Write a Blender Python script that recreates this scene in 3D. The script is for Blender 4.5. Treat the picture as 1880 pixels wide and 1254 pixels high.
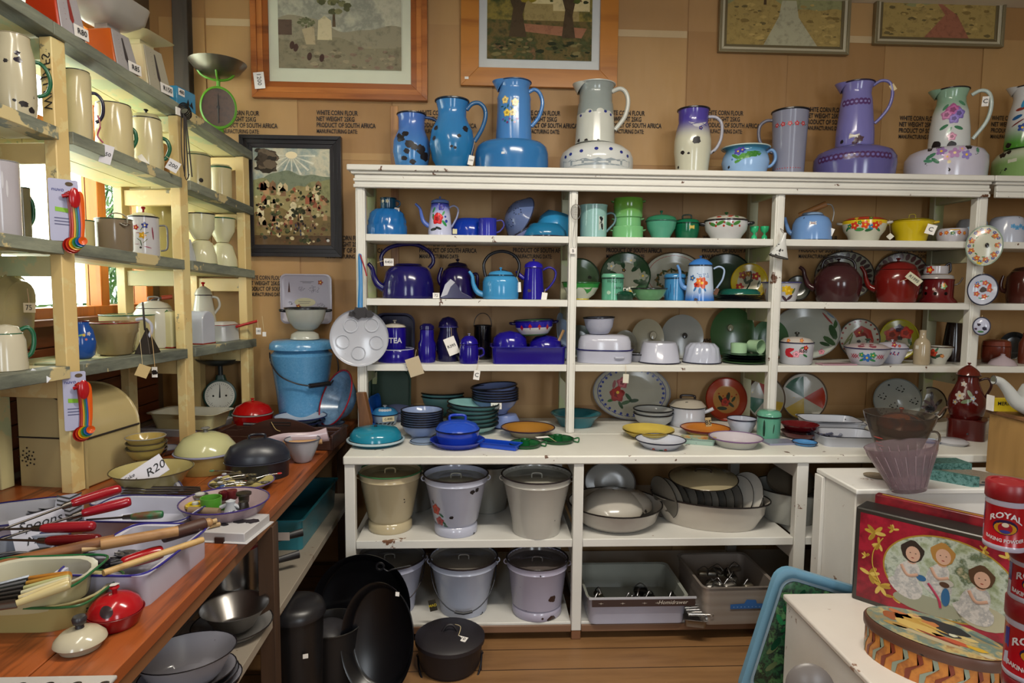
import bpy,math,random
from mathutils import Vector,Matrix
for o in list(bpy.data.objects): bpy.data.objects.remove(o)
scn=bpy.context.scene
COL=scn.collection
RND=random.Random(11)
PI=math.pi

# ---------------------------------------------------------------- camera
EYE=Vector((0,0,1.49));FPX=1170.0
_y,_p,_r=[math.radians(a) for a in (2.62,4.75,0.51)]
_fw=Vector((math.sin(_y)*math.cos(_p),math.cos(_y)*math.cos(_p),-math.sin(_p)))
_r0=Vector((math.cos(_y),-math.sin(_y),0));_u0=_r0.cross(_fw)
_rt=_r0*math.cos(_r)+_u0*math.sin(_r);_up=-_r0*math.sin(_r)+_u0*math.cos(_r)
cam_data=bpy.data.cameras.new('camera');cam=bpy.data.objects.new('camera',cam_data);COL.objects.link(cam)
cam_data.sensor_width=36;cam_data.lens=FPX/1880*36;cam_data.clip_start=.02
cam.matrix_world=Matrix((( _rt.x,_up.x,-_fw.x,EYE.x),(_rt.y,_up.y,-_fw.y,EYE.y),(_rt.z,_up.z,-_fw.z,EYE.z),(0,0,0,1)))
scn.camera=cam

# ---------------------------------------------------------------- sky, lights, exposure
world=bpy.data.worlds.new('world');scn.world=world;world.use_nodes=True
_bg=world.node_tree.nodes['Background']
_bg.inputs[0].default_value=(.93,1.0,.97,1);_bg.inputs[1].default_value=1.5
scn.view_settings.view_transform='Standard';scn.view_settings.look='None'
scn.view_settings.gamma=1;scn.view_settings.use_curve_mapping=False
scn.view_settings.exposure=0.42
def area(name,loc,rot,sx,sy,power,color,spread=180):
    l=bpy.data.lights.new(name,'AREA');l.shape='RECTANGLE';l.size=sx;l.size_y=sy
    l.energy=power;l.color=color;l.spread=math.radians(spread)
    o=bpy.data.objects.new(name,l);COL.objects.link(o);o.location=loc;o.rotation_euler=rot
    return o
# daylight through the two tall windows behind the viewer, and the window in the left wall
area('daylight_rear_left',(-.95,-2.5,1.75),(PI/2,0,0),.55,1.7,25,(.86,.93,1.0))
area('daylight_rear_right',(1.9,-2.5,1.75),(PI/2,0,0),.8,1.7,36,(.86,.93,1.0))
area('daylight_left_window',(-1.85,2.76,1.98),(0,-PI/2,0),1.15,.95,15,(.95,1.0,.88))
# ceiling tube lights
area('tube_light_glow',(.55,1.35,2.93),(0,0,0),1.25,.12,44,(1.0,.93,.80))
area('tube_light_glow',(-.75,.9,2.93),(0,0,0),.12,1.25,12,(1.0,.93,.80))

# ---------------------------------------------------------------- picture <-> place measuring
def ray(u,v): return _fw + _rt*((u-940)/FPX) - _up*((v-627)/FPX)
def onZ(u,v,z): d=ray(u,v);return EYE + d*((z-EYE.z)/d.z)
def onY(u,v,y): d=ray(u,v);return EYE + d*(y/d.y)
def onX(u,v,x): d=ray(u,v);return EYE + d*(x/d.x)
def proj(P):
    d=Vector(P)-EYE;z=d.dot(_fw);return (940+FPX*d.dot(_rt)/z,627-FPX*d.dot(_up)/z,z)
def onplane(u,v,p,n): d=ray(u,v);return EYE + d*((p-EYE).dot(n)/d.dot(n))
def xat(u,Y,z):
    x=0.0
    for _ in range(4):
        a=proj((x,Y,z))[0];b=proj((x+.01,Y,z))[0];x +=(u-a)/(b-a)*.01
    return x
def zat(u,v,Y): return onY(u,v,Y).z

# ---------------------------------------------------------------- materials
def lin(h):
    h=h.lstrip('#');c=[int(h[i:i+2],16)/255 for i in (0,2,4)]
    return tuple((x/12.92 if x <=.04045 else ((x+.055)/1.055)**2.4) for x in c)+(1,)
_MC={}
def _new(name):
    m=bpy.data.materials.new(name);m.use_nodes=True;nt=m.node_tree
    return m,nt,nt.nodes['Principled BSDF']
def _noise(nt,scale,detail=2,rnd=True,coord='Object',stretch=None,rough=.5):
    tc=nt.nodes.new('ShaderNodeTexCoord');out=tc.outputs[coord]
    if rnd:
        oi=nt.nodes.new('ShaderNodeObjectInfo');va=nt.nodes.new('ShaderNodeVectorMath');va.operation='ADD'
        sc=nt.nodes.new('ShaderNodeMath');sc.operation='MULTIPLY';sc.inputs[1].default_value=20
        nt.links.new(oi.outputs['Random'],sc.inputs[0]);nt.links.new(out,va.inputs[0]);nt.links.new(sc.outputs[0],va.inputs[1]);out=va.outputs[0]
    if stretch:
        mp=nt.nodes.new('ShaderNodeMapping');mp.inputs['Scale'].default_value=stretch
        nt.links.new(out,mp.inputs[0]);out=mp.outputs[0]
    n=nt.nodes.new('ShaderNodeTexNoise');n.inputs['Scale'].default_value=scale;n.inputs['Detail'].default_value=detail;n.inputs['Roughness'].default_value=rough
    nt.links.new(out,n.inputs['Vector']);return n.outputs['Fac']
def _ramp(nt,fac,stops):
    r=nt.nodes.new('ShaderNodeValToRGB');e=r.color_ramp.elements
    while len(e) < len(stops): e.new(.5)
    for i,(p,c) in enumerate(stops): e[i].position=p;e[i].color=c if len(c)==4 else (*c,1)
    nt.links.new(fac,r.inputs[0]);return r.outputs[0]
def _mix(nt,fac,a,b):
    m=nt.nodes.new('ShaderNodeMix');m.data_type='RGBA'
    nt.links.new(fac,m.inputs[0])
    for s,x in ((6,a),(7,b)):
        if isinstance(x,tuple): m.inputs[s].default_value=x
        else: nt.links.new(x,m.inputs[s])
    return m.outputs[2]
def EN(h,chips=0.0,rough=.16,h2=None,z0=0,z1=.1,chipcol='#1c1516',metal=0.0):
    """vitreous enamel: glossy colour, optional second colour over the height, worn chips"""
    k=('EN',h,chips,rough,h2,round(z0,3),round(z1,3),chipcol,metal)
    if k in _MC: return _MC[k]
    m,nt,b=_new('enamel_'+h.strip('#'))
    base=lin(h)
    if h2:
        tc=nt.nodes.new('ShaderNodeTexCoord');sp=nt.nodes.new('ShaderNodeSeparateXYZ');nt.links.new(tc.outputs['Object'],sp.inputs[0])
        mr=nt.nodes.new('ShaderNodeMapRange');mr.inputs[1].default_value=z0;mr.inputs[2].default_value=z1;mr.interpolation_type='SMOOTHSTEP'
        nt.links.new(sp.outputs[2],mr.inputs[0]);base=_mix(nt,mr.outputs[0],lin(h),lin(h2))
    else:
        n0=_noise(nt,9,3);base=_mix(nt,n0,base,tuple(c*.86 for c in lin(h)[:3])+(1,))
    if chips > 0:
        n=_noise(nt,22,3,rough=.6);t=.77-.2*chips
        mk=_ramp(nt,n,[(t,(0,0,0)),(t+.012,(1,1,1))])
        base=_mix(nt,mk,base,lin(chipcol))
        r=_mix(nt,mk,(rough,)*3+(1,),(.7,.7,.7,1));nt.links.new(r,b.inputs['Roughness'])
    else: b.inputs['Roughness'].default_value=rough
    if isinstance(base,tuple): b.inputs['Base Color'].default_value=base
    else: nt.links.new(base,b.inputs['Base Color'])
    b.inputs['Metallic'].default_value=metal
    _MC[k]=m;return m
def PLAIN(h,rough=.5,metal=0.0,trans=0.0,alpha=1.0):
    k=('P',h,rough,metal,trans,alpha)
    if k in _MC: return _MC[k]
    m,nt,b=_new('matte_'+h.strip('#'));b.inputs['Base Color'].default_value=lin(h);b.inputs['Roughness'].default_value=rough
    b.inputs['Metallic'].default_value=metal;b.inputs['Transmission Weight'].default_value=trans;b.inputs['Alpha'].default_value=alpha
    _MC[k]=m;return m
def PAINT(h,under='#5a4030',wear=.5,rough=.45,scale=9,under2=None):
    """old brushed paint on wood, worn through in flakes"""
    k=('PT',h,under,wear,rough,scale,under2)
    if k in _MC: return _MC[k]
    m,nt,b=_new('worn_paint_'+h.strip('#'))
    g=_noise(nt,5,4,stretch=(1,1,1));base=_mix(nt,g,lin(h),tuple(c*.8 for c in lin(h)[:3])+(1,))
    if under2:
        n2=_noise(nt,7,5,rough=.6);mk2=_ramp(nt,n2,[(.54,(0,0,0)),(.57,(1,1,1))]);base=_mix(nt,mk2,base,lin(under2))
    n=_noise(nt,scale,6,rough=.65);t=.745-.2*wear
    mk=_ramp(nt,n,[(t,(0,0,0)),(t+.015,(1,1,1))]);base=_mix(nt,mk,base,lin(under))
    nt.links.new(base,b.inputs['Base Color']);b.inputs['Roughness'].default_value=rough
    bp=nt.nodes.new('ShaderNodeBump');bp.inputs['Strength'].default_value=.25;bp.inputs['Distance'].default_value=.004
    nt.links.new(n,bp.inputs['Height']);nt.links.new(bp.outputs[0],b.inputs['Normal'])
    _MC[k]=m;return m
def WOOD(h,h2,rough=.4,axis=1,scale=14,rnd=True):
    k=('W',h,h2,rough,axis,scale,rnd)
    if k in _MC: return _MC[k]
    m,nt,b=_new('wood_'+h.strip('#'))
    st=[1,1,1];st[axis]=.07
    n=_noise(nt,scale,5,rnd,stretch=tuple(st),rough=.6)
    c=_ramp(nt,n,[(.3,lin(h2)),(.5,lin(h)),(.62,lin(h)),(.75,lin(h2))])
    nt.links.new(c,b.inputs['Base Color']);b.inputs['Roughness'].default_value=rough
    bp=nt.nodes.new('ShaderNodeBump');bp.inputs['Strength'].default_value=.15;bp.inputs['Distance'].default_value=.002
    nt.links.new(n,bp.inputs['Height']);nt.links.new(bp.outputs[0],b.inputs['Normal'])
    _MC[k]=m;return m
def BLOTCH(cols,scale=12,detail=4,rough=.5,dist=1.0):
    """mottled printed surface of several colours"""
    k=('B',tuple(cols),scale,detail,rough)
    if k in _MC: return _MC[k]
    m,nt,b=_new('mottled_'+cols[0].strip('#'));n=_noise(nt,scale,detail,rough=.65)
    N=len(cols);st=[(.28+.44*i/max(1,N-1),lin(c)) for i,c in enumerate(cols)]
    nt.links.new(_ramp(nt,n,st),b.inputs['Base Color']);b.inputs['Roughness'].default_value=rough
    _MC[k]=m;return m
METAL=lambda h='#9a9a9c',r=.25: PLAIN(h,r,1.0)
BLACK=lambda: EN('#16151c',0,.25)
INK=PLAIN('#15151a',.7)
PAPER=PLAIN('#e4e0dc',.8)

# ---------------------------------------------------------------- mesh building
def catmull(P,n=5):
    if len(P) < 3: return [tuple(p) for p in P]
    Q=[P[0]]+list(P)+[P[-1]];out=[]
    for i in range(1,len(Q)-2):
        a,b,c,d=Q[i-1],Q[i],Q[i+1],Q[i+2]
        for j in range(n):
            t=j/n
            out.append(tuple(.5*((2*b[k])+(-a[k]+c[k])*t+(2*a[k]-5*b[k]+4*c[k]-d[k])*t*t+(-a[k]+3*b[k]-3*c[k]+d[k])*t**3) for k in range(len(b))))
    out.append(tuple(P[-1]));return out
_FONT={}
def glyphs(s,bold=0.0,shear=0.0):
    k=(s,bold,shear)
    if k not in _FONT:
        c=bpy.data.curves.new('t','FONT');c.body=s;c.align_x='CENTER';c.align_y='CENTER';c.size=1;c.offset=bold;c.shear=shear;c.resolution_u=2
        o=bpy.data.objects.new('t',c);COL.objects.link(o);bpy.context.view_layer.update()
        me=bpy.data.meshes.new_from_object(o.evaluated_get(bpy.context.evaluated_depsgraph_get()))
        _FONT[k]=([tuple(v.co) for v in me.vertices],[tuple(p.vertices) for p in me.polygons])
        bpy.data.objects.remove(o);bpy.data.meshes.remove(me);bpy.data.curves.remove(c)
    return _FONT[k]
class MB:
    def __init__(s,mat=None): s.v=[];s.f=[];s.m=[];s.mats=[];s.M=Matrix();s.sm=[];s.d=mat
    def mi(s,mat):
        mat=mat or s.d
        if mat not in s.mats: s.mats.append(mat)
        return s.mats.index(mat)
    def add(s,vs,fs,mat=None,smooth=True,M=None):
        b=len(s.v);k=s.mi(mat);T=s.M @ M if M is not None else s.M
        s.v +=[tuple(T @ Vector(p)) for p in vs]
        for f in fs: s.f.append(tuple(b+i for i in f));s.m.append(k);s.sm.append(smooth)
        return s
    def lathe(s,prof,mat=None,seg=36,sx=1,sy=1,c=(0,0,0),flute=None,mats=None,sq=0,M=None):
        """prof [(r,z)..]; sq>0 squares the outline off; flute (n, depth, twist, z0, z1)"""
        vs=[];n=len(prof)
        zs=[z for _,z in prof];zl,zh=min(zs),max(zs)
        for r,z in prof:
            for i in range(seg):
                a=2*PI*i/seg;rr=r
                if flute and r > 0 and flute[3] <=z <=flute[4]:
                    w=math.sin(PI*min(1,max(0,(z-flute[3])/(flute[4]-flute[3]+1e-9))))**.5
                    rr=r*(1+flute[1]*w*math.cos(flute[0]*a+flute[2]*(z-flute[3])/(flute[4]-flute[3]+1e-9)))
                ca,sa=math.cos(a),math.sin(a)
                if sq:
                    q=2/(2+sq);ca=math.copysign(abs(ca)**q,ca);sa=math.copysign(abs(sa)**q,sa)
                vs.append((c[0]+rr*sx*ca,c[1]+rr*sy*sa,c[2]+z))
        for j in range(n-1):
            fs=[]
            for i in range(seg):
                a,b=j*seg+i,j*seg+(i+1) % seg
                fs.append((a,b,b+seg,a+seg))
            base=len(s.v) if j==0 else base
            if j==0: s.add(vs,[],mats[0] if mats else mat,M=M)
            k=s.mi(mats[j] if mats else mat)
            for f in fs: s.f.append(tuple(base+i for i in f));s.m.append(k);s.sm.append(True)
        return s
    def tube(s,P,r,mat=None,seg=8,closed=False,smooth=True,n=5,flat=1.0):
        """swept tube; P [(x,y,z[,r])..]"""
        P=[tuple(p)+((r,) if len(p)==3 else ()) for p in P]
        if smooth and not closed: P=catmull(P,n)
        N=len(P);pts=[Vector(p[:3]) for p in P];vs=[];up=None
        for i in range(N):
            a=pts[(i-1) % N] if (closed or i) else pts[0];b=pts[(i+1) % N] if (closed or i < N-1) else pts[-1]
            t=(b-a).normalized() if (b-a).length > 1e-9 else Vector((0,0,1))
            if up is None: up=Vector((0,1,0)) if abs(t.y) < .9 else Vector((1,0,0))
            x=t.cross(up)
            if x.length < 1e-6: x=t.cross(Vector((1,.3,0)))
            x.normalize();y=x.cross(t).normalized();up=y
            for k in range(seg):
                an=2*PI*k/seg;vs.append(pts[i]+x*(P[i][3]*math.cos(an))+y*(P[i][3]*flat*math.sin(an)))
        fs=[]
        for i in range(N if closed else N-1):
            for k in range(seg):
                a=i*seg+k;b=i*seg+(k+1) % seg;c=((i+1) % N)*seg+(k+1) % seg;d=((i+1) % N)*seg+k
                fs.append((a,b,c,d))
        if not closed: fs.append(tuple(range(seg))[::-1]);fs.append(tuple((N-1)*seg+k for k in range(seg)))
        return s.add(vs,fs,mat)
    def ring(s,R,r,z=0,mat=None,sx=1,sy=1,seg=36,sq=0,c=(0,0),M=None):
        def pt(i):
            a=2*PI*i/seg;ca,sa=math.cos(a),math.sin(a)
            if sq: q=2/(2+sq);ca=math.copysign(abs(ca)**q,ca);sa=math.copysign(abs(sa)**q,sa)
            return Vector((c[0]+R*sx*ca,c[1]+R*sy*sa,z))
        P=[pt(i) for i in range(seg)]
        if M is not None: P=[M @ p for p in P]
        return s.tube(P,r,mat,6,True,False)
    def box(s,lo,hi,mat=None,M=None):
        x0,y0,z0=lo;x1,y1,z1=hi
        vs=[(x0,y0,z0),(x1,y0,z0),(x1,y1,z0),(x0,y1,z0),(x0,y0,z1),(x1,y0,z1),(x1,y1,z1),(x0,y1,z1)]
        return s.add(vs,[(3,2,1,0),(4,5,6,7),(0,1,5,4),(1,2,6,5),(2,3,7,6),(3,0,4,7)],mat,False,M)
    def hexa(s,bot,top,mat=None):
        return s.add(list(bot)+list(top),[(3,2,1,0),(4,5,6,7),(0,1,5,4),(1,2,6,5),(2,3,7,6),(3,0,4,7)],mat,False)
    def loft(s,lv,mat=None,n=5,mats=None,M=None,closed=True):
        """rounded-rectangle sections [(hx,hy,rc,z)..]"""
        vs=[];seg=4*(n+1)
        for hx,hy,rc,z in lv:
            rc=min(rc,hx,hy)
            for q,(cx,cy) in enumerate(((1,1),(-1,1),(-1,-1),(1,-1))):
                for i in range(n+1):
                    a=PI/2*(q+i/n);vs.append((cx*(hx-rc)+rc*math.cos(a),cy*(hy-rc)+rc*math.sin(a),z))
        b=len(s.v);s.add(vs,[],mat,M=M)
        for j in range(len(lv)-1):
            k=s.mi(mats[j] if mats else mat)
            for i in range(seg):
                a,c=j*seg+i,j*seg+(i+1) % seg
                s.f.append((b+a,b+c,b+c+seg,b+a+seg));s.m.append(k);s.sm.append(True)
        if closed:
            k=s.mi(mats[0] if mats else mat)
            s.f.append(tuple(b+i for i in range(seg))[::-1]);s.m.append(k);s.sm.append(False)
            k=s.mi(mats[-1] if mats else mat)
            s.f.append(tuple(b+(len(lv)-1)*seg+i for i in range(seg)));s.m.append(k);s.sm.append(False)
        return s
    def tray(s,hx,hy,h,rc,mat,flare=.85,th=.002,lip=.006,inner=None,M=None):
        i=inner or mat;f=flare
        lv=[(hx*f,hy*f,rc*f,0),(hx*(f+.01),hy*(f+.01),rc,h*.08),(hx-lip,hy-lip,rc,h*.92),(hx,hy,rc,h),(hx,hy,rc,h+th),(hx-lip-th,hy-lip-th,rc,h),(hx*f-th,hy*f-th,rc*f,th*1.5)]
        return s.loft(lv,mats=[mat,mat,mat,mat,i,i],mat=mat,M=M)
    def poly(s,pts,surf,mat,e=.0006,sub=2):
        """flat 2-D outline laid on a surface function surf(x,y,e)"""
        cx=sum(p[0] for p in pts)/len(pts);cy=sum(p[1] for p in pts)/len(pts);n=len(pts)
        vs=[surf(cx,cy,e)]
        for j in range(1,sub+1):
            for p in pts: vs.append(surf(cx+(p[0]-cx)*j/sub,cy+(p[1]-cy)*j/sub,e))
        fs=[(0,1+i,1+(i+1) % n) for i in range(n)]
        for j in range(1,sub):
            for i in range(n):
                a=1+(j-1)*n+i;b=1+(j-1)*n+(i+1) % n;fs.append((a,a+n,b+n,b))
        return s.add(vs,fs,mat)
    def text(s,t,surf,size,x,y,mat=INK,bold=.0,shear=0,rot=0,e=.0009,sx=1.0):
        vs,fs=glyphs(t,bold,shear);c,d=math.cos(rot),math.sin(rot)
        return s.add([surf(x+size*(p[0]*sx*c-p[1]*d),y+size*(p[0]*sx*d+p[1]*c),e) for p in vs],fs,mat,False)
    def motif(s,kind,x,y,size,col,surf,rot=0,e=.0006,extra=None):
        mt=EN('#1b1416' if col=='chip' else col,0,.5 if col=='chip' else .2) if isinstance(col,str) else col
        def ell(cx,cy,a,b,r,m=mt,ee=e,n=9):
            s.poly([(cx+a*math.cos(2*PI*i/n)*math.cos(r)-b*math.sin(2*PI*i/n)*math.sin(r),cy+a*math.cos(2*PI*i/n)*math.sin(r)+b*math.sin(2*PI*i/n)*math.cos(r)) for i in range(n)],surf,m,ee)
        rr=math.radians(rot)
        if kind=='f':
            for i in range(5):
                a=rr+2*PI*i/5;ell(x+size*.5*math.cos(a),y+size*.5*math.sin(a),size*.5,size*.36,a,ee=e+.00012*i)
            ell(x,y,size*.24,size*.24,0,EN(extra or '#e8c040',0,.2),e+.0008)
        elif kind=='r':   # rose of layered petals
            for k,(q,f) in enumerate(((1,1),(.72,1.5),(.42,.7))):
                cc=tuple(min(1,c*f) for c in lin(col)[:3])
                h='#%02x%02x%02x' % tuple(int(255*(c*12.92 if c < .0031 else 1.055*c**(1/2.4)-.055)) for c in cc)
                s.poly([(x+size*q*(1+.16*math.sin(5*t+k))*math.cos(t),y+size*q*(1+.16*math.sin(5*t+k))*math.sin(t)) for t in [2*PI*i/20 for i in range(20)]],surf,EN(h,0,.2),e+.0002*k)
        elif kind=='l': ell(x,y,size,size*.38,rr)
        elif kind=='d': ell(x,y,size,size,0)
        elif kind=='s': ell(x,y,size,max(size*.12,.0006),rr)
        elif kind=='e': ell(x,y,size,size*(extra or .6),rr,n=16)
        elif kind=='x':
            g=random.Random(int(x*9e4+y*7e3));n=14
            s.poly([(x+size*(.7+.45*g.random())*math.cos(2*PI*i/n),y+size*(.6+.4*g.random())*math.sin(2*PI*i/n)) for i in range(n)],surf,mt,e)
        elif kind=='q':   # diamond
            s.poly([(x-size*.7,y),(x,y-size),(x+size*.7,y),(x,y+size)],surf,mt,e)
        elif kind=='w': s.poly([(x+p[0],y+p[1]) for p in extra],surf,mt,e,3)
        return s
    def build(s,name,parent=None,loc=None,rot=None,bevel=0,auto=True):
        me=bpy.data.meshes.new(name);me.from_pydata(s.v,[],s.f)
        for m in s.mats: me.materials.append(m)
        me.polygons.foreach_set('material_index',s.m);me.polygons.foreach_set('use_smooth',s.sm)
        me.update()
        if auto: me.set_sharp_from_angle(angle=math.radians(50))
        o=bpy.data.objects.new(name,me);COL.objects.link(o)
        if parent: o.parent=parent
        if loc is not None: o.location=loc
        if rot is not None: o.rotation_euler=rot
        if bevel:
            b=o.modifiers.new('b','BEVEL');b.width=bevel;b.segments=2;b.limit_method='ANGLE'
        return o
def flat(o,ax,ay,n):
    """surface function of a plane: origin, x axis, y axis, normal"""
    o,ax,ay,n=Vector(o),Vector(ax),Vector(ay),Vector(n)
    return lambda x,y,e=0: o+ax*x+ay*y+n*e
def tag(o,name,cat,label,group=None,kind=None):
    if label: o['label']=label
    if cat: o['category']=cat
    if group: o['group']=group
    if kind: o['kind']=kind
    return o
def root(name,cat,label,loc,rz=0,group=None):
    o=bpy.data.objects.new(name,None);COL.objects.link(o);o.location=loc;o.rotation_euler=(0,0,rz);o.empty_display_size=.02
    return tag(o,name,cat,label,group)
def struct(mb,name,**k):
    o=mb.build(name,**k);o['kind']='structure';return o

# ---------------------------------------------------------------- main levels of the place
YU,YC,YW,XL=3.0,2.577,3.40,-1.68        # upper rack front, counter front, back wall, left wall
ROW={'t': 2.043,'1': 1.736,'2': 1.438,'3': 1.130,'c': .8015,'b': .44,'f': .075,'T': .80}
LA=Vector((-1.35,2.12,0));LD=Vector((.156,.988,0)).normalized();LN=Vector((LD.y,-LD.x,0))
LROW={'1': ((2.157,2.302),(3.249,2.164)),'2': ((2.18,1.979),(3.226,1.89)),'3': ((2.116,1.626),(3.256,1.572)),'4': ((2.16,1.226),(3.28,1.224)),'5': ((2,.80),(3,.80))}
def lz(row,y):
    (a,za),(b,zb)=LROW[row];return za+(zb-za)*(y-a)/(b-a)
def lplace(u,row,ins):
    p=LA-LN*ins;z=1.5;q=None
    for _ in range(4):
        v=600
        q=onplane(u,v,p,LN);z=lz(row,q.y+LN.y*ins)
        # correct for roll: re-aim at the true height
        v=proj((q.x,q.y,z))[1];q=onplane(u,v,p,LN)
    return Vector((q.x,q.y,lz(row,q.y+LN.y*ins)+.0005))

def place(spec,rb=0):
    k=spec[0]
    if k=='s': _,row,u,Y=spec;z=ROW[row];return Vector((xat(u,Y,z),Y,z))
    if k=='z': _,u,Y,z=spec;return Vector((xat(u,Y,z),Y,z))
    if k=='c': _,row,u,v=spec;z=ROW.get(row,row);p=onZ(u,v,z);d=Vector((p.x,p.y,0)).normalized();return p+d*rb
    if k=='L': _,row,u,ins=spec;return lplace(u,row,ins)
    if k=='X': return Vector(spec[1])

class V:
    """a vessel measured in picture pixels: outline prof [(radius, row)..] bottom to top"""
    def __init__(s,name,cat,label,spec,prof,col,rim=None,rimr=1.3,inside=None,th=1.2,hollow=True,sx=1,sy=1,seg=36,flute=None,sq=0,
                 chips=.25,g2=None,gz=None,bands=None,dec=(),lid=None,parts=(),group=None,rot=0,tilt=None,matl=None,foot=None,face=True,u0=None,part='body',roll=0):
        d0=1.0;P=place(spec,0)
        for _ in range(2):
            dep=proj(P)[2];k=dep/FPX;seg=140 if flute else seg;ph=math.atan2((proj(P)[0]-940),FPX);s.kx=k*(math.cos(ph) if face else 1);P=place(spec,prof[0][0]*s.kx*sy);P.z +=.0007+(abs(lz(spec[1],3)-lz(spec[1],2))*prof[0][0]*s.kx if spec[0]=='L' else 0)
        s.k=k;s.P=P;s.u,s.vb,_=proj(P)
        if u0 is not None: s.u=u0
        rz=(-math.atan2(P.x,P.y) if face else 0)+rot
        s.sx,s.sy=sx,sy
        if tilt or roll:
            s.root=root(name,cat,label,P,rz,group);s.root.rotation_euler=(math.radians(tilt or 0),math.radians(roll),rz)
        else: s.root=root(name,cat,label,P,rz,group)
        H=s.H;K=s.kx
        pr=[(prof[0][0]*K,0)]+[(r*K,max(H(v),.0005*(i+1)) if r else H(v)) for i,(r,v) in enumerate(prof[1:])];s.pr=pr
        m=matl or (EN(col,chips,h2=g2,z0=H(gz[0]),z1=H(gz[1])) if g2 else EN(col,chips));s.m=m
        mi=EN(inside,0) if inside else m
        body=[(0,0)]+pr;mats=[m]*(len(body)-1)
        if bands:   # [(row, colour)] : colour above that row
            for j in range(1,len(body)-1):
                zc=(body[j][1]+body[j+1][1])/2
                for bv,bc in bands:
                    if zc > H(bv): mats[j]=EN(bc,chips) if isinstance(bc,str) else bc
        if hollow:
            t=th*K;inn=[(max(r-t,t),z if i==0 else max(z,t)) for i,(r,z) in enumerate(reversed(pr[1:]))]+[(max(pr[0][0]-t,t),t),(0,t)]
            mats +=[mi]*len(inn);body +=inn
        else: body +=[(0,pr[-1][1])];mats +=[m]
        b=MB(m);b.lathe(body,seg=seg,sx=sx,sy=sy,flute=flute and (flute[0],flute[1],flute[2],H(flute[3]),H(flute[4])),mats=mats,sq=sq)
        for d in dec: s.motif(b,d)
        s.b=b;s.sq=sq
        s.body=b.build(part,s.root)
        if rim:
            MB(EN(rim,0,.25)).ring(pr[-1][0],rimr*K,pr[-1][1],sx=sx,sy=sy,seg=seg,sq=sq).build('rim',s.root)
        if foot:
            MB(EN(foot,0)).ring(pr[0][0],1.1*K,1.15*K,sx=sx,sy=sy,seg=seg,sq=sq).build('foot_ring',s.root)
        if lid: s.lid(**lid)
        for p in parts: getattr(s,p[0])(*p[1:])
    def H(s,v): return (s.vb-v)*s.k if v > 0 else -v*s.k
    def R(s,z):
        pr=s.pr
        for (a,za),(b,zb) in zip(pr,pr[1:]):
            if (za <=z <=zb or zb <=z <=za) and za !=zb: return a+(b-a)*(z-za)/(zb-za)
        return pr[-1][0] if z > pr[-1][1] else pr[0][0]
    def surf(s,x,z,e=0):
        z=min(max(z,.001),s.pr[-1][1]) if s.pr[0][1]==0 else z;R=max(s.R(z),1e-3)+e;a=max(-1.5,min(1.5,x/R/ s.sx));return Vector((R*s.sx*math.sin(a),-R*s.sy*math.cos(a),z))
    def motif(s,b,d):
        """(kind, u, v, size, colour, rot, extra) in picture px; 'T' text (T,u,v,size,colour,string)"""
        k,u,v,sz,col=d[:5];x=(u-s.u)*s.kx;z=s.H(v)
        if k=='T': b.text(d[5],s.surf,sz*s.k,x,z,EN(col,0),.02,e=.0012);return
        if k=='row':   # (row, u0, v, size, colour, n, kind, dv)
            _,ua,v,sz,col,n,kk,ub,dv=d
            for i in range(n):
                uu=ua+(ub-ua)*i/(n-1);b.motif(kk,(uu-s.u)*s.kx,s.H(v+(dv if i % 2 else 0)),sz*s.k,col,s.surf,rot=37*i)
            return
        ex=d[6] if len(d) > 6 else None
        b.motif(k,x,z,sz*s.k,col,s.surf,d[5] if len(d) > 5 else 0,extra=ex)
    def lid(s,prof,col,knob=None,chips=.2,rim=None,dec=(),knobcol=None,rimr=1.2,loop=False,dome=True,matl=None):
        K=s.kx;H=s.H;pr=[(r*K,H(v)) for r,v in prof];m=matl or EN(col,chips)
        o=s.pr;s.pr=pr
        b=MB(m);b.lathe([(0,pr[0][1]-.0005)]+pr+([(0,pr[-1][1])] if pr[-1][0] > 0 else []),sx=s.sx,sy=s.sy,sq=s.sq)
        for d in dec: s.motif(b,d)
        L=b.build('lid',s.root)
        if rim: MB(EN(rim,0)).ring(pr[0][0],rimr*K,pr[0][1],sx=s.sx,sy=s.sy,sq=s.sq).build('lid_rim',L)
        if knob:
            r,vt=knob;z0=pr[-1][1];z1=H(vt);r *=K;q=MB(EN(knobcol or col,0))
            if loop: q.tube([(-r*1.6,0,z0-.001),(-r*1.5,0,z1-(z1-z0)*.2),(0,0,z1),(r*1.5,0,z1-(z1-z0)*.2),(r*1.6,0,z0-.001)],r*.28)
            else: q.lathe([(0,z0-.001),(r*.5,z0-.001),(r*.45,z0+(z1-z0)*.4),(r,z0+(z1-z0)*.7),(r*.8,z1-(z1-z0)*.08),(0,z1)],seg=16)
            q.build('knob',L)
        s.pr=o
    def pts(s,P): return [((p[0]-s.u)*s.kx,-(p[2] if len(p) > 2 else 0)*s.kx,s.H(p[1])) for p in P]
    def handle(s,P,rad,col=None,name='handle',flat=1.0,chips=0,mat=None):
        MB(mat or (EN(col,chips,.2) if col else s.m)).tube(s.pts(P),rad*s.kx,flat=flat).build(name,s.root);return s
    def spout(s,P,col=None,name='spout'):
        q=[((u-s.u)*s.kx,0,s.H(v),r*s.kx) for u,v,r in P]
        MB(EN(col,.1) if col else s.m).tube(q,0,seg=12).build(name,s.root);return s
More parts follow.
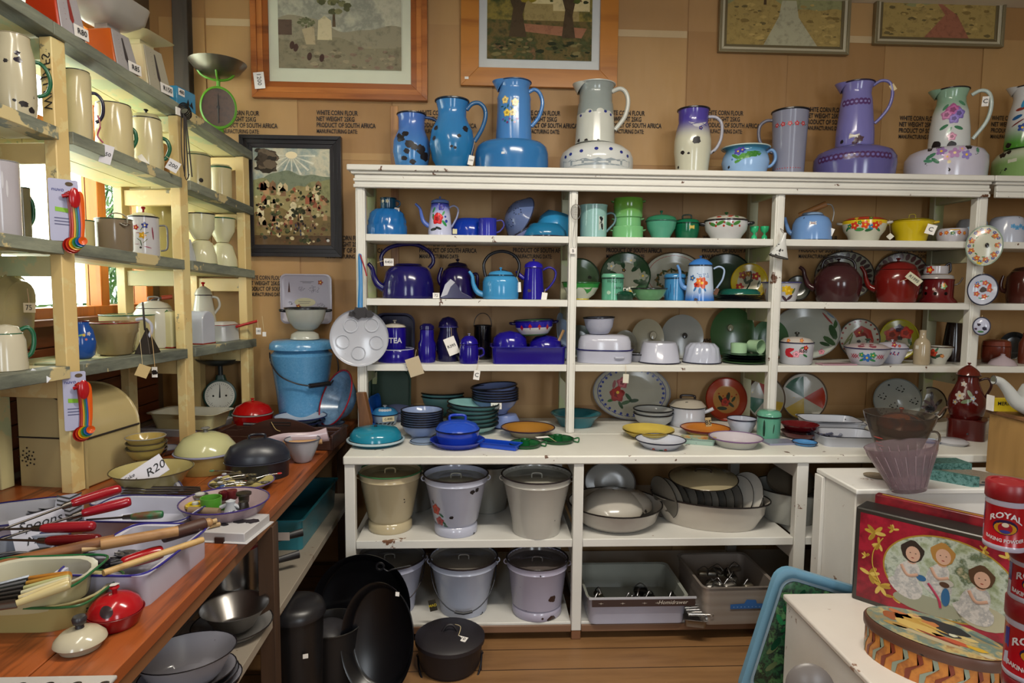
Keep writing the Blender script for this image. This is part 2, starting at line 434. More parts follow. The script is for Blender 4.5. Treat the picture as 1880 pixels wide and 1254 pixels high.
    def ears(s,v,w,out,rad,col=None,sides=(-1,1)):
        R=s.R(s.H(v))*s.sx;K=s.kx;z=s.H(v)
        for g in sides:
            MB(EN(col,0) if col else s.m).tube([(g*R*.97,-w*K,z),(g*(R+out*K*.8),-w*K*.9,z+K),(g*(R+out*K),0,z+1.5*K),(g*(R+out*K*.8),w*K*.9,z+K),(g*R*.97,w*K,z)],rad*K).build('handle',s.root)
        return s
    def frontear(s,u,v,w,out,rad,col=None):
        K=s.kx;z=s.H(v);x=(u-s.u)*K;f=lambda dx,o: tuple(Vector(s.surf(x+dx*K,z,o*K)))
        MB(EN(col,0) if col else s.m).tube([f(-w,0),f(-w*.8,out),f(0,out*1.2),f(w*.8,out),f(w,0)],rad*K).build('handle',s.root);return s
    def lip(s,side=-1,out=9,up=3,v=None,ang=0):
        """pouring lip at the rim"""
        R,z=s.pr[-1];K=s.kx;ro,uo=out*K,up*K;N=15;vs=[]
        for i in range(N):
            a=(i/(N-1)-.5)*2.3;w=max(0,math.cos(a/2.3*PI))**1.6
            for r,zz in ((R*.97,z-15*K*w-1*K),(R+ro*w,z+uo*w),(R+ro*w-1.5*K,z+uo*w+.8*K),(R*.95,z-8*K*w-1*K)):
                vs.append((side*r*math.cos(a),r*math.sin(a),zz))
        fs=[]
        for i in range(N-1):
            for j in range(4): a=i*4+j;b=i*4+(j+1) % 4;fs.append((a,b,b+4,a+4))
        MB(s.m).add(vs,fs).build('pouring_lip',s.root);return s
    def tag(s,u,v,w,h,text='',y=None,rot=0,string=None,col='#e6e2dc',ink=INK):
        K=s.k;x=(u-s.u)*s.kx;z=s.H(v)
        fy=-(y*K) if y is not None else s.surf(x,z,.004).y
        b=MB(PLAIN(col,.8));r=math.radians(rot);M=Matrix.Translation((x,fy,z)) @ Matrix.Rotation(r,4,'Y')
        b.box((-w/2*K,-.0006,-h/2*K),(w/2*K,.0006,h/2*K),M=M)
        if text: b.text(text,flat(M @ Vector((0,-.0008,0)),M.to_3x3() @ Vector((1,0,0)),M.to_3x3() @ Vector((0,0,1)),(0,-1,0)),h*K*.62 if len(text) < 3 else min(h*K*.6,w*K*1.5/len(text)),0,0,ink,.01)
        if string: b.tube([((string[0]-s.u)*s.kx,fy+.004,s.H(string[1])),(x,fy+.002,z+h/2*K*.8)],.0009,PLAIN('#c8b48c',.9),5)
        b.build('price_tag',s.root);return s
    def bail(s,r,va,vt,rad,col,grip=None):
        K=s.kx;z0,z1=s.H(va),s.H(vt);P=[]
        for i in range(13): a=PI*i/12;P.append((-r*K*math.cos(a),0,z0+(z1-z0)*math.sin(a)**.8))
        MB(EN(col,0,.2)).tube(P,rad*K,n=2).build('bail_handle',s.root)
        if grip: MB(WOOD('#b07a48','#8a5a30',axis=0)).tube([(-r*K*.45,0,z1-.001),(r*K*.45,0,z1-.001)],grip*K).build('grip',s.root)
        return s
    def drop(s,v,dv,rad,col='#3a3638',grip='#2a2224',dy=6,gw=14,slant=0):
        """wire handle hanging down in front of a bucket"""
        R,K=s.R(s.H(v)),s.kx;P=[];z0=s.H(v)
        for i in range(13):
            a=PI*i/12;P.append((-(R+.003)*math.cos(a),-(R+dy*K)*math.sin(a),z0-dv*K*math.sin(a)+slant*K*math.sin(a)*-math.cos(a)))
        MB(PLAIN(col,.4,.8)).tube(P,rad*K,n=2).build('wire_handle',s.root)
        if grip: MB(WOOD(grip,grip,axis=0)).tube([(p[0]*1.0,p[1]-.001,p[2]) for p in (P[5],P[6],P[7])][:3],rad*2.6*K,n=2).build('grip',s.root)
        for g in (-1,1): MB(s.m).ring(3*K,1*K,0,M=Matrix.Translation((g*(R+.002),0,z0)) @ Matrix.Rotation(PI/2,4,'X')).build('handle_lug',s.root)
        return s

def PLATE(name,cat,label,u,v,r,row,Y,col,rim=None,dec=(),lean=12,ry=None,deep=.10,knob=None,chips=.15,band=None,matl=None,inner=None,group=None,rough=.16,holes=(),hang=None,back=False,rimr=1.4,knobcol=None,face=True,rotz=0,z=None):
    """a plate or lid stood upright: centre (u,v) px, radius px; leans on what is behind"""
    ry=ry or r;z0=ROW.get(row,0) if z is None else z
    c=onY(u,v,Y) if (hang or row is None) else Vector((xat(u,Y,z0),Y,z0))
    dep=proj(c)[2];k=dep/FPX;ph=math.atan2(proj(c)[0]-940,FPX);kx=k*math.cos(ph) if face else k
    if not (hang or row is None):   # it stands on the shelf: its height follows from its top and its foot
        vb=proj((c.x,Y-.02,z0+.002))[1];n_=(vb-(v-ry))/2
        if abs(n_/ry-1) < .3: v=v-ry+n_;ry=n_/math.cos(math.radians(lean))
    rr=r*kx;q=ry*k/rr
    zc=c.z if (hang or row is None) else z0+ry*k*math.cos(math.radians(lean))+.0035
    top=root(name,cat,label,(c.x,Y,zc),(-math.atan2(c.x,Y) if face else 0)+rotz,group)
    D=deep*rr;m=matl or EN(col,chips,rough);mi=EN(inner,chips) if inner else m;mb=EN(band,.1) if band else m
    M=Matrix.Rotation(-math.radians(lean),4,'X') @ Matrix.Diagonal((1,1,q,1)) @ Matrix.Rotation(PI/2,4,'X')
    def hz(p):
        p=p/rr
        if back: return D*(1.0-max(0,p)**2.2*.9)
        return D*.1 if p < .6 else D*(.1+.9*((p-.6)/.4)**.9)
    prof=[(rr*p,hz(rr*p)) for p in (0,.3,.58,.66,.8,.92,1.0)]
    b=MB(m);b.M=M
    b.lathe(prof,mats=[mi,mi,mi,mb if band else m,mb,mb],seg=44)
    b.lathe([(p,h-.0022) for p,h in prof],seg=44);b.lathe([(rr,hz(rr)),(rr,hz(rr)-.0022)],seg=44)
    def sf(x,y,e=0):
        e=e*1.3;t_=math.hypot(x,y/q)/rr
        if t_ > .99: x,y=x*.99/t_,y*.99/t_
        return Vector((x,y/q,hz(math.hypot(x,y/q))+e))
    for d in dec:
        kk,uu,vv,sz,cc=d[:5];x,y=(uu-u)*kx,(v-vv)*k
        if kk=='circ':   # ring of motifs: (circ, radius, _, size, colour, n, kind)
            n,mk=d[5],d[6]
            for i in range(n):
                a=2*PI*i/n;b.motif(mk,uu*kx*math.cos(a),uu*kx*q*math.sin(a),sz*k,cc,sf,rot=math.degrees(a)+(90 if mk in 'sl' else 0))
        else: b.motif(kk,x,y,sz*k,cc,sf,d[5] if len(d) > 5 else 0,extra=[(a*kx,-bb*k) for a,bb in d[6]] if kk=='w' else (d[6] if len(d) > 6 else None))
    o=b.build('plate_body' if cat in ('plate','platter') else 'body',top)
    if rim:
        g=MB(EN(rim,0));g.M=M;g.ring(rr,rimr*kx,hz(rr),seg=44);g.build('rim',top)
    if knob:
        ku,kv,kr=knob;x,y=(ku-u)*kx,(v-kv)*k;g=MB(EN(knobcol or '#1a1818',0));g.M=M @ Matrix.Translation((x,y/q,hz(math.hypot(x,y))));kr *=kx
        g.lathe([(0,0),(kr*.5,0),(kr*.45,kr*.6),(kr,kr*1.0),(kr*.8,kr*1.5),(0,kr*1.6)],seg=14);g.build('knob',top)
    if hang:
        g=MB(PLAIN('#c9b48a',.9));g.tube([(0,.002,rr*q*.9),(0,.006,hang*k)],.001,seg=5);g.build('hanging_string',top)
    return top
# ================================================================ ROOM
KRAFT,KR2='#b08a5c','#a27d50'
def kraft(h,name):
    m,nt,b=_new(name);n=_noise(nt,2.2,5,False);n2=_noise(nt,5,3,False,stretch=(1,1,.35))
    c=_ramp(nt,n,[(.3,lin(h)),(.7,tuple(x*.84 for x in lin(h)[:3]))]);nt.links.new(c,b.inputs['Base Color'])
    b.inputs['Roughness'].default_value=.55
    bp=nt.nodes.new('ShaderNodeBump');bp.inputs['Strength'].default_value=.5;bp.inputs['Distance'].default_value=.03
    nt.links.new(n2,bp.inputs['Height']);nt.links.new(bp.outputs[0],b.inputs['Normal']);return m
KM=[kraft('#ab8453','kraft_paper'),kraft('#a07848','kraft_paper_dark'),kraft('#b28c59','kraft_paper_pale'),kraft('#c4ab82','paper_tape')]
XR,YB,ZC=4.2,-2.6,3.0
b=MB(KM[1]);b.box((XL-.1,YW,0),(XR,YW+.1,ZC));wall=struct(b,'wall_back')
# kraft flour sacks lining the wall, overlapping like sheets
seams=[300,385,549,721,904,1060,1255,1437,1612,1790,1990,2200]
rowsv=[(-420,-130),(-130,48),(48,286),(286,516),(516,740),(740,980),(980,1130)]
sheets=MB(KM[0]);k=0
for (va,vb) in rowsv:
    for ua,ub in zip(seams,seams[1:]):
        p=onY(ua,300,YW);q=onY(ub,300,YW);za=onY(900,vb,YW).z;zb=onY(900,va,YW).z;k +=1
        e=.002+.0015*((k*7) % 3)
        sheets.box((p.x+.003,YW-e,max(za-.01,.01)),(q.x-.004,YW+.001,min(zb,ZC)),KM[(k*5+k//3) % 3])
        if abs(vb-48) < 2 or abs(vb-286) < 2: sheets.box((p.x+.004,YW-e-.0006,za-.035),(q.x-.004,YW-e,za+.0),KM[3 if vb==48 else 2])
o=struct(sheets,'sack_paper_lining',parent=wall)
for u in (724,1432):
    p=onY(u,180,YW);b=MB(WOOD('#b98750','#8a5d34',axis=2));b.box((p.x-.02,YW-.012,1.9 if u > 900 else 1.6),(p.x+.02,YW,2.42));struct(b,'timber_batten',parent=wall,bevel=.002)
LN4=['WHITE CORN FLOUR','NET WEIGHT 25KG','PRODUCT OF SOUTH AFRICA','MANUFACTURING DATE:']
def sack_text(u,v,lines=LN4,sc=1.0):
    b=MB(INK);k=3.41/FPX
    for i,t in enumerate(lines):
        if not t: continue
        vs,fs=glyphs(t,.022);x0=min(p[0] for p in vs);h=(8.2 if i < 3 else 7.2)*k*1.38*sc
        w=max(p[0] for p in vs)-x0;tw={'W': 72,'N': 66,'P': 103,'M': 71}[t[0]]*k*sc;z=onY(u,v+11.3*i*sc,YW-.008).z;x=onY(u,v,YW-.008).x
        b.add([(x+(p[0]-x0)/w*tw,YW-.0078,z+p[1]*h) for p in vs],fs,None,False)
        # small slab serifs along the base and head of each line
    struct(b,'printed_lettering',parent=wall)
for u in (399,581,768,955,1111,1293,1480,1652,1821): sack_text(u,207 if u < 1400 else (201 if u==1480 else 217))
for u in (597,770,942,1114,1290,1468,1640): sack_text(u,437)
for u in (452,): sack_text(u,510,sc=.9)
for u in (1290,1560,640): sack_text(u,626,LN4[:3])
# side walls, ceiling, floor
wmat=PAINT('#c8b88a','#8a7a58',.2,.6)
b=MB(PLAIN('#6e5a42',.7));wy0,wy1,wz0,wz1=2.22,3.30,1.34,2.62
b.box((XL-.1,YB,0),(XL,wy0,ZC));b.box((XL-.1,wy1,0),(XL,YW+.1,ZC));b.box((XL-.1,wy0,0),(XL,wy1,wz0));b.box((XL-.1,wy0,wz1),(XL,wy1,ZC));struct(b,'wall_left')
b=MB(PLAIN('#b59f7c',.8));b.box((XR,YB,0),(XR+.1,YW+.1,ZC));struct(b,'wall_right')
b=MB(PLAIN('#d6cdb8',.8));b.box((XL-.1,YB-.1,ZC),(XR+.1,YW+.1,ZC+.1));struct(b,'ceiling')
b=MB(PLAIN('#b8a888',.8))
wins=[(-1.25,-.65),(1.45,2.35)]
xs=[XL-.1,-1.25,-.65,1.45,2.35,XR+.1]
for i in (0,2,4): b.box((xs[i],YB-.1,0),(xs[i+1],YB,ZC))
for i in (1,3): b.box((xs[i],YB-.1,0),(xs[i+1],YB,.85));b.box((xs[i],YB-.1,2.65),(xs[i+1],YB,ZC))
struct(b,'wall_rear')
pine=WOOD('#c9762c','#9a4f18',.35,axis=2)
for i,(xa,xb) in enumerate(wins):
    b=MB(pine);w=.05
    b.box((xa,YB-.07,.85),(xa+w,YB-.02,2.65));b.box((xb-w,YB-.07,.85),(xb,YB-.02,2.65));b.box((xa,YB-.07,.85),(xb,YB-.02,.9));b.box((xa,YB-.07,2.6),(xb,YB-.02,2.65))
    struct(b,'window_%d' % (i+2),bevel=.003)
floorm,nt,bs=_new('floor_boards')
tc=nt.nodes.new('ShaderNodeTexCoord');br=nt.nodes.new('ShaderNodeTexBrick');br.inputs['Scale'].default_value=1;br.inputs['Brick Width'].default_value=3.1;br.inputs['Row Height'].default_value=.14
br.inputs['Mortar Size'].default_value=.0025;br.inputs['Color1'].default_value=lin('#8f6a44');br.inputs['Color2'].default_value=lin('#7d5a38');br.inputs['Mortar'].default_value=lin('#2a1a10')
nt.links.new(tc.outputs['Object'],br.inputs[0]);n=_noise(nt,9,6,False,stretch=(.12,1,1),rough=.65)
mx=nt.nodes.new('ShaderNodeMix');mx.data_type='RGBA';mx.blend_type='MULTIPLY';mx.inputs[0].default_value=.8
nt.links.new(br.outputs[0],mx.inputs[6]);nt.links.new(_ramp(nt,n,[(.3,(.45,.4,.36)),(.6,(1,1,1))]),mx.inputs[7]);nt.links.new(mx.outputs[2],bs.inputs['Base Color']);bs.inputs['Roughness'].default_value=.45
b=MB(floorm);b.box((XL-.1,YB-.1,-.1),(XR+.1,YW+.1,0));struct(b,'floor')
# window in the left wall: pine frame, mullion, panes, reddish boards below, dark corner post
win=MB(pine);x0,x1=XL-.07,XL+.02;w=.06
win.box((x0,wy0,wz0),(x1,wy0+w,wz1));win.box((x0,wy1-w,wz0),(x1,wy1,wz1));win.box((x0,wy0,wz0),(x1,wy1,wz0+w));win.box((x0,wy0,wz1-w),(x1,wy1,wz1))
win.box((x0+.01,2.88,wz0),(x1-.01,2.94,wz1));win.box((x0+.02,wy0,2.1),(x1-.02,wy1,2.13));wo=struct(win,'window_1',bevel=.004)
gl=bpy.data.materials.new('window_glass');gl.use_nodes=True;g=gl.node_tree.nodes['Principled BSDF'];g.inputs['Roughness'].default_value=.02;g.inputs['Transmission Weight'].default_value=1;g.inputs['IOR'].default_value=1.02;g.inputs['Base Color'].default_value=(.97,1,.98,1)
for ya,yb in ((wy0+w,2.88),(2.94,wy1-w)):
    b=MB(gl);b.box((XL-.045,ya,wz0+w),(XL-.041,yb,wz1-w));struct(b,'pane',parent=wo)
b=MB(METAL('#6a5a48'));b.tube([(XL+.03,3.2,2.45),(XL+.03,3.2,2.35)],.012);b.tube([(XL+.045,3.2,2.38),(XL+.05,3.2,2.28)],.007);struct(b,'window_catch',parent=wo)
b=MB(WOOD('#6e3a1e','#4a2412',.4,axis=1))
for i in range(6): b.box((XL,1.0,.82+.086*i),(XL+.018,3.32,.82+.086*i+.082))
b.box((XL,1.0,1.335),(XL+.09,3.32,1.36));struct(b,'trim_1',bevel=.003)
b=MB(WOOD('#4a443c','#2c2824',.7,axis=2));p=onY(318,60,YW-.05);q=onY(346,60,YW-.05);b.box((p.x,YW-.06,.8),(q.x,YW,ZC));struct(b,'trim_2',bevel=.003)
# garden outside the window
gm=[PLAIN(c,.8) for c in ('#5f8a4c','#7fa562','#466c3c','#9db98a')]
for bx,by,bz,rr,n in ((-2.75,4.45,1.35,.62,1300),(-3.75,5.9,2.1,.9,1300),(-2.75,5.9,1.0,.6,600)):
    b=MB(gm[0])
    for i in range(n):
        d=Vector((RND.gauss(0,1),RND.gauss(0,1),RND.gauss(0,1))).normalized()*rr*RND.uniform(.5,1);a=RND.uniform(0,PI);L=RND.uniform(.12,.3)
        t=Vector((math.cos(a)*.4,math.sin(a)*.4,RND.uniform(-.9,1))).normalized()*L;w_=Vector((-t.y,t.x,0)).normalized()*.008;c=Vector((bx,by,bz))+d
        b.add([c-w_,c+w_,c+t*.6+w_*.8+Vector((0,0,.02)),c+t],[(0,1,2,3)],gm[i % 4],False)
    tag(b.build('garden_bush'),None,'bush',('pale green spiky bush outside the window, nearest the glass','tall pale green bush farther out behind the window','low green bush at the far side of the garden outside')[[-2.75,-3.75,-2.75].index(bx)+(2 if rr==.6 else 0)])
b=MB(PLAIN('#a8b890',.9));b.box((-9,0,-.1),(XL-.1,9,0));struct(b,'ground_outside')
# ceiling light fittings
for (x,y,a,l) in ((.55,1.35,0,'white ceiling tube light running along the back rack'),(-.75,.9,PI/2,'white ceiling tube light running beside the left wall')):
    r=root('ceiling_light','light',l,(x,y,3.0),a)
    b=MB(PLAIN('#e8e8e4',.4));b.box((-.66,-.05,-.045),(.66,.05,0));b.build('housing',r,bevel=.004)
    b=MB(PLAIN('#f4f2e6',.3));b.tube([(-.62,0,-.055),(.62,0,-.055)],.013,n=1);b.build('tube',r)

# ================================================================ WHITE RACK (upper shelves)
WP=PAINT('#dedcd4','#5b3a26',.42,.38,11);WP2=PAINT('#b6b494','#6b553a',.35,.5,8,'#a8b080')
PX=[(-.588,-.545),(.400,.439),(1.3795,1.424),(2.365,2.418),(3.3,3.34)]
rk=root('display_rack','shelving','tall open white painted shelf rack against the brown paper wall',(0,YU,.80))
def part(mb,name,bevel=.003): 
    o=mb.build(name,rk,bevel=bevel);o.location=(0,-YU,-.80);return o
z1=2.043
for i,(a,c) in enumerate(PX):
    b=MB(WP);b.box((a,YU-.004,.8015),(c,YU+.04,z1-.1));b.box((a+.008,YU-.010,.8015),(c-.008,YU,z1-.1));part(b,'front_post')
    b=MB(WP2);b.box((a,3.29,.8015),(c,3.33,z1-.03));part(b,'rear_post')
    for zz in (z1-.03,1.736-.03,1.438-.03,1.13-.03):
        b=MB(WP2);b.box((a+.004,YU+.04,zz-.07),(c-.008,3.29,zz-.001));part(b,'side_rail')
for zz in (1.736,1.438,1.13):
    for i in range(4):
        b=MB(WP);b.box((PX[i][1]+.0005,YU+.0,zz-.032),(PX[i+1][0]-.0005,YU+.16,zz));b.box((PX[i][0] if i else PX[i][0],YU+.163,zz-.028),(PX[i+1][0]-.0005,3.335,zz-.001));part(b,'shelf_board')
b=MB(WP);xe=PX[0][0]-.03
for xa,xb in ((xe,2.41),(2.414,3.5)):
    b.box((xa,YU-.045,z1-.026),(xb,3.36,z1));b.box((xa+.015,YU-.03,z1-.04),(xb,YU,z1-.026));b.box((xa+.03,YU-.018,z1-.1),(xb,YU+.0,z1-.04))
    b.box((xa+.025,YU-.026,z1-.072),(xb,YU-.016,z1-.058));b.box((xa+.025,YU-.026,z1-.1),(xb,YU-.016,z1-.084))
part(b,'cornice_top',.004)
# ================================================================ WHITE COUNTER (lower unit)
ct=root('counter_unit','counter','deep white painted counter with open shelves under the tall rack',(0,YC,0))
def cpart(mb,name,bevel=.003):
    o=mb.build(name,ct,bevel=bevel);o.location=(0,-YC,0);return o
cl=onY(629,830,YC).x;cr=3.5
b=MB(WP);b.box((cl,YC,.765),(cr,YC+.4,.8015));b.box((cl,YC+.402,.765),(cr,3.36,.801));cpart(b,'counter_top',.006)
lp=[onY(632,930,YC).x,onY(1052,1000,YC).x,onY(1463,930,YC).x,2.9]
WPS=PAINT('#d4d2cc','#6a4630',.45,.45,8)
for i,x in enumerate(lp):
    w=.042 if i < 2 else .05
    b=MB(WPS);b.box((x,YC+.01,.04),(x+w,YC+.05,.765));cpart(b,'post')
    b=MB(PAINT('#7a5238','#3a2416',.3));b.box((x+.001,YC+.012,0),(x+w-.001,YC+.048,.045));cpart(b,'post_foot')
    b=MB(WPS);b.box((x,3.30,0),(x+w,3.34,.765));cpart(b,'rear_post')
    for zz in (.765,.405):
        b=MB(WPS);b.box((x+.004,YC+.05,zz-.07),(x+w-.008,3.3,zz-.001));cpart(b,'side_rail')
for i in range(3):
    b=MB(WPS);b.box((lp[i]+.043 if i < 2 else lp[i]+.051,YC+.015,.405),(lp[i+1]-.0005,3.33,.44));cpart(b,'shelf_board')
    b=MB(WPS);b.box((lp[i]+.043 if i < 2 else lp[i]+.051,YC+.02,.035),(lp[i+1]-.0005,3.33,.075));cpart(b,'bottom_shelf')
    b=MB(PAINT('#7a5a44','#4a3020',.3));b.box((lp[i]+.043 if i < 2 else lp[i]+.051,YC+.01,.035),(lp[i+1]-.0005,YC+.019,.066));cpart(b,'kick_strip')
# ================================================================ LEFT CREAM RACK
def weathered():
    m,nt,b=_new('weathered_edge');n=_noise(nt,9,6,False,stretch=(1,.12,1),rough=.7);n2=_noise(nt,6,5,False,rough=.6)
    c=_ramp(nt,n,[(.3,lin('#3c3e38')),(.48,lin('#6a6e62')),(.62,lin('#868a78')),(.75,lin('#5a5a50'))])
    k=_ramp(nt,n2,[(.6,(0,0,0)),(.62,(1,1,1))]);nt.links.new(_mix(nt,k,c,lin('#bfae80')),b.inputs['Base Color']);b.inputs['Roughness'].default_value=.6;return m

CP=PAINT('#dcc083','#8c8468',.42,.4,9,'#d6c48c');CPG=weathered();CPU_=PAINT('#d2c996','#8d9a78',.5,.5,6,'#b4bf94')
lr=root('cream_rack','shelving','chipped cream painted shelf rack standing on the left table before the window',(LA.x,LA.y,.80))
def LW(t,ins,z): p=LA+LD*t-LN*ins;return Vector((p.x,p.y,z))
def lpart(mb,name,bevel=.003):
    o=mb.build(name,lr,bevel=bevel);o.location=(-LA.x,-LA.y,-.80);return o
def lbox(mb,t0,t1,i0,i1,za0,za1,zb0,zb1,mat=None):   # near end z range (za), far end z range (zb)
    mb.hexa([LW(t0,i0,za0),LW(t1,i0,zb0),LW(t1,i1,zb0),LW(t0,i1,za0)],[LW(t0,i0,za1),LW(t1,i0,zb1),LW(t1,i1,zb1),LW(t0,i1,za1)],mat)
DEP=.30
def ty(t): return (LA+LD*t).y
posts=[0.0,.62,1.125]
for t in posts+[-.75]:
    b=MB(CP);top=lz('1',ty(t))-.045;lbox(b,t,t+.055,0,.042,.8005,top,.8005,top);lpart(b,'front_post')
    b=MB(CP if t > .1 else CPU_);lbox(b,t,t+.05,DEP-.04,DEP,.8005,top,.8005,top);lpart(b,'rear_post')
    for r in '1234':
        z=lz(r,ty(t))-.045;b=MB(CPU_ if r in '13' and t < 1 else CP);lbox(b,t+.01,t+.035,.042,DEP-.04,z-.065,z,z-.065,z);lpart(b,'cross_rail')
for r in '1234':
    segs=[(-.85,0.0),(.0,.62),(.62,1.19)]
    for a,c in segs:
        za,zc=lz(r,ty(a)),lz(r,ty(c));b=MB(CPG)
        e=.012 if r in '14' else 0
        t0=a+.056 if (a >=0 and r !='1') else a
        if r=='1': t0=a+.001
        lbox(b,t0,c-.0005,-.012,.06,za-.04,za,zc-.04,zc,CPG)
        lbox(b,t0,c-.0005,.062,.17,za-.034,za-.001,zc-.034,zc-.001,CPU_);lbox(b,t0,c-.0005,.172,DEP,za-.034,za-.001,zc-.034,zc-.001,CPU_)
        lpart(b,'shelf_board',.002)
b=MB(INK);z_=2.12;o_=LW(-.0006,.021,z_);b.text('WIM JAFS',flat(o_,(0,0,1),(LN.x,LN.y,0),(-LD.x,-LD.y,0)),.042,0,0,INK,0,.2);lpart(b,'handwriting',0)
# ================================================================ TABLE
TW=WOOD('#8f4a22','#4a2410',.3,axis=1,scale=26);TE=WOOD('#7a5030','#54331c',.55,axis=1)
tb=root('work_table','table','long orange brown wooden plank table along the left wall',(-1.1,1.8,0))
def tpart(mb,name,bevel=.002):
    o=mb.build(name,tb,bevel=bevel);o.location=(1.1,-1.8,0);return o
ed=[-.655,-.80,-.99,-1.2,-1.42,XL+.02]
for a,c in zip(ed,ed[1:]):
    b=MB(TW);b.box((c+.002,.78,.772),(a-.001 if a < -.7 else a,3.34,.80));tpart(b,'table_plank',.002)
b=MB(TE);b.box((-.69,.80,.735),(-.664,3.33,.7715));tpart(b,'apron')
LGM=WOOD('#4a3424','#2e2018',.6,axis=2)
for (x,y) in ((-.708,1.985),(-1.62,1.80),(-.745,3.24),(-1.62,3.24),(-.745,.82)):
    b=MB(LGM);b.box((x,y,0),(x+.05,y+.05,.735));tpart(b,'leg')
b=MB(PAINT('#9c9182','#6a4c34',.55,.6,5))
b.box((-.92,1.0,.405),(-.664,1.98,.435));b.box((-.92,2.04,.405),(-.664,3.23,.435));b.box((-1.3,1.0,.405),(-.922,3.30,.433));b.box((-1.6,1.0,.405),(-1.302,3.30,.433));tpart(b,'lower_shelf')
# ================================================================ STEPPED WHITE CABINET, right foreground
WC=PAINT('#e2e0dc','#8a7260',.42,.45,7)
cb=root('white_crate','cabinet','tall worn white painted wooden crate at the right before the counter',(1.9,2.42,0))
b=MB(WC);b.box((1.41,2.29,0),(2.75,2.555,.73));b.build('carcass',cb,loc=(-1.9,-2.42,0),bevel=.004)
b=MB(WC);b.box((1.40,2.27,.731),(2.76,2.56,.752));b.build('top_board',cb,loc=(-1.9,-2.42,0),bevel=.005)
b=MB(WC);b.box((1.394,2.50,0),(1.4095,2.56,.73));b.build('corner_board',cb,loc=(-1.9,-2.42,0),bevel=.003)
cb2=root('white_crate','cabinet','low white painted wooden crate with chipped edges in the right foreground',(1.6,1.7,0))
b=MB(WC);b.box((1.095,1.15,0),(2.6,2.16,.38));b.build('carcass',cb2,loc=(-1.6,-1.7,0),bevel=.004)
b=MB(PAINT('#d9d2cb','#8a6a58',.6,.45,9));b.box((1.085,1.14,.381),(2.61,2.17,.402));b.build('top_board',cb2,loc=(-1.6,-1.7,0),bevel=.006)

# ================================================================ PICTURES ON THE WALL
def frame(label,u0,v0,u1,v1,fw,mats,dep,paint,inner=None,steps=3):
    """picture frame by its outer pixel box on the wall; paint(mb, surf, w, h) draws the picture"""
    Y=YW-.008;c=onY((u0+u1)/2,(v0+v1)/2,Y-dep);a=onY(u0,(v0+v1)/2,Y-dep);bb=onY(u1,(v0+v1)/2,Y-dep);W=bb.x-a.x;Hh=onY((u0+u1)/2,v0,Y-dep).z-onY((u0+u1)/2,v1,Y-dep).z
    k=W/(u1-u0);r=root('framed_picture','picture',label,(c.x,Y,c.z));fwm=fw*k
    m=MB(mats[0])
    for s in range(steps):
        o0=fwm*s/steps;o1=fwm*(s+1)/steps;d=dep*(1-.22*s) if s !=1 or steps < 3 else dep*.7
        for q in range(4):
            def P(o,q,dd):
                x,z=W/2-o,Hh/2-o;return [(-x,-dd,-z),(x,-dd,-z),(x,-dd,z),(-x,-dd,z)][q % 4]
            vs=[P(o0,q,0),P(o0,q+1,0),P(o1,q+1,0),P(o1,q,0),P(o0,q,d),P(o0,q+1,d),P(o1,q+1,d*.97),P(o1,q,d*.97)]
            m.add(vs,[(0,1,5,4),(4,5,6,7),(3,7,6,2),(1,2,6,5),(0,4,7,3),(0,3,2,1)],mats[s % len(mats)],False)
    m.build('frame',r,bevel=.0015)
    pz=dep*.35;w2,h2=W/2-fwm,Hh/2-fwm
    if inner:
        m=MB(EN(inner[0],0,.25));m.box((-w2,-pz+.002,-h2),(w2,0,h2));m.build('mount',r);iw=inner[1]*k;ib=inner[2]*k;off=(ib-iw)/2
        w2 -=iw;pz +=.0012
        hh=(2*h2-iw-ib)/2;zc=-h2+ib+hh
    else: hh,zc=h2,0
    m=MB(None);paint(m,flat((0,-pz,zc),(1,0,0),(0,0,1),(0,-1,0)),w2,hh);m.build('painting',r)
    return r,W,Hh
def rect(m,sf,x0,y0,x1,y1,mat,e=0): m.add([sf(x0,y0,e),sf(x1,y0,e),sf(x1,y1,e),sf(x0,y1,e)],[(0,1,2,3)],mat,False)
def blobs(m,sf,n,x0,x1,y0,y1,s0,s1,mats,e,seed=1,asp=.6,clip=None):
    g=random.Random(seed)
    for i in range(n):
        s=g.uniform(s0,s1);x=g.uniform(x0+s,x1-s);y=g.uniform(y0+s*asp,y1-s*asp);k=9
        m.add([sf(x+s*g.uniform(.6,1)*math.cos(2*PI*j/k),y+s*asp*g.uniform(.6,1)*math.sin(2*PI*j/k),e+.0001*i/n) for j in range(k)],[tuple(range(k))],mats[i % len(mats)],False)
def hills(m,sf,w,yb,y,amp,mat,e,seed,n=24):
    g=random.Random(seed);ph=[g.uniform(0,6) for _ in range(4)]
    P=[sf(-w,yb,e),sf(w,yb,e)]
    for i in range(n+1):
        x=w-2*w*i/n;t=x/w;P.append(sf(x,y+amp*(math.sin(2.3*t+ph[0])*.6+math.sin(5*t+ph[1])*.3+math.sin(11*t+ph[2])*.12),e))
    m.add(P,[tuple(range(len(P)))],mat,False)
def tree(m,sf,x,y,h,mats,trunk,e,seed=2,cr=.5):
    g=random.Random(seed);m.add([sf(x-h*.05,y,e),sf(x+h*.06,y,e),sf(x+h*.03,y+h*.55,e),sf(x-h*.02,y+h*.55,e)],[(0,1,2,3)],trunk,False)
    for i in range(26):
        a=g.uniform(0,2*PI);r=cr*h*g.uniform(0,.8)**.6;s=h*g.uniform(.07,.16);k=8;cx,cy=x+r*math.cos(a),y+h*.72+r*.55*math.sin(a)
        m.add([sf(cx+s*g.uniform(.6,1.1)*math.cos(2*PI*j/k),cy+s*.7*g.uniform(.6,1.1)*math.sin(2*PI*j/k),e+.0002+i*.00001) for j in range(k)],[tuple(range(k))],mats[i % len(mats)],False)
GL=.14
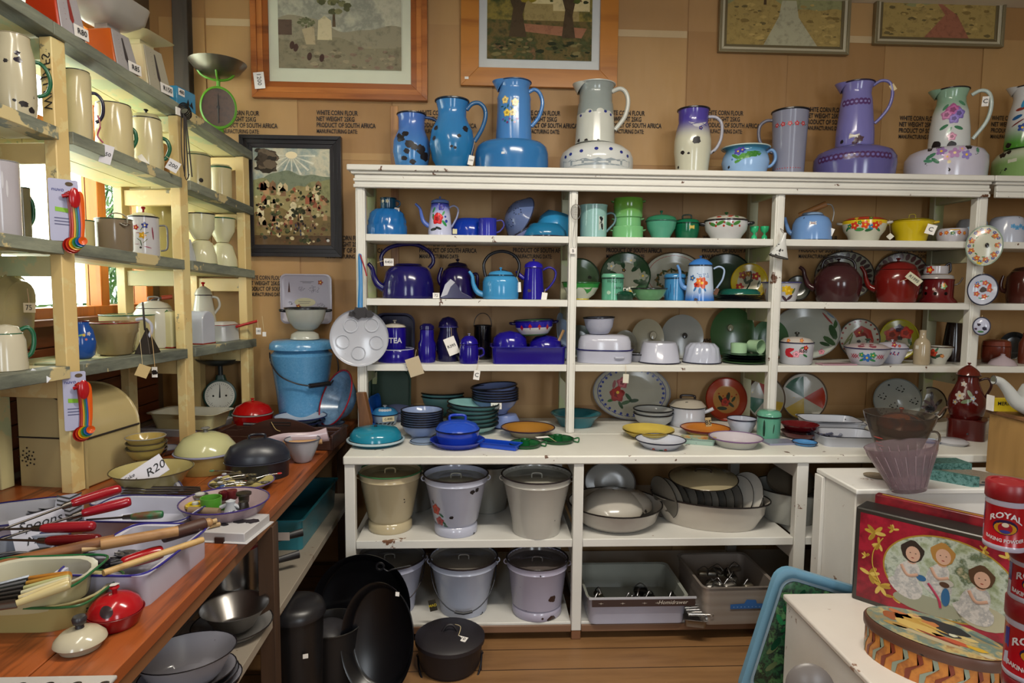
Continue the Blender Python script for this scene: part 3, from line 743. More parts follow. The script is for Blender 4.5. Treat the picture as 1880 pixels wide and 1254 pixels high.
def pm(c): return BLOTCH([c,c,'#%02x%02x%02x' % tuple(int(int(c[i:i+2],16)*.82) for i in (1,3,5))],30,4,GL)
def camp(m,sf,w,h):
    rect(m,sf,-w,-h,w,h,BLOTCH(['#9c9a88','#b9b5a0','#8b8c80','#c8c2ac'],7,4,GL))
    hills(m,sf,w,-h,-.25*h,.05,pm('#918a74'),.0004,5);hills(m,sf,w,-h,-.55*h,.04,pm('#877f68'),.0006,9)
    tree(m,sf,-.1*w,-.3*h,.55*h,[pm('#6a6a48'),pm('#7e7c58'),pm('#55573a')],pm('#5a4a38'),.0008,cr=.6)
    tree(m,sf,-.55*w,-.45*h,.3*h,[pm('#5a5e42'),pm('#6c6e50')],pm('#4a3a2c'),.0008,7)
    c=pm('#c8bb98');x=-.25*w;m.add([sf(x-.12*w,-.52*h,.0012),sf(x+.12*w,-.52*h,.0012),sf(x+.11*w,-.2*h,.0012),sf(x,-.12*h,.0012),sf(x-.1*w,-.2*h,.0012)],[(0,1,2,3,4)],c,False)
    m.add([sf(-.55*w,-.6*h,.0012),sf(-.4*w,-.6*h,.0012),sf(-.42*w,-.3*h,.0012),sf(-.62*w,-.35*h,.0012)],[(0,1,2,3)],pm('#b0a080'),False)
    rect(m,sf,-w,-.45*h,-.78*w,-.2*h,pm('#5c4a40'),.001)
    blobs(m,sf,60,-w,w,-h,-.6*h,.005,.025,[pm('#7c7460'),pm('#978c72'),pm('#6c6450'),pm('#857060')],.0013,3,.5)
    for x,y in ((-.78,-.62),(-.72,-.66),(-.5,-.8),(-.3,-.82)): m.motif('e',x*w,y*h,.02,'#4a3530',sf,80,.002)
def oaks(m,sf,w,h):
    rect(m,sf,-w,-h,w,h,BLOTCH(['#2f3a2a','#56552c','#8a7a3a','#3c4a34'],16,5,GL))
    rect(m,sf,-.3*w,-.35*h,.75*w,.35*h,pm('#9c8a5a'),.0003);m.add([sf(-.15*w,.0,.0006),sf(.25*w,.0,.0006),sf(.25*w,.2*h,.0006),sf(.05*w,.42*h,.0006),sf(-.15*w,.2*h,.0006)],[(0,1,2,3,4)],pm('#d2c494'),False)
    m.add([sf(.2*w,.12*h,.0007),sf(.8*w,.05*h,.0007),sf(.7*w,.3*h,.0007),sf(.3*w,.38*h,.0007)],[(0,1,2,3)],pm('#6a4a3a'),False);rect(m,sf,.25*w,-.12*h,.95*w,.1*h,pm('#cdbd8c'),.0006)
    rect(m,sf,-w,-h,w,-.3*h,BLOTCH(['#2c3420','#6a5a34','#3a4426','#8a6044'],14,5,GL),.0009)
    m.add([sf(-.5*w,-.35*h,.0011),sf(.9*w,-.42*h,.0011),sf(.8*w,-.6*h,.0011),sf(-.3*w,-.5*h,.0011)],[(0,1,2,3)],pm('#9a6a50'),False)
    for x,s in ((-.42,1.3),(.55,1.0)):
        P=[(x-.13*s,-.6),(x+.13*s,-.6),(x+.07*s,-.2),(x+.2*s,.4),(x+.05,.2),(x+.02,.7),(x-.06,.2),(x-.25*s,.5),(x-.07*s,-.1)]
        m.add([sf(a*w,c*h,.0014) for a,c in P],[tuple(range(len(P)))],pm('#4c3e2c'),False)
    blobs(m,sf,170,-w,w,.0,h,.008,.035,[pm('#2a331d'),pm('#4e5a26'),pm('#8a7a2a'),pm('#3a4522'),pm('#a8842e')],.0017,8)
    blobs(m,sf,60,-w,w,-h,-.6*h,.008,.03,[pm('#242c1a'),pm('#4a5030'),pm('#7a7048')],.0017,18,.4)
def veld(seed,road):
    def f(m,sf,w,h):
        rect(m,sf,-w,-h,w,h,pm('#a9b2a4'));hills(m,sf,w,-h,.55*h,.05*(1+seed % 2),pm('#8d9a9c'),.0004,seed);hills(m,sf,w,-h,.42*h,.07,pm('#7f9094'),.0006,seed+3)
        hills(m,sf,w,-h,.05*h,.02,pm('#8a8a60'),.0008,seed+5);hills(m,sf,w,-h,-.15*h,.05,pm('#a08a52'),.001,seed+9)
        if road: m.add([sf(-.25*w,-h,.0014),sf(.55*w,-h,.0014),sf(.32*w,-.5*h,.0014),sf(-.1*w,-.15*h,.0014),sf(.1*w,-.5*h,.0014)],[(0,1,2,3,4)],pm('#96604a'),False)
        else: m.add([sf(-.35*w,-h,.0014),sf(.6*w,-h,.0014),sf(.25*w,-.4*h,.0014),sf(.2*w,-.05*h,.0014),sf(-.05*w,-.05*h,.0014),sf(-.1*w,-.4*h,.0014)],[(0,1,2,3,4,5)],pm('#a9a68a'),False)
        blobs(m,sf,90,-w,w,-h,-.1*h,.006,.03,[pm('#7e6a3c'),pm('#b39a5c'),pm('#685c3a'),pm('#94804e')],.0013,seed,.4)
        tree(m,sf,-.35*w if not road else .2*w,-.15*h,(.62 if not road else .2)*h,[pm('#56603a'),pm('#747a48'),pm('#8f8444')],pm('#4a3a28'),.0018,seed,.6)
        tree(m,sf,-.85*w,.0,.35*h,[pm('#6a6a3e'),pm('#807a48')],pm('#4a3a28'),.0018,seed+1,.5)
    return f
def valley(m,sf,w,h):
    rect(m,sf,-w,-h,w,h,BLOTCH(['#6f7a72','#93a09a','#c9c2a8','#84908c'],9,5,GL))
    m.motif('e',-.0*w,.86*h,.03,'#f0e0b8',sf,0,.0006)
    for i in range(9):
        a=PI+PI*i/8;m.add([sf(.0,.85*h,.0004),sf(.62*w*math.cos(a-.05),.85*h+.42*h*math.sin(a-.05),.0004),sf(.62*w*math.cos(a+.05),.85*h+.42*h*math.sin(a+.05),.0004)],[(0,1,2)],pm('#d8d6c4'),False)
    blobs(m,sf,40,-w,-.3*w,.45*h,h,.02,.05,[pm('#4c4238'),pm('#6a5c4c'),pm('#38322c')],.0007,4)
    hills(m,sf,w,-h,.42*h,.04,pm('#7c8670'),.0009,3);hills(m,sf,w,-h,.28*h,.06,pm('#8a8a62'),.0011,6);hills(m,sf,w,-h,.05*h,.06,pm('#9a8e62'),.0013,8);hills(m,sf,w,-h,-.35*h,.04,pm('#7c6a44'),.0015,12)
    g=random.Random(4)
    for i in range(60):
        x=g.uniform(-.95,.8)*w;y=g.uniform(-.65,.2)*h;s=g.uniform(.008,.022);c=pm(g.choice(['#c9b48c','#b08a64','#8a6a50','#d8cba4','#9a5a44']))
        m.add([sf(x,y,.0019),sf(x+s*1.6,y,.0019),sf(x+s*1.6,y+s*1.6,.0019),sf(x+s*.8,y+s*2.5,.0019),sf(x,y+s*1.6,.0019)],[(0,1,2,3,4)],c,False)
    blobs(m,sf,170,-w,w,-h,.25*h,.004,.016,[pm('#3c4028'),pm('#565a38'),pm('#2a2c20'),pm('#c8b88e'),pm('#6a4a34')],.0021,14,.9)
    tree(m,sf,.15*w,-.5*h,.3*h,[pm('#2c301e'),pm('#40442a')],pm('#2a2018'),.0024,5,.45)
    for i in range(26):
        x=g.uniform(-.75,.6)*w;y=g.uniform(-.78,-.55)*h;m.motif('e',x,y,.008,g.choice(['#2a2420','#7a3a30','#3a3c50','#c8b898']),sf,90,.0026)
    rect(m,sf,-w,-h,w,-.8*h,pm('#5a4630'),.0018)
pinef=[WOOD('#a8642e','#7a3e18',.3,0,12),WOOD('#b87236','#8a4a1e',.3,0,12),WOOD('#96521f','#6e3814',.3,0,12)]
r,W,Hh=frame('large pine framed print of an ox wagon camp with a cream mount',459,-150,785,183,31,pinef,.035,camp,('#d3d6c0',18,25))
b=MB(PAPER);sf=flat((-.40,-.038,-Hh/2+.085),(1,0,.1),(-.1,0,1),(0,-1,0));rect(b,sf,-.026,-.045,.026,.035,PAPER);b.text('1200',lambda x,y,e=0: sf(y,-x,e),.03,0,0,INK,0,e=.001);b.build('price_tag',r)
pf2=[WOOD('#b4742c','#94581c',.3,0,9)]
r,W,Hh=frame('pine framed print of oak trees before a farmhouse with white mount',847,-150,1137,161,33,pf2,.025,oaks,('#cdd2d2',15,17),steps=1)
b=MB(PAPER);b.box((-W/2+.02,-.0265,-Hh/2+.03),(-W/2+.04,-.0255,-Hh/2+.042));b.build('sticker',r)
gf=[PLAIN('#8d8468',.35,.6),PLAIN('#c4bda4',.35,.4),PLAIN('#766c50',.35,.6)]
frame('gilt framed painting of a river plain with one tree',1324,-110,1565,98,15,gf,.028,veld(3,False))
frame('gilt framed painting of a pink road through dry hills',1612,-120,1851,84,15,gf,.028,veld(6,True))
bf=[PLAIN('#1c1a1e',.3),PLAIN('#141216',.3),PLAIN('#1f1c20',.3),PLAIN('#7a6238',.4,.4)]
r,W,Hh=frame('black framed picture of a busy valley town under sun rays',441,249,627,472,22,bf[:3],.035,valley)
b=MB(PAPER);b.motif('e',W/2-.075,-Hh/2+.085,.008,'#d8d8d0',flat((0,-.016,0),(1,0,0),(0,0,1),(0,-1,0)),0,extra=.9);b.build('sticker',r)
def ztop(o,v): return o.P.z+o.H(v)
# ================================================================ TOP OF THE RACK
Y0=3.17
V('jug','jug','small round blue enamel jug with large black chips, leftmost on top of the rack',('s','t',756,Y0+.05),[(24,0),(30,305),(34.5,282),(33.5,262),(27,248),(24,241),(24,222),(26,214)],'#3f7ab4',rim='#1c2230',rimr=1.6,chips=.0,g2='#4a6fb8',gz=(300,215),
  dec=[('x',735,262,9,'chip'),('x',744,254,7,'chip'),('x',751,272,9,'chip'),('x',761,278,7,'chip'),('x',747,285,6,'chip'),('x',774,281,10,'chip'),('x',783,292,11,'chip'),('x',742,297,6,'chip'),('x',729,256,6,'chip'),('x',758,303,6,'chip')],parts=[('handle',[(780,217),(795,219),(804,226),(808,245),(798,262),(788,270)],2.8,'#2d4f80')])
V('jug','jug','larger round turquoise blue jug with curled handle on top of the rack',('s','t',830,Y0-.02),[(25,0),(26,312),(36,296),(41.5,268),(38,243),(29,226),(26,218),(26,205),(30,190)],'#1f6a9c',rim='#1a2836',rimr=2,chips=0,g2='#3478b4',gz=(310,200),
  dec=[('x',797,243,6,'chip'),('x',793,262,5,'chip'),('x',856,245,7,'chip'),('x',843,259,4,'chip'),('x',829,278,3,'chip'),('x',835,280,3,'chip')],parts=[('handle',[(856,204),(866,193),(879,191),(889,200),(891,216),(884,238),(871,260)],4,'#2f6596'),('tag',864,298,10,17,'1200',None,12,(871,262))])
b1=V('basin','basin','upturned blue enamel basin carrying the tall blue flowered pitcher',('s','t',939,Y0),[(67,0),(67.5,300),(67,285),(64,274),(58,268),(45,266.5),(0,266)],'#2f6ea8',hollow=False,chips=0,dec=[('w',924,295,1,'#d8dce0',0,[(-.008,-.005),(.008,-.005),(.008,.005),(-.008,.005)])])
V('pitcher','pitcher','tall blue enamel pitcher with yellow roses painted on the front',('z',943,Y0,ztop(b1,266)),[(33,0),(33,255),(31,210),(30.5,190),(31,184),(27,172),(27,165),(31,156)],'#4d86c6',rim='#2c4a70',chips=0,
  dec=[('r',926,193,6.5,'#e2c27a'),('r',945,198,6.5,'#e2c27a'),('r',930,216,6.5,'#dcbc50'),('r',941,216,6,'#e6cc90')]+[('d',926,193,2,'#7a3020'),('d',945,198,2,'#7a3020'),('d',930,216,2,'#7a3020')]+[('l',920+i*6,204+(i % 2)*4,3.4,'#2c5a50',40*i) for i in range(5)]+[('d',922+i*4.5,227+(i % 3)*3,2.2,['#6a4a9a','#2c6a70','#7a3a70'][i % 3]) for i in range(7)],
  parts=[('lip',-1,9,2),('handle',[(969,172),(980,167),(990,174),(995,192),(989,215),(975,233)],3.6)])
b2=V('basin','basin','upturned grey and white basin with scalloped edge and blue dots',('s','t',1094,Y0),[(66,0),(67.5,302),(67,294),(63,284),(50,274),(38,269),(0,268)],'#c9ccca',hollow=False,chips=0,bands=None,
  dec=[('w',1094,306,1,'#8b959b',0,[(-.185+.0125*i,-.024+.018) if 0 else (-.19+.02*i,(.004+.005*math.cos(i*1.9))) for i in range(20)][::-1]+[(-.19+.02*i,-.024) for i in range(20)])]+[('e',u,v,3.6,'#27307e',0,.8) for u,v in ((1030,296),(1044,293),(1067,290),(1094,287),(1120,287),(1142,291),(1159,296))])
V('pitcher','pitcher','tall grey and white pitcher with scalloped band and blue dots',('z',1092,Y0,ztop(b2,267.8)),[(37,0),(36.5,262),(34,215),(32,195),(30.5,192),(30,178),(29.5,170),(35,160)],'#c4c6bd',chips=.15,rim='#b9beba',bands=[(214,'#8d9694')],
  dec=[('x',1058,263,4,'chip'),('x',1076,265,4,'chip'),('x',1098,266,3,'chip')]+[('e',u,213.5+dv,7,'#c4c6bd',0,.7) for u,dv in ((1066,6),(1080,1),(1101,0),(1119,3))]+[('e',u,v,3,'#27307e',0,.8) for u,v in ((1062,219),(1082,214),(1111,214),(1124,218))],
  parts=[('lip',-1,8,2),('handle',[(1121,172),(1136,167),(1147,175),(1151,193),(1145,218),(1128,240)],4.2,'#c4c6bd')])
V('jug','jug','tall barrel shaped jug shaded purple to cream with black chips',('s','t',1269.5,Y0),[(29,0),(31,305),(34,280),(34,262),(31,243),(27,229),(27.5,222),(27.5,212),(29,206)],'#c3c2ae',g2='#4a3f94',gz=(262,225),rim='#1c1a24',rimr=1.8,chips=0,
  dec=[('w',1280,236,1,'#c6c4c8',0,[(-.05,.012),(.045,.012),(.03,-.002),(.0,-.018),(-.02,-.014),(-.035,.0)]),('f',1284,244,4,'#2c2a80'),('s',1272,236,7,'#3a3a86',10),('s',1292,237,6,'#3a3a86',-20),('x',1277,266,8,'chip'),('x',1251,286,4,'chip'),('x',1263,288,2.4,'chip'),('x',1241,310,3,'chip')],
  parts=[('handle',[(1297,219),(1311,221),(1321,233),(1321,257),(1313,275),(1302,284)],3,'#a9a9b6','handle',1,.5)])
V('chamber_pot','chamber pot','squat blue shaded chamber pot painted with a violet iris',('s','t',1367,Y0),[(37,0),(41,312),(44.5,300),(42,289),(37,281),(38,278),(45,274)],'#8fb2dc',g2='#2f7596',gz=(300,276),rim='#b9cdc9',chips=0,
  dec=[('f',1353,285,8,'#5a4fae'),('f',1361,283,6,'#4a43a0'),('l',1370,293,16,'#4c8a3c',15),('l',1382,291,15,'#3c7a34',5),('l',1357,298,12,'#5a9a44',40),('l',1348,294,8,'#4c8a3c',-30),('d',1342,299,2,'#4a7ab0'),('x',1334,311,3,'chip')],
  parts=[('handle',[(1404,284),(1413,279),(1420,285),(1421,297),(1414,307),(1406,309)],3,'#6f9acc')])
V('mug','tankard','tall grey enamel tankard with a band of small red flowers',('s','t',1446,Y0),[(29,0),(30,305),(34,212),(34.5,209)],'#84879a',rim='#17161a',rimr=2,chips=0,sx=1,
  dec=[('f',1420+i*13,236,4.6,'#b04048',30*i,'#c8c8c8') for i in range(5)]+[('s',1414+i*13,236+(i % 2)*2,4,'#4a6a5a',30) for i in range(6)]+[('d',1420+i*5,313,1,'#b04048') for i in range(11)],
  parts=[('handle',[(1416,222),(1402,221),(1390,230),(1389,250),(1397,268),(1408,276),(1416,280)],3.4,'#6c6a78')])
b3=V('basin','basin','upturned lavender basin with a lace band carrying the lavender pitcher',('s','t',1566,Y0),[(75,0),(78,306),(77.5,294),(70,283),(52,276),(36,273),(0,273)],'#5a568e',hollow=False,chips=0,
  dec=[('e',1494+i*9.6,299-1.5*math.sin(PI*i/15),5.6,'#4a2c58',0,1.05) for i in range(16)]+[('e',1494+i*9.6,299-1.5*math.sin(PI*i/15),2.6,'#6a66a4',0,.9) for i in range(16)])
V('pitcher','pitcher','lavender pitcher with a maroon lace band and chipped dark lip',('z',1568,Y0,ztop(b3,272.8)),[(35,0),(36.5,268),(36,245),(31,200),(29.5,188),(27,178),(27.5,170),(32,158)],'#7672b0',rim='#2c2238',rimr=1.6,chips=0,
  dec=[('e',1543+i*8.4,195,4.8,'#54366c',0,1.25) for i in range(7)]+[('e',1543+i*8.4,195,2.2,'#8a86c0',0,.9) for i in range(7)]+[('w',1567,256,1,'#c9c2b0',0,[(-.024,-.012),(.022,-.014),(.024,.008),(-.02,.012)]),('x',1577,262,8,'#4a3038'),('x',1543,264,4,'chip'),('x',1569,268,5,'#4a3038')],
  parts=[('lip',-1,10,3),('handle',[(1596,164),(1611,157),(1626,162),(1632,180),(1628,202),(1615,220),(1603,231)],3.2,'#6c6aa6'),('tag',1632,172,8,12,'',2,-30,None,'#c9b890')])
b4=V('basin','basin','upturned white basin with pink flowers under the green topped pitcher',('s','t',1733,Y0),[(77,0),(79,308),(78.5,294),(70,283),(60,279),(38,277),(0,277)],'#c2bfcf',hollow=False,chips=.4,
  dec=[('f',1725,289,9,'#9a78b4'),('f',1749,294,10,'#b48ab8',20,'#f0d8a0'),('f',1771,298,9,'#8f80c0'),('f',1736,300,7,'#d0a8c0'),('f',1762,287,6,'#c8a0c8'),('l',1706,296,9,'#3f7a5c',30),('l',1701,304,8,'#4f8a6c',-10),('l',1715,305,8,'#3f7a5c',-40),('l',1796,288,9,'#4f8a6c',80),('x',1722,280,6,'chip'),('x',1775,283,6,'chip'),('x',1703,282,5,'chip'),('d',1740,309,3,'#e0d0a0')])
V('pitcher','pitcher','white pitcher with pale green neck and a purple pink flower spray',('z',1741,Y0,ztop(b4,276.4)),[(39,0),(40,270),(38.5,240),(34,210),(28,194),(27,184),(33,170)],'#c8cbca',g2='#86a890',gz=(222,190),rim='#241c22',rimr=1.6,chips=.1,
  dec=[('r',1745,210,11,'#a85c8c'),('r',1757,217,10,'#7a6cae'),('r',1734,218,9,'#b87aa0'),('r',1748,226,9,'#8a7ab8'),('l',1763,198,8,'#4f8a68',-30),('l',1731,204,7,'#4f8a68',50),('l',1730,240,8,'#3f7a58',30),('l',1758,243,8,'#3f7a58',-20),('l',1741,246,6,'#4f8a68',60),('r',1746,258,7,'#c890a8'),('x',1715,271,10,'chip'),('x',1747,273,8,'chip')],
  parts=[('lip',-1,12,3),('handle',[(1777,182),(1793,176),(1808,183),(1813,205),(1806,232),(1784,260)],4,'#b6c4be'),('tag',1802,197,10,17,'C',4,4)])
b5=V('basin','basin','upturned pale green basin with black chips at the right edge of the rack top',('s','t',1893,Y0),[(78,0),(80,306),(79,294),(70,283),(60,278),(38,276),(0,276)],'#7fa060',g2='#b8c0a8',gz=(306,285),hollow=False,chips=.5,dec=[('x',1828,286,8,'chip'),('x',1845,283,5,'chip'),('w',1854,301,1,'#c9c9b4',0,[(-.02,-.01),(.02,-.006),(.02,.01),(-.02,.008)])])
V('pitcher','pitcher','white pitcher with blue flowers and a green foot, cut by the right edge',('z',1880,Y0,ztop(b5,276)),[(39,0),(40,268),(38,240),(34,210),(28,190),(27,182),(32,165)],'#4c8a30',g2='#c6c8c8',gz=(268,225),rim='#241c22',rimr=1.6,chips=0,
  dec=[('l',1862,220,9,'#245c94',20),('l',1874,196,9,'#2f88b8',70),('f',1874,240,8,'#2c4a94'),('l',1868,206,8,'#8a3a30',10),('s',1864,230,12,'#7a3a38',30),('x',1846,268,6,'chip')],parts=[('lip',-1,10,4)])

# ================================================================ SHELF ONE, left bay
Y1=3.15
m1=V('jelly_mould','mould','blue fluted enamel mould standing upside down at the left end of the first shelf',('s','1',711,Y1),[(37,0),(37,416),(35,413),(34,406),(30,393),(24,386),(0,384)],'#1f66a8',hollow=False,chips=0,flute=(14,.06,7,412,386))
V('mug','mug','tiny teal mug with white flowers on the fluted blue mould',('z',713,Y1,ztop(m1,384.5)),[(14,0),(14.5,382),(14.5,365)],'#0e4a68',rim='#0c2c3c',chips=0,dec=[('f',702,371,3.4,'#cfd0b8'),('f',711,371,4,'#cfd0b8')],parts=[('handle',[(727,368),(733,370),(734,376),(727,381)],1.6),('tag',728,389,9,12,'C',16,8)])
V('coffee_pot','coffee pot','tall blue coffee pot with a big red flower on the first shelf',('s','1',808,Y1-.03),[(22,0),(22,425),(19.5,400),(16.5,376)],'#b9bcd6',g2='#2638a8',gz=(400,374),chips=0,dec=[('r',803,404,10,'#b82028'),('r',806,400,6,'#d84040'),('r',810,383,6,'#24208a'),('l',796,388,6,'#2c7a4c',60),('l',816,412,7,'#2c8a4c',-50),('l',795,400,6,'#2c7a4c',100),('l',814,394,5,'#4a9a5c',60),('d',820,408,3,'#3040a0'),('l',795,423,7,'#20282c',10),('l',805,421,6,'#20282c',-20),('d',818,400,2,'#3040a0')],
  lid=dict(prof=[(17,375),(16,370),(10,367),(0,366)],col='#5a74b4',knob=(2.5,362)),parts=[('spout',[(788,416,4.5),(778,408,4),(774,396,3.2),(771,384,2.6),(763,376,2.2)],'#4a66b8'),('handle',[(824,382),(833,378),(841,384),(839,398),(833,410),(829,417)],1.7,'#8f96b8'),('tag',835,425,8,9,'',6,0,None,'#c9c4a0')])
V('bowl','bowl','upturned royal blue bowl behind the red flowered coffee pot',('s','1',862,Y1+.06),[(36,0),(36,426),(33,412),(24,403),(0,401)],'#0f36a0',hollow=False,chips=0)
V('mug','mug','small ultramarine mug with a thin handle on the first shelf',('s','1',895,Y1-.05),[(17,0),(17,428),(16,404),(17,402)],'#2a30a0',chips=0,parts=[('handle',[(910,406),(921,405),(925,414),(918,424),(911,427)],1.5,'#3a3a90')])
CO=root('colander','colander','grey blue enamel colander leaning on its side, first shelf',(xat(950,Y1,1.737+.06),Y1,1.737+.106),0)
CM=Matrix.Rotation(.45,4,'Z') @ Matrix.Rotation(math.radians(114),4,'Y') @ Matrix.Translation((0,0,-.05))
b=MB(EN('#5c6c96',.1));b.M=CM;kk=Y1/FPX
pr=[(.001,0),(.35,.02),(.6,.14),(.85,.42),(1.0,.62)];pr=[(a*40*kk,c*40*kk) for a,c in pr]
b.lathe(pr);b.lathe([(a,c+.002) for a,c in pr])
def sfc(x,y,e=0):
    h=math.hypot(x,y)
    for (a,za),(c,zc_) in zip(pr,pr[1:]):
        if h <=c: return Vector((x,y,za+(zc_-za)*(h-a)/(c-a)-.001-e))
    return Vector((x,y,pr[-1][1]))
for cx_,cy_ in ((-.045,.045),(-.06,-.02),(.0,-.06),(-.01,.0),(.055,-.03),(.05,.04)):
    for i in range(8): b.motif('d',cx_+.016*math.cos(i*PI/4),cy_+.016*math.sin(i*PI/4),.0022,'#181a28',sfc,e=.002)
b.build('bowl_body',CO);b=MB(EN('#2c3450'));b.M=CM;b.ring(40*kk,.003,.62*40*kk);b.tube([(38*kk,-.012,.065),(50*kk,0,.07),(38*kk,.012,.065)],.003);b.build('rim',CO)
V('bowl','bowl','upturned teal blue bowl with a brown rim at the right of the first shelf bay',('s','1',1000,Y1-.04),[(40,0),(40,431),(38,424),(27,412),(0,410)],'#1c6a94',hollow=False,chips=.1,foot='#2c2430')
V('bowl','bowl','sky blue bowl tipped on its rim behind the teal bowl, touching the post',('z',1014,Y1+.05,1.736+.024),[(34,0),(34,430),(31,405),(20,390),(0,388)],'#2f86b8',hollow=False,chips=0,roll=14)
V('dish','dish','shallow lavender dish with dark rim propped beside the colander',('s','1',966,Y1-.02),[(12,0),(22,428),(25,424)],'#8086b4',rim='#1c1c2c',chips=0,roll=-30)
# ---- second bay
V('mug','mug','large pale aqua mug with an ink figure label, second bay of the first shelf',('s','1',1089,Y1),[(24,0),(24.5,430),(24.5,384),(25.5,378)],'#8fb8b4',chips=.15,dec=[('w',1104,412,1,'#b8c4bc',0,[(-.014,-.035),(.017,-.035),(.017,.035),(-.014,.035)]),('l',1104,408,7,'#20242a',60),('l',1106,417,7,'#20242a',100),('d',1103,403,3,'#20242a')],parts=[('handle',[(1112,394),(1122,392),(1129,398),(1127,410),(1118,420),(1113,426)],2,'#5a7a80')])
V('food_carrier','food carrier','stacked apple green enamel food carrier in four tiers',('s','1',1152,Y1),[(28,0),(28.5,420),(28,417),(24,416),(24,402),(26.5,400),(26.5,385),(27,384),(27,368),(26,366)],'#6fae74',g2='#5a8c30',gz=(412,375),chips=.3,dec=(),parts=[('ears',372,6,4,1.3,'#4a7a3c'),('ears',404,6,5,1.3,'#5a8a5c'),('ears',424,6,4,1.3,'#5a8a5c')])
V('bowl','bowl with lid','footed green enamel bowl with a domed lid and tall knob',('s','1',1213,Y1),[(16,0),(18,434),(26,420),(28.5,407)],'#4f9a80',chips=0,rim='#2c5c4c',lid=dict(prof=[(29.5,406),(26,400),(14,396),(4,395)],col='#2f7a5a',knob=(3,387)))
V('casserole','pot','small dark green lidded pot with a gold sticker and ring handle',('s','1',1260,Y1+.04),[(18,0),(21,434),(23,424),(23.5,411)],'#0f5f40',chips=0,rim='#0c3826',lid=dict(prof=[(24,410),(21,405),(8,402)],col='#136a48',knob=(5,395),loop=True,knobcol='#0c3826'),dec=[('w',1270,419,1,'#c8b45c',0,[(-.013,-.009),(.013,-.009),(.013,.009),(-.013,.009)])])
V('casserole','pot','white round casserole with red berries and green leaves around it',('s','1',1332,Y1-.03),[(26,0),(30,434),(38,424),(40,414),(40,407)],'#c3c3c4',chips=0,rim='#241c20',
  dec=sum([[('l',1306+i*15.5,415-2*(i % 2),8,'#3f7a34',(-20,25)[i % 2]),('d',1299+i*15,412,2,'#8a2a20'),('d',1313+i*15,418,2,'#a83020')] for i in range(4)],[]),
  lid=dict(prof=[(40,406),(34,401),(18,397),(4,396)],col='#c0bcae',knob=(4,390),knobcol='#1f5a30',rim='#241c20',dec=[('l',1318,401,5,'#a83828',0),('l',1340,400,6,'#b84838',10),('l',1352,401,5,'#3f7a34',-10)]),parts=[('ears',412,7,9,3,'#16161c')])
for i,(u,l) in enumerate(((1384,'bright green plastic egg cup beside the casserole, nearer to it'),(1403,'bright green plastic egg cup nearest the white post'))):
    V('egg_cup','egg cup',l,('s','1',u,Y1-.05),[(6,0),(5,434),(2,431),(2.5,428),(7,425),(8.5,418),(8.2,416)],'#2fae74',chips=0,seg=20,group='green egg cups')
# ---- third bay
V('kettle','kettle','small light blue kettle with a wooden bail grip, first shelf',('s','1',1489,Y1-.02),[(38,0),(38,430),(36,412),(31,402),(24,398),(21,397)],'#6f96cc',chips=.1,rim=None,foot='#1c2030',dec=[('w',1491,413,1,'#d2d2d0',0,[(-.016,-.008),(.016,-.008),(.016,.008),(-.016,.008)]),('T',1491,413,5,'#7a2a30','565')],
  lid=dict(prof=[(21,396),(18,392),(8,390)],col='#86a2c4',knob=(4,382),knobcol='#a8b8a8'),parts=[('spout',[(1456,430,5),(1447,424,4.5),(1442,412,3.6),(1438,398,3)],None),('handle',[(1468,402),(1465,396)],1.3,'#8a8a88','wire'),('handle',[(1465,396),(1489,386),(1514,376)],6,None,'wooden_grip',1,0,WOOD('#a8723c','#86582c',.5,0)),('handle',[(1514,377),(1523,379),(1528,392),(1526,408)],1.3,'#8a8a88','wire'),('tag',1525,428,7,13,'',10,20)])
V('casserole','pot','white casserole with bright orange and red flowers and a yellow rim',('s','1',1585,Y1-.02),[(27,0),(31,434),(39,424),(42,413),(42,407)],'#c6c6b4',bands=[(412,'#d8b818')],chips=0,
  dec=[('f',1567+i*20,417-(i % 2),7.5,['#c8381c','#d84c1c','#c83418'][i]) for i in range(3)]+[('f',1556,418,5,'#2c7a4c'),('f',1577,412,4,'#3c8a3c'),('f',1598,420,5,'#2f7ab0'),('f',1617,413,4,'#d87020'),('l',1551,422,6,'#2c6a3c',40),('l',1576,424,8,'#3c8a44',0),('l',1594,425,7,'#2c6a3c',15),('l',1612,424,6,'#2c7a4c',-30)],
  lid=dict(prof=[(41,406),(32,402),(14,399),(0,399)],col='#c84028',dec=[('f',1570,403,4,'#d8b030'),('f',1597,403,4,'#3c7a3c')]),parts=[('ears',411,6,8,2.6,'#b9b4ac')])
V('casserole','pot','plain yellow two handled pot with a looped lid',('s','1',1672,Y1),[(28,0),(31,434),(38,422),(41,408)],'#c9b018',chips=0,rim='#b8a012',lid=dict(prof=[(40,406),(34,404),(8,403)],col='#c8b220',knob=(3.6,394),loop=True),parts=[('ears',411,7,8,2.4,'#c9a81c'),('tag',1706,426,15,17,'C',40,18),('tag',1634,436,9,9,'',38,45,(1631,406),'#d4cfbf')])
V('dish','dish','low white dish with an orange flower border under the post',('s','1',1747,Y1-.03),[(26,0),(30,436),(30,424),(28,421)],'#bcb8c0',chips=.2,dec=[('f',1724+i*12,430-(i % 2),4,['#b84828','#c86828','#4a7a4c','#b84828','#c87838'][i]) for i in range(5)]+[('s',1752,424,9,'#c8a030',0)],hollow=True)
V('basin','basin','white upturned basin with blue flowers behind the post, first shelf',('s','1',1846,Y1),[(36,0),(36,434),(33,408),(30,402),(24,399),(0,398)],'#b8bccb',hollow=False,chips=.1,foot='#2c3a58',dec=[('f',1858+i*8,418+3*(i % 2),4.5,'#5c9ac8',20*i,'#4a80a8') for i in range(4)])
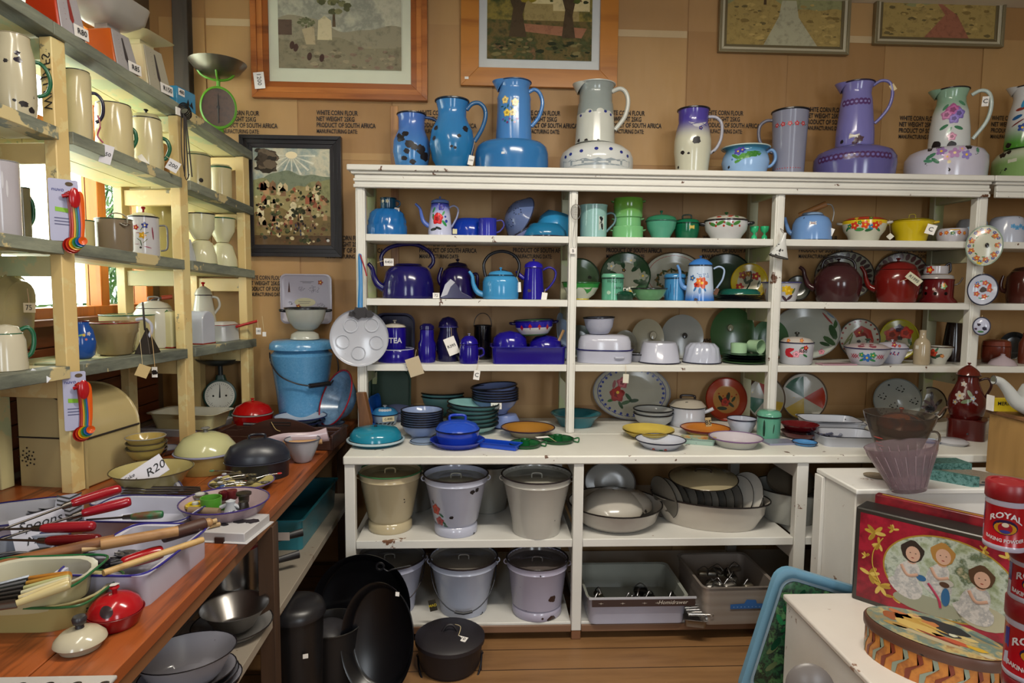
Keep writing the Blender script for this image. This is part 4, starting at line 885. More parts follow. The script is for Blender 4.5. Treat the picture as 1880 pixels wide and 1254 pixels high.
V('basin','basin','pale upturned basin half hidden behind the fourth post',('s','1',1782,Y1+.07),[(32,0),(32,434),(29,410),(24,404),(0,402)],'#a6a8ae',hollow=False,chips=.1,dec=[('f',1780+i*8,422,5,'#6a9ac0',20*i) for i in range(3)])
# ---- things hanging on the posts
b=MB(METAL('#8f8c88',.4));z=lambda v: onY(1057,v,2.975).z;X=lambda u: onY(u,400,2.975).x;kk=2.975/FPX
ro=root('tea_strainer','strainer','small dark wire tea strainer hanging on the second post',(X(1057),2.975,z(372)))
def lc(u,v,y=0): return (X(u)-X(1057),y,z(v)-z(372))
b.tube([lc(1057+9*math.cos(a),389+14*math.sin(a)) for a in [2*PI*i/20 for i in range(20)]],.0016,closed=True,smooth=False);b.build('hoop',ro)
b=MB(PLAIN('#3a3432',.5,.6))
for i in range(-3,4): b.tube([lc(1057+i*2.6,389-14*math.sqrt(1-(i/3.6)**2)),lc(1057+i*2.6,389,-.018),lc(1057+i*2.6,389+14*math.sqrt(1-(i/3.6)**2))],.0005,seg=4)
for j in range(-5,6): w=9*math.sqrt(1-(j/5.8)**2);b.tube([lc(1057-w,389+j*2.5),lc(1057,389+j*2.5,-.018),lc(1057+w,389+j*2.5)],.0005,seg=4)
b.build('mesh_bowl',ro)
b=MB(METAL('#a09c96',.35));b.tube([lc(1056,403),lc(1053,430),lc(1052,450),lc(1056,456),lc(1059,450),lc(1058,430),lc(1058,403)],.001);b.tube([lc(1057,375),lc(1057,366,.01)],.001);b.build('wire_handle',ro)
b=MB(PAPER);b.box(lc(1048,466,-.001),lc(1058,456,.001));b.text('B',flat(lc(1053,461,-.0015),(1,0,0),(0,0,1),(0,-1,0)),.02,0,0);b.build('price_tag',ro)
ro=root('funnel','funnel','chipped white enamel funnel hanging on the third post',(onY(1438,455,2.94).x,2.94,onY(1438,440,2.97).z))
b=MB(EN('#c9cac8',.8));b.M=Matrix.Rotation(math.radians(14),4,'Y');b.lathe([(.046,-.085),(.044,-.08),(.018,-.02),(.008,-.005),(.006,.03)],seg=28,sy=.6);b.lathe([(.044,-.085),(.016,-.02),(.004,.03)],seg=28,sy=.6);b.build('cone',ro)
b=MB(PLAIN('#1a1818',.5));b.M=Matrix.Rotation(math.radians(14),4,'Y');b.ring(.045,.002,-.085,sy=.6);b.build('rim',ro)
b=MB(PLAIN('#4a4038',.8));b.tube([(-.006,0,.03),(-.012,.012,.05),(.008,0,.03)],.0012);b.build('hanging_string',ro)
PLATE('pot_lid','lid','round cream lid with orange and blue flowers hanging on the fourth post',1807,451,34,None,2.94,'#c2c2b0',rim='#8a9a8c',dec=[('circ',25,0,5.5,'#b8683c',9,'f'),('circ',28,0,3.2,'#4a5a9a',14,'f'),('circ',20,0,3,'#5c7a48',8,'l'),('f',1800,482,5,'#d0b030')],knob=(1812,451,4),back=True,hang=40,lean=3,ry=36,deep=.16)
PLATE('dish','dish','white dish with an orange flower wreath and dark rim hanging on the fourth post',1804,532,28,None,2.94,'#b8bccc',rim='#26283a',dec=[('circ',13,0,5,'#b84c30',5,'f'),('circ',16,0,3,'#4a8a6a',7,'l'),('l',1816,528,8,'#c84a28',80),('x',1805,532,6,'#3a2a20'),('f',1794,520,3.4,'#3a6ab0')],hang=32,lean=3,deep=.2)
PLATE('pot_lid','lid','tiny white lid with black specks hanging lowest on the fourth post',1802,599,16,None,2.94,'#b6b8cc',rim='#3a3c4c',dec=[('x',1808,603,4,'#242034'),('x',1797,596,3,'#2c2834'),('l',1801,609,5,'#4a7a4a',0),('x',1792,604,2.5,'#4a3048')],back=True,hang=20,lean=2,deep=.35)

# ================================================================ SHELF TWO
Y2=3.17
V('kettle','kettle','large navy kettle with a high looping handle, left end of the second shelf',('s','2',750,Y2),[(47,0),(48,542),(46,520),(41,500),(34,492),(26,489)],'#191459',chips=0,lid=dict(prof=[(26,488),(23,485),(0,484)],col='#120d44',knob=None),parts=[('spout',[(706,530,8),(694,522,6.5),(687,508,5),(684,494,4.2),(677,485,3.6)],None),('handle',[(703,490),(701,472),(714,457),(740,450),(768,451),(790,464),(796,480),(788,492)],3.6),('tag',715,483,17,13,'R450',20,0,(694,484))])
V('kettle','kettle','dark purple blue kettle behind the chipped scoop, second shelf',('s','2',840,Y2+.04),[(33,0),(34,542),(32,515),(26,498),(19,491)],'#160a44',chips=0,lid=dict(prof=[(19,490),(16,485),(5,482)],col='#0e0830',knob=(4,476)),parts=[('spout',[(812,525,5),(806,512,4),(811,492,3)],None),('handle',[(866,505),(876,505),(875,535)],3)])
ro=root('scoop','scoop','grey blue flour scoop with a white chipped patch lying on the second shelf',(xat(838,3.06,1.438),3.06,1.438))
b=MB(EN('#2c2a50',.2));k3=3.06/FPX
g=[(-36,1),(-26,3),(-18,26),(-12,36),(2,26),(8,14),(26,5),(30,1)]
b.add([(x*k3,-.03+.0,z*k3) for x,z in g]+[(x*k3*.96,.03,z*k3*.9+.002) for x,z in g],[tuple(range(8))[::-1],tuple(range(8,16))]+[(i,(i+1) % 8,8+(i+1) % 8,8+i) for i in range(8)],None,False);b.add([((x-8)*k3,-.0312,z*k3) for x,z in ((-20,3),(-12,26),(-2,36),(6,30),(-2,22),(-8,8))],[(0,1,2,3,4,5)],EN('#a9a9b4',.3),False);b.build('blade',ro,bevel=.003)
b=MB(PAPER);b.box((-42*k3,-.034,1*k3),(-30*k3,-.032,11*k3));b.text('72',flat((-36*k3,-.0345,6*k3),(1,0,0),(0,0,1),(0,-1,0)),.017,0,0);b.build('price_tag',ro)
V('kettle','kettle','bright sky blue kettle with a black arched handle on the second shelf',('s','2',919,Y2-.05),[(32,0),(33,545),(33,518),(30,510),(24,507)],'#3c8cc0',chips=0,lid=dict(prof=[(24,506),(20,500),(6,497)],col='#3f92c8',knob=(3,491),rim='#1c3a50'),parts=[('spout',[(888,541,5.5),(876,536,5),(869,522,4),(867,508,3.2),(861,499,2.6)],None),('handle',[(891,508),(888,485),(900,468),(922,462),(943,469),(953,486),(949,508)],2.8,'#101018'),('tag',953,527,6,18,'',6,-4,(948,508))])
PLATE('pot_lid','lid','black round lid standing behind the sky blue kettle',921,500,26,'2',3.3,'#12121a',lean=8,back=True)
V('coffee_pot','coffee pot','slender royal blue coffee pot with a curled handle, second shelf',('s','2',979,Y2-.04),[(20,0),(20,545),(18,515),(16,493)],'#1d128a',chips=.05,lid=dict(prof=[(17.5,492),(16,486),(9,481),(4,480)],col='#22189a',knob=(2.5,476)),dec=[('x',971,534,4,'#4a4050')],parts=[('spout',[(962,512,4),(954,506,4),(948,498,3)],None),('handle',[(996,496),(1008,491),(1019,498),(1018,512),(1009,526),(1000,534)],2,'#1d128a'),('tag',999,544,10,14,'',14,8,(1001,530))])
# second bay
PLATE('plate','plate','sage green plate leaning behind the second post',1064,512,35,'2',3.31,'#56704e',rim='#3a4a38',dec=[('x',1082,510,4,'#20281c'),('x',1040,512,2,'#20281c')])
V('bowl','bowl','bowl dripped green over white with a yellow foot',('s','2',1066,Y2-.03),[(15,0),(16,547),(25,540),(32,528),(34.5,519)],'#b8bcae',bands=[(529,'#2c8438')],chips=0,rim='#1f5428',dec=[('w',1052,530,1,'#2c8438',0,[(-.03,.01),(.03,.01),(.015,-.005),(.005,-.02),(-.008,-.002)]),('w',1078,531,1,'#2c8438',0,[(-.03,.01),(.03,.01),(.02,-.008),(.005,-.018),(-.002,-.028),(-.012,-.004)])],foot='#d0b820')
V('canister','canister','mint green storage canister with a black lined lid and worn lettering',('s','2',1124,Y2-.05),[(20,0),(20,548),(20,512)],'#5aa084',chips=.05,dec=[('T',1130,517,8,'#3a6a54','WAGTER'),('T',1134,528,8,'#3a6a54','Fane'),('x',1117,537,4,'#a8c4b0')],lid=dict(prof=[(20.8,511),(20.5,506),(18,503),(0,503)],col='#6aae90',rim='#203830'))
PLATE('plate','plate','cream plate with a green border of large ivy leaves',1147,511,45,'2',3.30,'#b3b09a',rim='#1d3d24',band='#234a2a',dec=[('circ',32,0,9,'#a8a890',5,'f')]+[('l',1147+26*math.cos(a),511+28*math.sin(a),11,'#1f4426',-math.degrees(a)) for a in [.3+i*1.05 for i in range(6)]]+[('l',1147+30*math.cos(a),511+30*math.sin(a),8,'#2c5a30',50-math.degrees(a)) for a in [.1+i*1.05 for i in range(6)]]+[('f',1144,497,4,'#4a3024')])
V('casserole','pot','tiny bottle green pot before the ivy leaf plate',('s','2',1147,Y2-.1),[(13,0),(15,549),(16,540)],'#103c2c',chips=0,lid=dict(prof=[(16,540),(12,536),(3,534)],col='#123f2e',knob=(2.5,530)),parts=[('ears',541,4,3,1.5,'#6a8a78')])
V('bowl','bowl','sage green enamel bowl with black rim, second shelf',('s','2',1191,Y2-.08),[(18,0),(20,550),(28,542),(33,530)],'#5f9468',chips=0,rim='#18201a',rimr=1.6)
PLATE('platter','platter','oval cream platter with a red woven border and leaf wreath',1235,513,54,'2',3.31,'#b2af9c',ry=47,rim='#5a4a3a',dec=[('circ',47,0,4.2,'#a03a24',40,'s')]+[('l',1235+30*math.cos(a),515+18*math.sin(a),5,['#2c4428','#8a6a2c','#3c5230'][i % 3],57*i) for i,a in enumerate([PI+i*.18 for i in range(36)])]+[('x',1202,538,3,'chip')])
V('canister','canister','sky blue streaked canister behind the flowered coffee pot',('s','2',1238,Y2),[(19,0),(19,548),(19,512)],'#3a80b4',chips=0,lid=dict(prof=[(20,511),(20,506),(17,503),(0,503)],col='#3a7eb0',rim='#18304a'),dec=[('s',1230,530,9,'#2a5c8c',90),('s',1237,535,8,'#2a5c8c',90),('s',1227,540,8,'#2a5c8c',90)])
V('coffee_pot','coffee pot','tall coffee pot shaded blue and white with an orange flower',('s','2',1284,Y2-.08),[(27,0),(27,550),(25,528),(21.5,489)],'#2c6cbc',g2='#b9c8dc',gz=(552,528),chips=0,bands=[(502,'#3f82cc')],dec=[('f',1288,520,11,'#c85020'),('f',1283,516,7,'#d87028'),('r',1278,523,5,'#a82820'),('f',1269,511,6,'#34609a'),('l',1275,531,5,'#3a74b0',60),('l',1284,534,6,'#3a74b0',90),('l',1293,531,5,'#3a74b0',120),('x',1277,550,4,'#4a4450')]+[('d',1279+(i*7) % 22,503+(i*5) % 9,.9,'#2c5ca0') for i in range(14)],
  lid=dict(prof=[(22.5,488),(21,484),(13,478),(4,475)],col='#3a7ac8',knob=(3,470),rim='#20242c'),parts=[('spout',[(1262,530,5),(1252,526,4.6),(1247,514,3.6),(1246,498,2.8),(1241,487,2.4)],'#5a8cc8'),('handle',[(1308,494),(1318,490),(1327,496),(1325,512),(1318,524),(1311,534)],1.8,'#9ab0d0'),('tag',1314,535,7,12,'',10,20,None,'#5a3a28')])
PLATE('plate','plate','large dark olive green plate behind the stacked grey plates',1331,514,46,'2',3.33,'#1f3a22',rim='#16241a')
PLATE('plate','plate','yellow rimmed plate with red flowers, second shelf',1374,519,33,'2',3.27,'#b3ac90',band='#b8a018',rim='#c8a818',dec=[('f',1362,506,8,'#8a3820'),('f',1386,508,8,'#982018'),('f',1357,528,8,'#a02018'),('l',1374,518,8,'#2c4030',30),('l',1366,514,7,'#2c4030',100),('f',1372,503,6,'#9a6a28'),('l',1392,522,7,'#3a4a38',70)])
zz=1.438
for i in range(4): V('plate','plate','dark slate plate, %s of the four stacked under the green bowl' % ('lowest','second from the bottom','third from the bottom','topmost')[i],('z',1358,Y2-.04,1.438+i*.0077),[(34,0),(42,-1.2),(46,-2.1),(46.5,-2.4)],'#343a44',chips=0,hollow=False,group='slate plates, second shelf')
V('dish','dish','upturned teal green dish on top of the slate plates',('z',1358,Y2-.04,1.438+4*.0077+.001),[(38,0),(37,536),(30,530.5),(0,530)],'#14564a',hollow=False,chips=0)
V('bowl','bowl','deep white bowl with yellow crocuses, right of the third post on the second shelf',('s','2',1433,Y2-.033),[(27,0),(29,548),(35,522),(37,519)],'#b9b8bc',chips=0,rim='#3a3a70',dec=[('f',1448,534,9,'#c8a018',20),('f',1441,531,7,'#d8b428'),('l',1450,546,7,'#3a2430',40),('l',1440,548,7,'#3a2430',130),('l',1458,534,6,'#5a6a3a',60),('s',1398,535,7,'#a83830',60)])
# third bay
PLATE('platter','platter','large patterned platter standing behind the dark brown kettle',1547,516,54,'2',3.32,'#8a8a78',ry=52,rim='#4a4440',dec=[('circ',45,0,6,'#3a2c2c',26,'e')])
PLATE('platter','platter','large patterned platter standing behind the dark red kettle',1651,517,50,'2',3.32,'#8a8676',ry=51,rim='#3a3430',dec=[('circ',42,0,6,'#4a2424',24,'e')])
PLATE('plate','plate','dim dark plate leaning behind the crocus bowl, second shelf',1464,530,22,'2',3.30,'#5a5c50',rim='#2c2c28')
V('kettle','kettle','big dark brown kettle with curved spout, second shelf',('s','2',1536,Y2-.02),[(37,0),(40,548),(45,525),(44,510),(38,502),(30,492),(24,489)],'#3a1d20',chips=0,lid=dict(prof=[(24,489),(20,484),(6,481)],col='#2a1416',knob=(4,475)),parts=[('spout',[(1494,530,8),(1482,524,6),(1474,508,4.6),(1471,496,4),(1463,490,3.4)],None),('handle',[(1505,498),(1510,478),(1536,472),(1562,480),(1568,500)],2.6,'#1a0e10')])
V('kettle','kettle','big dark red kettle with a paper price label, second shelf',('s','2',1645,Y2-.04),[(35,0),(38,548),(43,522),(43,508),(38,500),(36,496)],'#6c1814',chips=0,lid=dict(prof=[(36,495),(30,487),(14,481),(5,480)],col='#6a1612',knob=(5,474)),parts=[('spout',[(1606,532,8),(1593,526,6),(1586,512,4.6),(1583,500,4),(1575,489,3.6)],None),('tag',1674,513,26,12,'R1995',46,40,(1650,518),'#b8b49c')])
cs=V('warmer','pot stand','dark red flowered warmer stand with round vent holes',('s','2',1720,Y2-.04),[(38,0),(36,551),(30,546),(30,518),(31,513)],'#5c1518',chips=0,dec=[('e',1696,539,3,'#0c0404',0,1),('e',1716,539,3,'#0c0404',0,1),('e',1736,539,3,'#0c0404',0,1),('f',1731,526,6,'#7a9a68'),('f',1731,523,4,'#c87838'),('f',1713,531,3,'#c8b8b0'),('f',1697,529,3,'#9a8a90')],hollow=True,parts=[('handle',[(1748,524),(1758,520),(1764,510)],1.6,'#5c5048')])
w1=V('saucepan','saucepan','shallow white saucepan upturned on the dark red warmer',('z',1720,Y2-.04,ztop(cs,512.5)),[(32,0),(31,507),(26,504.5),(0,504)],'#a09a98',hollow=False,chips=.1)
V('mug','mug','small white mug with a red and yellow flower lying over the white saucepan',('z',1718,Y2-.04,ztop(w1,503.5)),[(23,0),(23.5,500),(23,489)],'#b0acb0',chips=0,hollow=False,dec=[('f',1706,496,7.5,'#a82c20'),('f',1706,496,4,'#d8b030')],parts=[('handle',[(1735,489),(1743,484),(1744,498),(1737,501)],2.4,'#1c1a24')])
V('kettle','kettle','reddish brown kettle at the right edge of the second shelf',('s','2',1880,Y2-.02),[(34,0),(36,548),(38,525),(36,508),(28,499)],'#4a2018',chips=0,lid=dict(prof=[(28,498),(22,493),(5,490)],col='#3a1812',knob=(4,484),knobcol='#181010'),parts=[('spout',[(1846,535,7),(1836,532,5),(1834,520,4),(1838,506,3)],None)])
# ================================================================ SHELF THREE
Y3=3.15
NV='#180c78';ND='#100a4a'
# egg poacher pan hanging on the first post
ro=root('egg_poacher_pan','pan','chipped white egg poacher pan with blue handle hanging on the first post',(onY(660,620,2.955).x,2.955,onY(660,620,2.955).z),.12);kk=2.955/FPX
b=MB(EN('#b9bcc6',.12));b.M=Matrix.Rotation(PI/2,4,'X')
pr=[(0,0),(48*kk,0),(51*kk,.004),(52.5*kk,.012)];b.lathe(pr,seg=48);b.lathe([(a,c-.003) for a,c in pr],seg=48)
Rm_=Matrix.Rotation(PI/2,4,'X')
for (uu,vv) in ((645,598),(682,597),(690,629),(658,648),(630,627)):
    cx_,cz_=(uu-660)*kk,-(vv-620)*kk
    b.lathe([(13*kk,.0),(12.5*kk,.0022),(11.4*kk,.002),(10*kk,-.006),(6*kk,-.0105),(0,-.012)],seg=24,c=(cx_,cz_,.0012))
    b.lathe([(13*kk,.0),(12.8*kk,.003),(11.6*kk,.003)],seg=24,c=(cx_,cz_,.0012))
b.build('pan_body',ro)
b=MB(EN('#1c1a1c',0,.5));sf=lambda x,y,e=0: Vector((x,-.014-e,y))
b.motif('x',(662-660)*kk,(620-574)*kk,14*kk,'chip',sf);b.motif('x',(678-660)*kk,(620-577)*kk,8*kk,'chip',sf);b.motif('x',(648-660)*kk,(620-577)*kk,7*kk,'chip',sf);b.build('bare_patch',ro)
b=MB(EN('#2f7ab4',.3));b.tube([(2*kk,-.004,50*kk,.011),(2*kk,-.003,60*kk,.0115),(3*kk,-.003,100*kk,.0095),(2.5*kk,-.003,145*kk,.0085),(3*kk,-.003,152*kk,.004)],.01,flat=.3);b.build('handle',ro)
b=MB(PLAIN('#9c2430',.8));b.tube([(3*kk,-.01,150*kk),(10*kk,-.008,128*kk),(14*kk,-.008,112*kk,)],.003);b.build('ribbon',ro)
ro=root('roasting_pan','roasting pan','dark navy oval roasting pan standing on end at the left of the third shelf',(xat(728,3.29,1.13),3.29,1.13))
b=MB(EN('#0d0838'));b.M=Matrix.Translation((0,-.03,.115)) @ Matrix.Rotation(PI/2-.1,4,'X');b.tray(.103,.113,.05,.05,EN('#0d0838',0,.5),flare=.9);b.build('pan_body',ro)
t1=V('tin','tin','low round navy enamel tin with white top line beneath the TEA caddy',('s','3',727,Y3-.02),[(34,0),(34.5,655),(34,641),(33,640)],NV,chips=.1,hollow=False,rim='#b9bcd0',rimr=.9)
V('tea_caddy','canister','navy enamel tea caddy lettered TEA with a cream lid',('z',725,Y3-.02,ztop(t1,639.5)),[(20.5,0),(21,632),(21,604),(20,601)],NV,chips=0,dec=[('T',726,624,13.5,'#c9c8d0','TEA'),('w',0,0,1,NV)] [:1],lid=dict(prof=[(21.5,600),(18,596),(6,593)],col='#c0b9ac',knob=(4,587)))
V('jar','jar','slim two tiered navy enamel jar holding a plain brown card tag',('s','3',784,Y3-.05),[(15,0),(16,655),(16,630),(13,624),(12.5,605)],NV,chips=.2,lid=dict(prof=[(13.5,604),(13,598),(7,594),(0,594)],col=ND),parts=[('tag',762,668,25,33,'',41,-18,(765,638),'#b8a88c')])
V('canister','canister','tall dark navy churn with a domed lid and white price card',('s','3',823,Y3),[(19,0),(20.5,655),(21,625),(16,608),(16,601)],'#14123c',chips=.1,lid=dict(prof=[(18,600),(17,592),(11,584),(0,581)],col='#140c50',rim='#3a3a70'),parts=[('tag',829,633,20,32,'R395',24,-22,(828,600)),('handle',[(804,626),(801,640),(806,652)],1.4,'#1a1640')])
V('mug','mug','small lidded navy mug with chipped knob, red edged tag hanging below',('s','3',861,Y3-.09),[(17,0),(18,660),(17.5,640),(15.5,632)],NV,chips=.2,lid=dict(prof=[(17,631),(15,624),(8,617),(3,616)],col='#1a1080',knob=(3,612),knobcol='#8a88a8'),parts=[('handle',[(877,640),(886,640),(888,650),(880,655)],2),('tag',875,685,11,17,'C',28,8,(879,650))])
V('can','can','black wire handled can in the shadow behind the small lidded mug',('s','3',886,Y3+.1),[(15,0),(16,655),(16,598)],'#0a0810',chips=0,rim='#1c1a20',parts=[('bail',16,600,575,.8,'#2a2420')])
ro=root('roasting_pan','roasting pan','rectangular ultramarine roasting pan holding two upturned bowls',(xat(968,3.14,1.13),3.12,1.13));kk=3.1/FPX
b=MB(None);b.tray(69*kk,.105,31*kk,.02,EN(NV),flare=.94);b.build('pan_body',ro);b=MB(EN('#2a2a98'));b.ring(69.5*kk,.002,31*kk,sy=.105/(69.5*kk),sq=7,seg=48);b.build('rim',ro)
V('bowl','bowl','larger upturned violet blue bowl in the roasting pan',('z',936,3.13,1.136),[(28,0),(32,640),(30,620),(20,611),(0,607)],'#1c1284',hollow=False,chips=0)
q1=V('bowl','bowl','smaller upturned violet blue bowl at the right in the roasting pan',('z',1001,3.13,1.136),[(30,0),(31,641),(28,626),(18,618),(0,615)],'#1a107c',hollow=False,chips=0)
V('bowl','bowl','blue bowl with red diamonds over white and green balanced on the upturned bowls',('z',981,3.13,ztop(q1,615)),[(22,0),(26,612),(34,600),(36,588)],'#6a9a48',bands=[(609,'#c0bfc0'),(597,'#1c1490')],chips=0,rim='#120c50',dec=[('q',957+i*17,600-(i*2 % 3),5.5,'#a01c28') for i in range(4)],parts=[('ears',593,6,8,2.6,'#120c40')],roll=-3)
ro=root('wooden_spatula','spatula','pale wooden spatula propped at the right of the roasting pan',(xat(1026,3.10,1.17),3.10,1.17),0);b=MB(WOOD('#b08a58','#8a6538',axis=2));b.tube([(-.02,0,.035,.007),(.0,.0,.07,.006),(.022,0,.12,.007)],.006,flat=.4);b.build('blade',ro)
PLATE('plate','plate','pale grey blue plate edge just left of the second post',1033,612,20,'3',3.2,'#8ea0b8',ry=36,face=True,rotz=1.0)
# second bay
ws=V('roaster','roaster','white oval self basting roaster with blue rim',('s','3',1109,Y3-.03),[(48,0),(50,665),(51,645),(52,641)],'#b4b6c6',chips=.1,sy=.62,rim='#1c1c58',sq=.6,lid=dict(prof=[(49,640),(48,626),(44,617),(34,614),(0,613.5)],col='#b9bac8'),parts=[('frontear',1138,653,9,6,2.4,'#b4b6c6'),('tag',1148,688,10,16,'',44,2,(1147,664),'#c9c4b4')])
V('bowl','bowl','small white bowl with black rim sitting on the oval roaster',('z',1100,Y3-.03,ztop(ws,613)),[(16,0),(18,612),(25,600),(28.5,583)],'#a7aabc',chips=.15,rim='#18181e',rimr=1.4,roll=-2)
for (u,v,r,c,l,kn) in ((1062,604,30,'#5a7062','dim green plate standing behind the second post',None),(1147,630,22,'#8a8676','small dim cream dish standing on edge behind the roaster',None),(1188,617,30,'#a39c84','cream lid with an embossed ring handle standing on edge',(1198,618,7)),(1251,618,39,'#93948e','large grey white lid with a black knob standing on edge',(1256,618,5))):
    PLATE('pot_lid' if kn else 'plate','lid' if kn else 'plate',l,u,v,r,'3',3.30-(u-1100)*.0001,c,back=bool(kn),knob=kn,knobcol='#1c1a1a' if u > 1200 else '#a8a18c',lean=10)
V('saucepan','saucepan','small pan with dark rim between the roaster and the upturned white bowl',('s','3',1170,Y3),[(13,0),(16,660),(17,650)],'#7c7c84',chips=.1,rim='#141418')
V('bowl','bowl','upturned smooth white pudding bowl',('s','3',1210,Y3-.03),[(39.5,0),(38,664),(33,634),(30,628),(0,627)],'#b9bbca',hollow=False,chips=0,foot='#1c1c30')
V('jelly_mould','mould','upturned white fluted ring mould beside the smooth bowl',('s','3',1288,Y3-.03),[(36,0),(35.5,664),(35,660),(34,655),(30,638),(23,630),(0,628)],'#b4b8c8',hollow=False,chips=.25,foot='#1c1c30',flute=(15,.055,6,657,630))
PLATE('pot_lid','lid','very large oval moss green lid standing on edge',1343,617,41,'3',3.30,'#3c6238',back=True,ry=51,knob=(1339,604,6),knobcol='#8a8a70',lean=8)
pt=[]
for i,(c,l) in enumerate((('#4f7a48','light green plate lowest in the green pile'),('#15181a','black green plate second in the green pile'),('#1a2420','dark plate third in the green pile'),('#24452c','dark green plate on top of the green pile'))):
    V('plate','plate',l,('z',1366,Y3-.04,1.13+i*.0125),[(28,0),(36,-1.5),(42,-3.5),(43,-4)],c,chips=0,hollow=False)
zp=1.13+4*.0125+.001
V('cup','cup','pale green straight enamel cup on the green plates',('z',1356,Y3-.05,zp),[(15,0),(15.5,630)],'#9fc29a',chips=0)
ro=root('cup','cup','pale green enamel cup lying on its side on the green plates',(xat(1386,Y3-.05,zp),Y3-.05,zp+.034));b=MB(EN('#a4c49e'));b.M=Matrix.Rotation(.5,4,'Z') @ Matrix.Rotation(PI/2,4,'X');b.lathe([(0,-.03),(.03,-.03),(.034,.03),(.036,.034),(.033,.034),(.028,-.026),(0,-.026)],seg=30);b.build('body',ro)
PLATE('plate','plate','green plate standing behind the third post',1412,622,34,'3',3.30,'#3c6440',lean=8)
# third bay
PLATE('platter','platter','large oval white platter with green leaf at its right side',1477,613,62,'3',3.31,'#a4a79c',ry=48,rim='#8a8a88',dec=[('l',1526,610,15,'#2c4a2c',-70),('l',1520,626,13,'#35552f',-40),('l',1530,595,9,'#35552f',-100),('s',1515,585,14,'#8a3a38',-50),('r',1507,647,5,'#b06a78'),('s',1520,580,8,'#5a7a9a',-40),('l',1512,632,9,'#2c4a2c',-20)],lean=15)
V('casserole','pot','straight white pot with red rose garland priced R60',('s','3',1461,Y3-.07),[(27,0),(30,664),(32,628)],'#bcbdc4',chips=.2,rim='#20203c',dec=[('w',1461,645,1,'#b02430',0,[(-.055,.0),(-.05,.016),(-.03,.022),(-.01,.02),(-.012,.011),(-.03,.012),(-.036,.0),(-.03,-.012),(-.012,-.016),(-.014,-.024),(-.035,-.024),(-.05,-.016)]),('r',1461,648,6,'#c88a98'),('r',1470,643,5,'#d0a0a8'),('f',1479,636,5,'#b02430'),('l',1472,636,4,'#2c6a3c',20),('l',1478,650,5,'#2c6a3c',-30),('T',1474,642,9,'#181818','R60')],lid=dict(prof=[(31,627),(24,621),(8,618)],col='#c0b8b0',dec=[('f',1445,624,4,'#c87040'),('f',1470,623,4,'#c87848')],knob=(5,609),knobcol='#1c201c'))
PLATE('plate','plate','white scalloped plate with a red cockerel like flower pattern',1576,625,37,'3',3.30,'#b3b0a0',rim='#55524c',dec=[('w',1576,625,1,'#9a2820',0,[(-12,-14),(2,-26),(20,-18),(26,0),(24,14),(18,4),(14,-10),(2,-16),(-6,-4)]),('f',1575,612,6,'#a83828'),('e',1577,608,5,'#b8a878',0,1),('s',1556,622,13,'#6a7038',60),('s',1560,626,12,'#5a6a30',75),('s',1553,630,10,'#6a7038',50),('x',1575,628,4,'#18181a'),('circ',33,0,2,'#8a3a30',20,'d')])
PLATE('plate','plate','mustard rimmed plate with large red blooms on the third shelf',1648,628,36,'3',3.30,'#a8a088',band='#98901c',rim='#a89c20',ry=39,dec=[('r',1635,616,12,'#a03018'),('r',1660,612,11,'#a82c1c'),('r',1648,604,7,'#3a2838'),('f',1640,634,6,'#b8682c'),('l',1625,630,7,'#3c5a34',60),('l',1668,628,7,'#3c5a34',110),('l',1660,638,7,'#4a6a3c',20),('x',1650,622,5,'#141416')])
f2=V('casserole','pot','small white lidded bowl with violet and red dots behind the flowered bowl',('s','3',1636,Y3-.02),[(18,0),(22,660),(29,645),(31,638)],'#b4b4c2',chips=0,rim='#50506a',dec=[('d',1628+(i*7) % 22,643+(i*3) % 7,1.3,['#a83848','#4a3a80'][i % 2]) for i in range(12)],lid=dict(prof=[(31,637),(24,630),(5,627)],col='#b4b0bc',dec=[('f',1640,631,5,'#a03848'),('f',1650,633,3,'#a03848')],knob=(3,623)),parts=[('ears',642,5,6,2,'#a8a8b4')])
V('casserole','pot','wide white covered bowl with blue flowers between red lattice',('s','3',1591,Y3-.09),[(26,0),(30,666),(38,652),(44,638)],'#bcbdc6',chips=.1,rim='#26264c',dec=[('f',1591,654,8,'#2f6ab0'),('f',1602,649,6,'#3c8a5c'),('f',1581,649,5,'#3c8a5c'),('l',1583,658,6,'#2c7a4c',30),('l',1601,658,6,'#2c7a4c',-20)]+[('s',u,652+dv,6,'#a83444',r_) for u in (1562,1567,1572,1612,1617,1622) for dv,r_ in ((0,50),(0,-50))],lid=dict(prof=[(43,637),(30,632),(8,629)],col='#b8aaac',dec=[('l',1580,633,7,'#8a4450',10),('l',1600,633,7,'#8a4450',-10)],knob=(6,621),knobcol='#28382c'))
V('bottle','bottle','beige stoneware bottle with a small sticker',('s','3',1691,Y3-.08),[(15,0),(16,664),(16,632),(13,625),(7,620),(6.5,611),(7,606)],'#a3947a',chips=0,dec=[('w',1681,637,1,'#c8c4b8',0,[(-.008,-.009),(.008,-.009),(.008,.009),(-.008,.009)])])
V('bowl','bowl','white bowl with orange and green flowers right of the stoneware bottle',('s','3',1722,Y3-.05),[(14,0),(16,661),(23,650),(27,636)],'#b8b6aa',chips=.2,rim='#4a3a30',dec=[('r',1711,647,7,'#a83c28'),('l',1722,652,7,'#2c4a38',30),('l',1712,655,6,'#2c4a38',-20),('f',1729,652,4,'#c0784c'),('l',1718,641,5,'#3c6a4c',60)])
ro=root('tile','tile','flat pinkish broken tile lying at the front of the third shelf',(xat(1536,3.04,1.131),3.045,1.131),.05);b=MB(EN('#b08c98',.5));b.loft([(.09,.035,.004,0),(.09,.035,.004,.006)]);b.build('slab',ro)
V('vase','vase','tall dark brown vase in shadow beside the fourth post',('s','3',1748,Y3+.08),[(20,0),(21,640),(16,600),(12,582)],'#1c100e',chips=0)
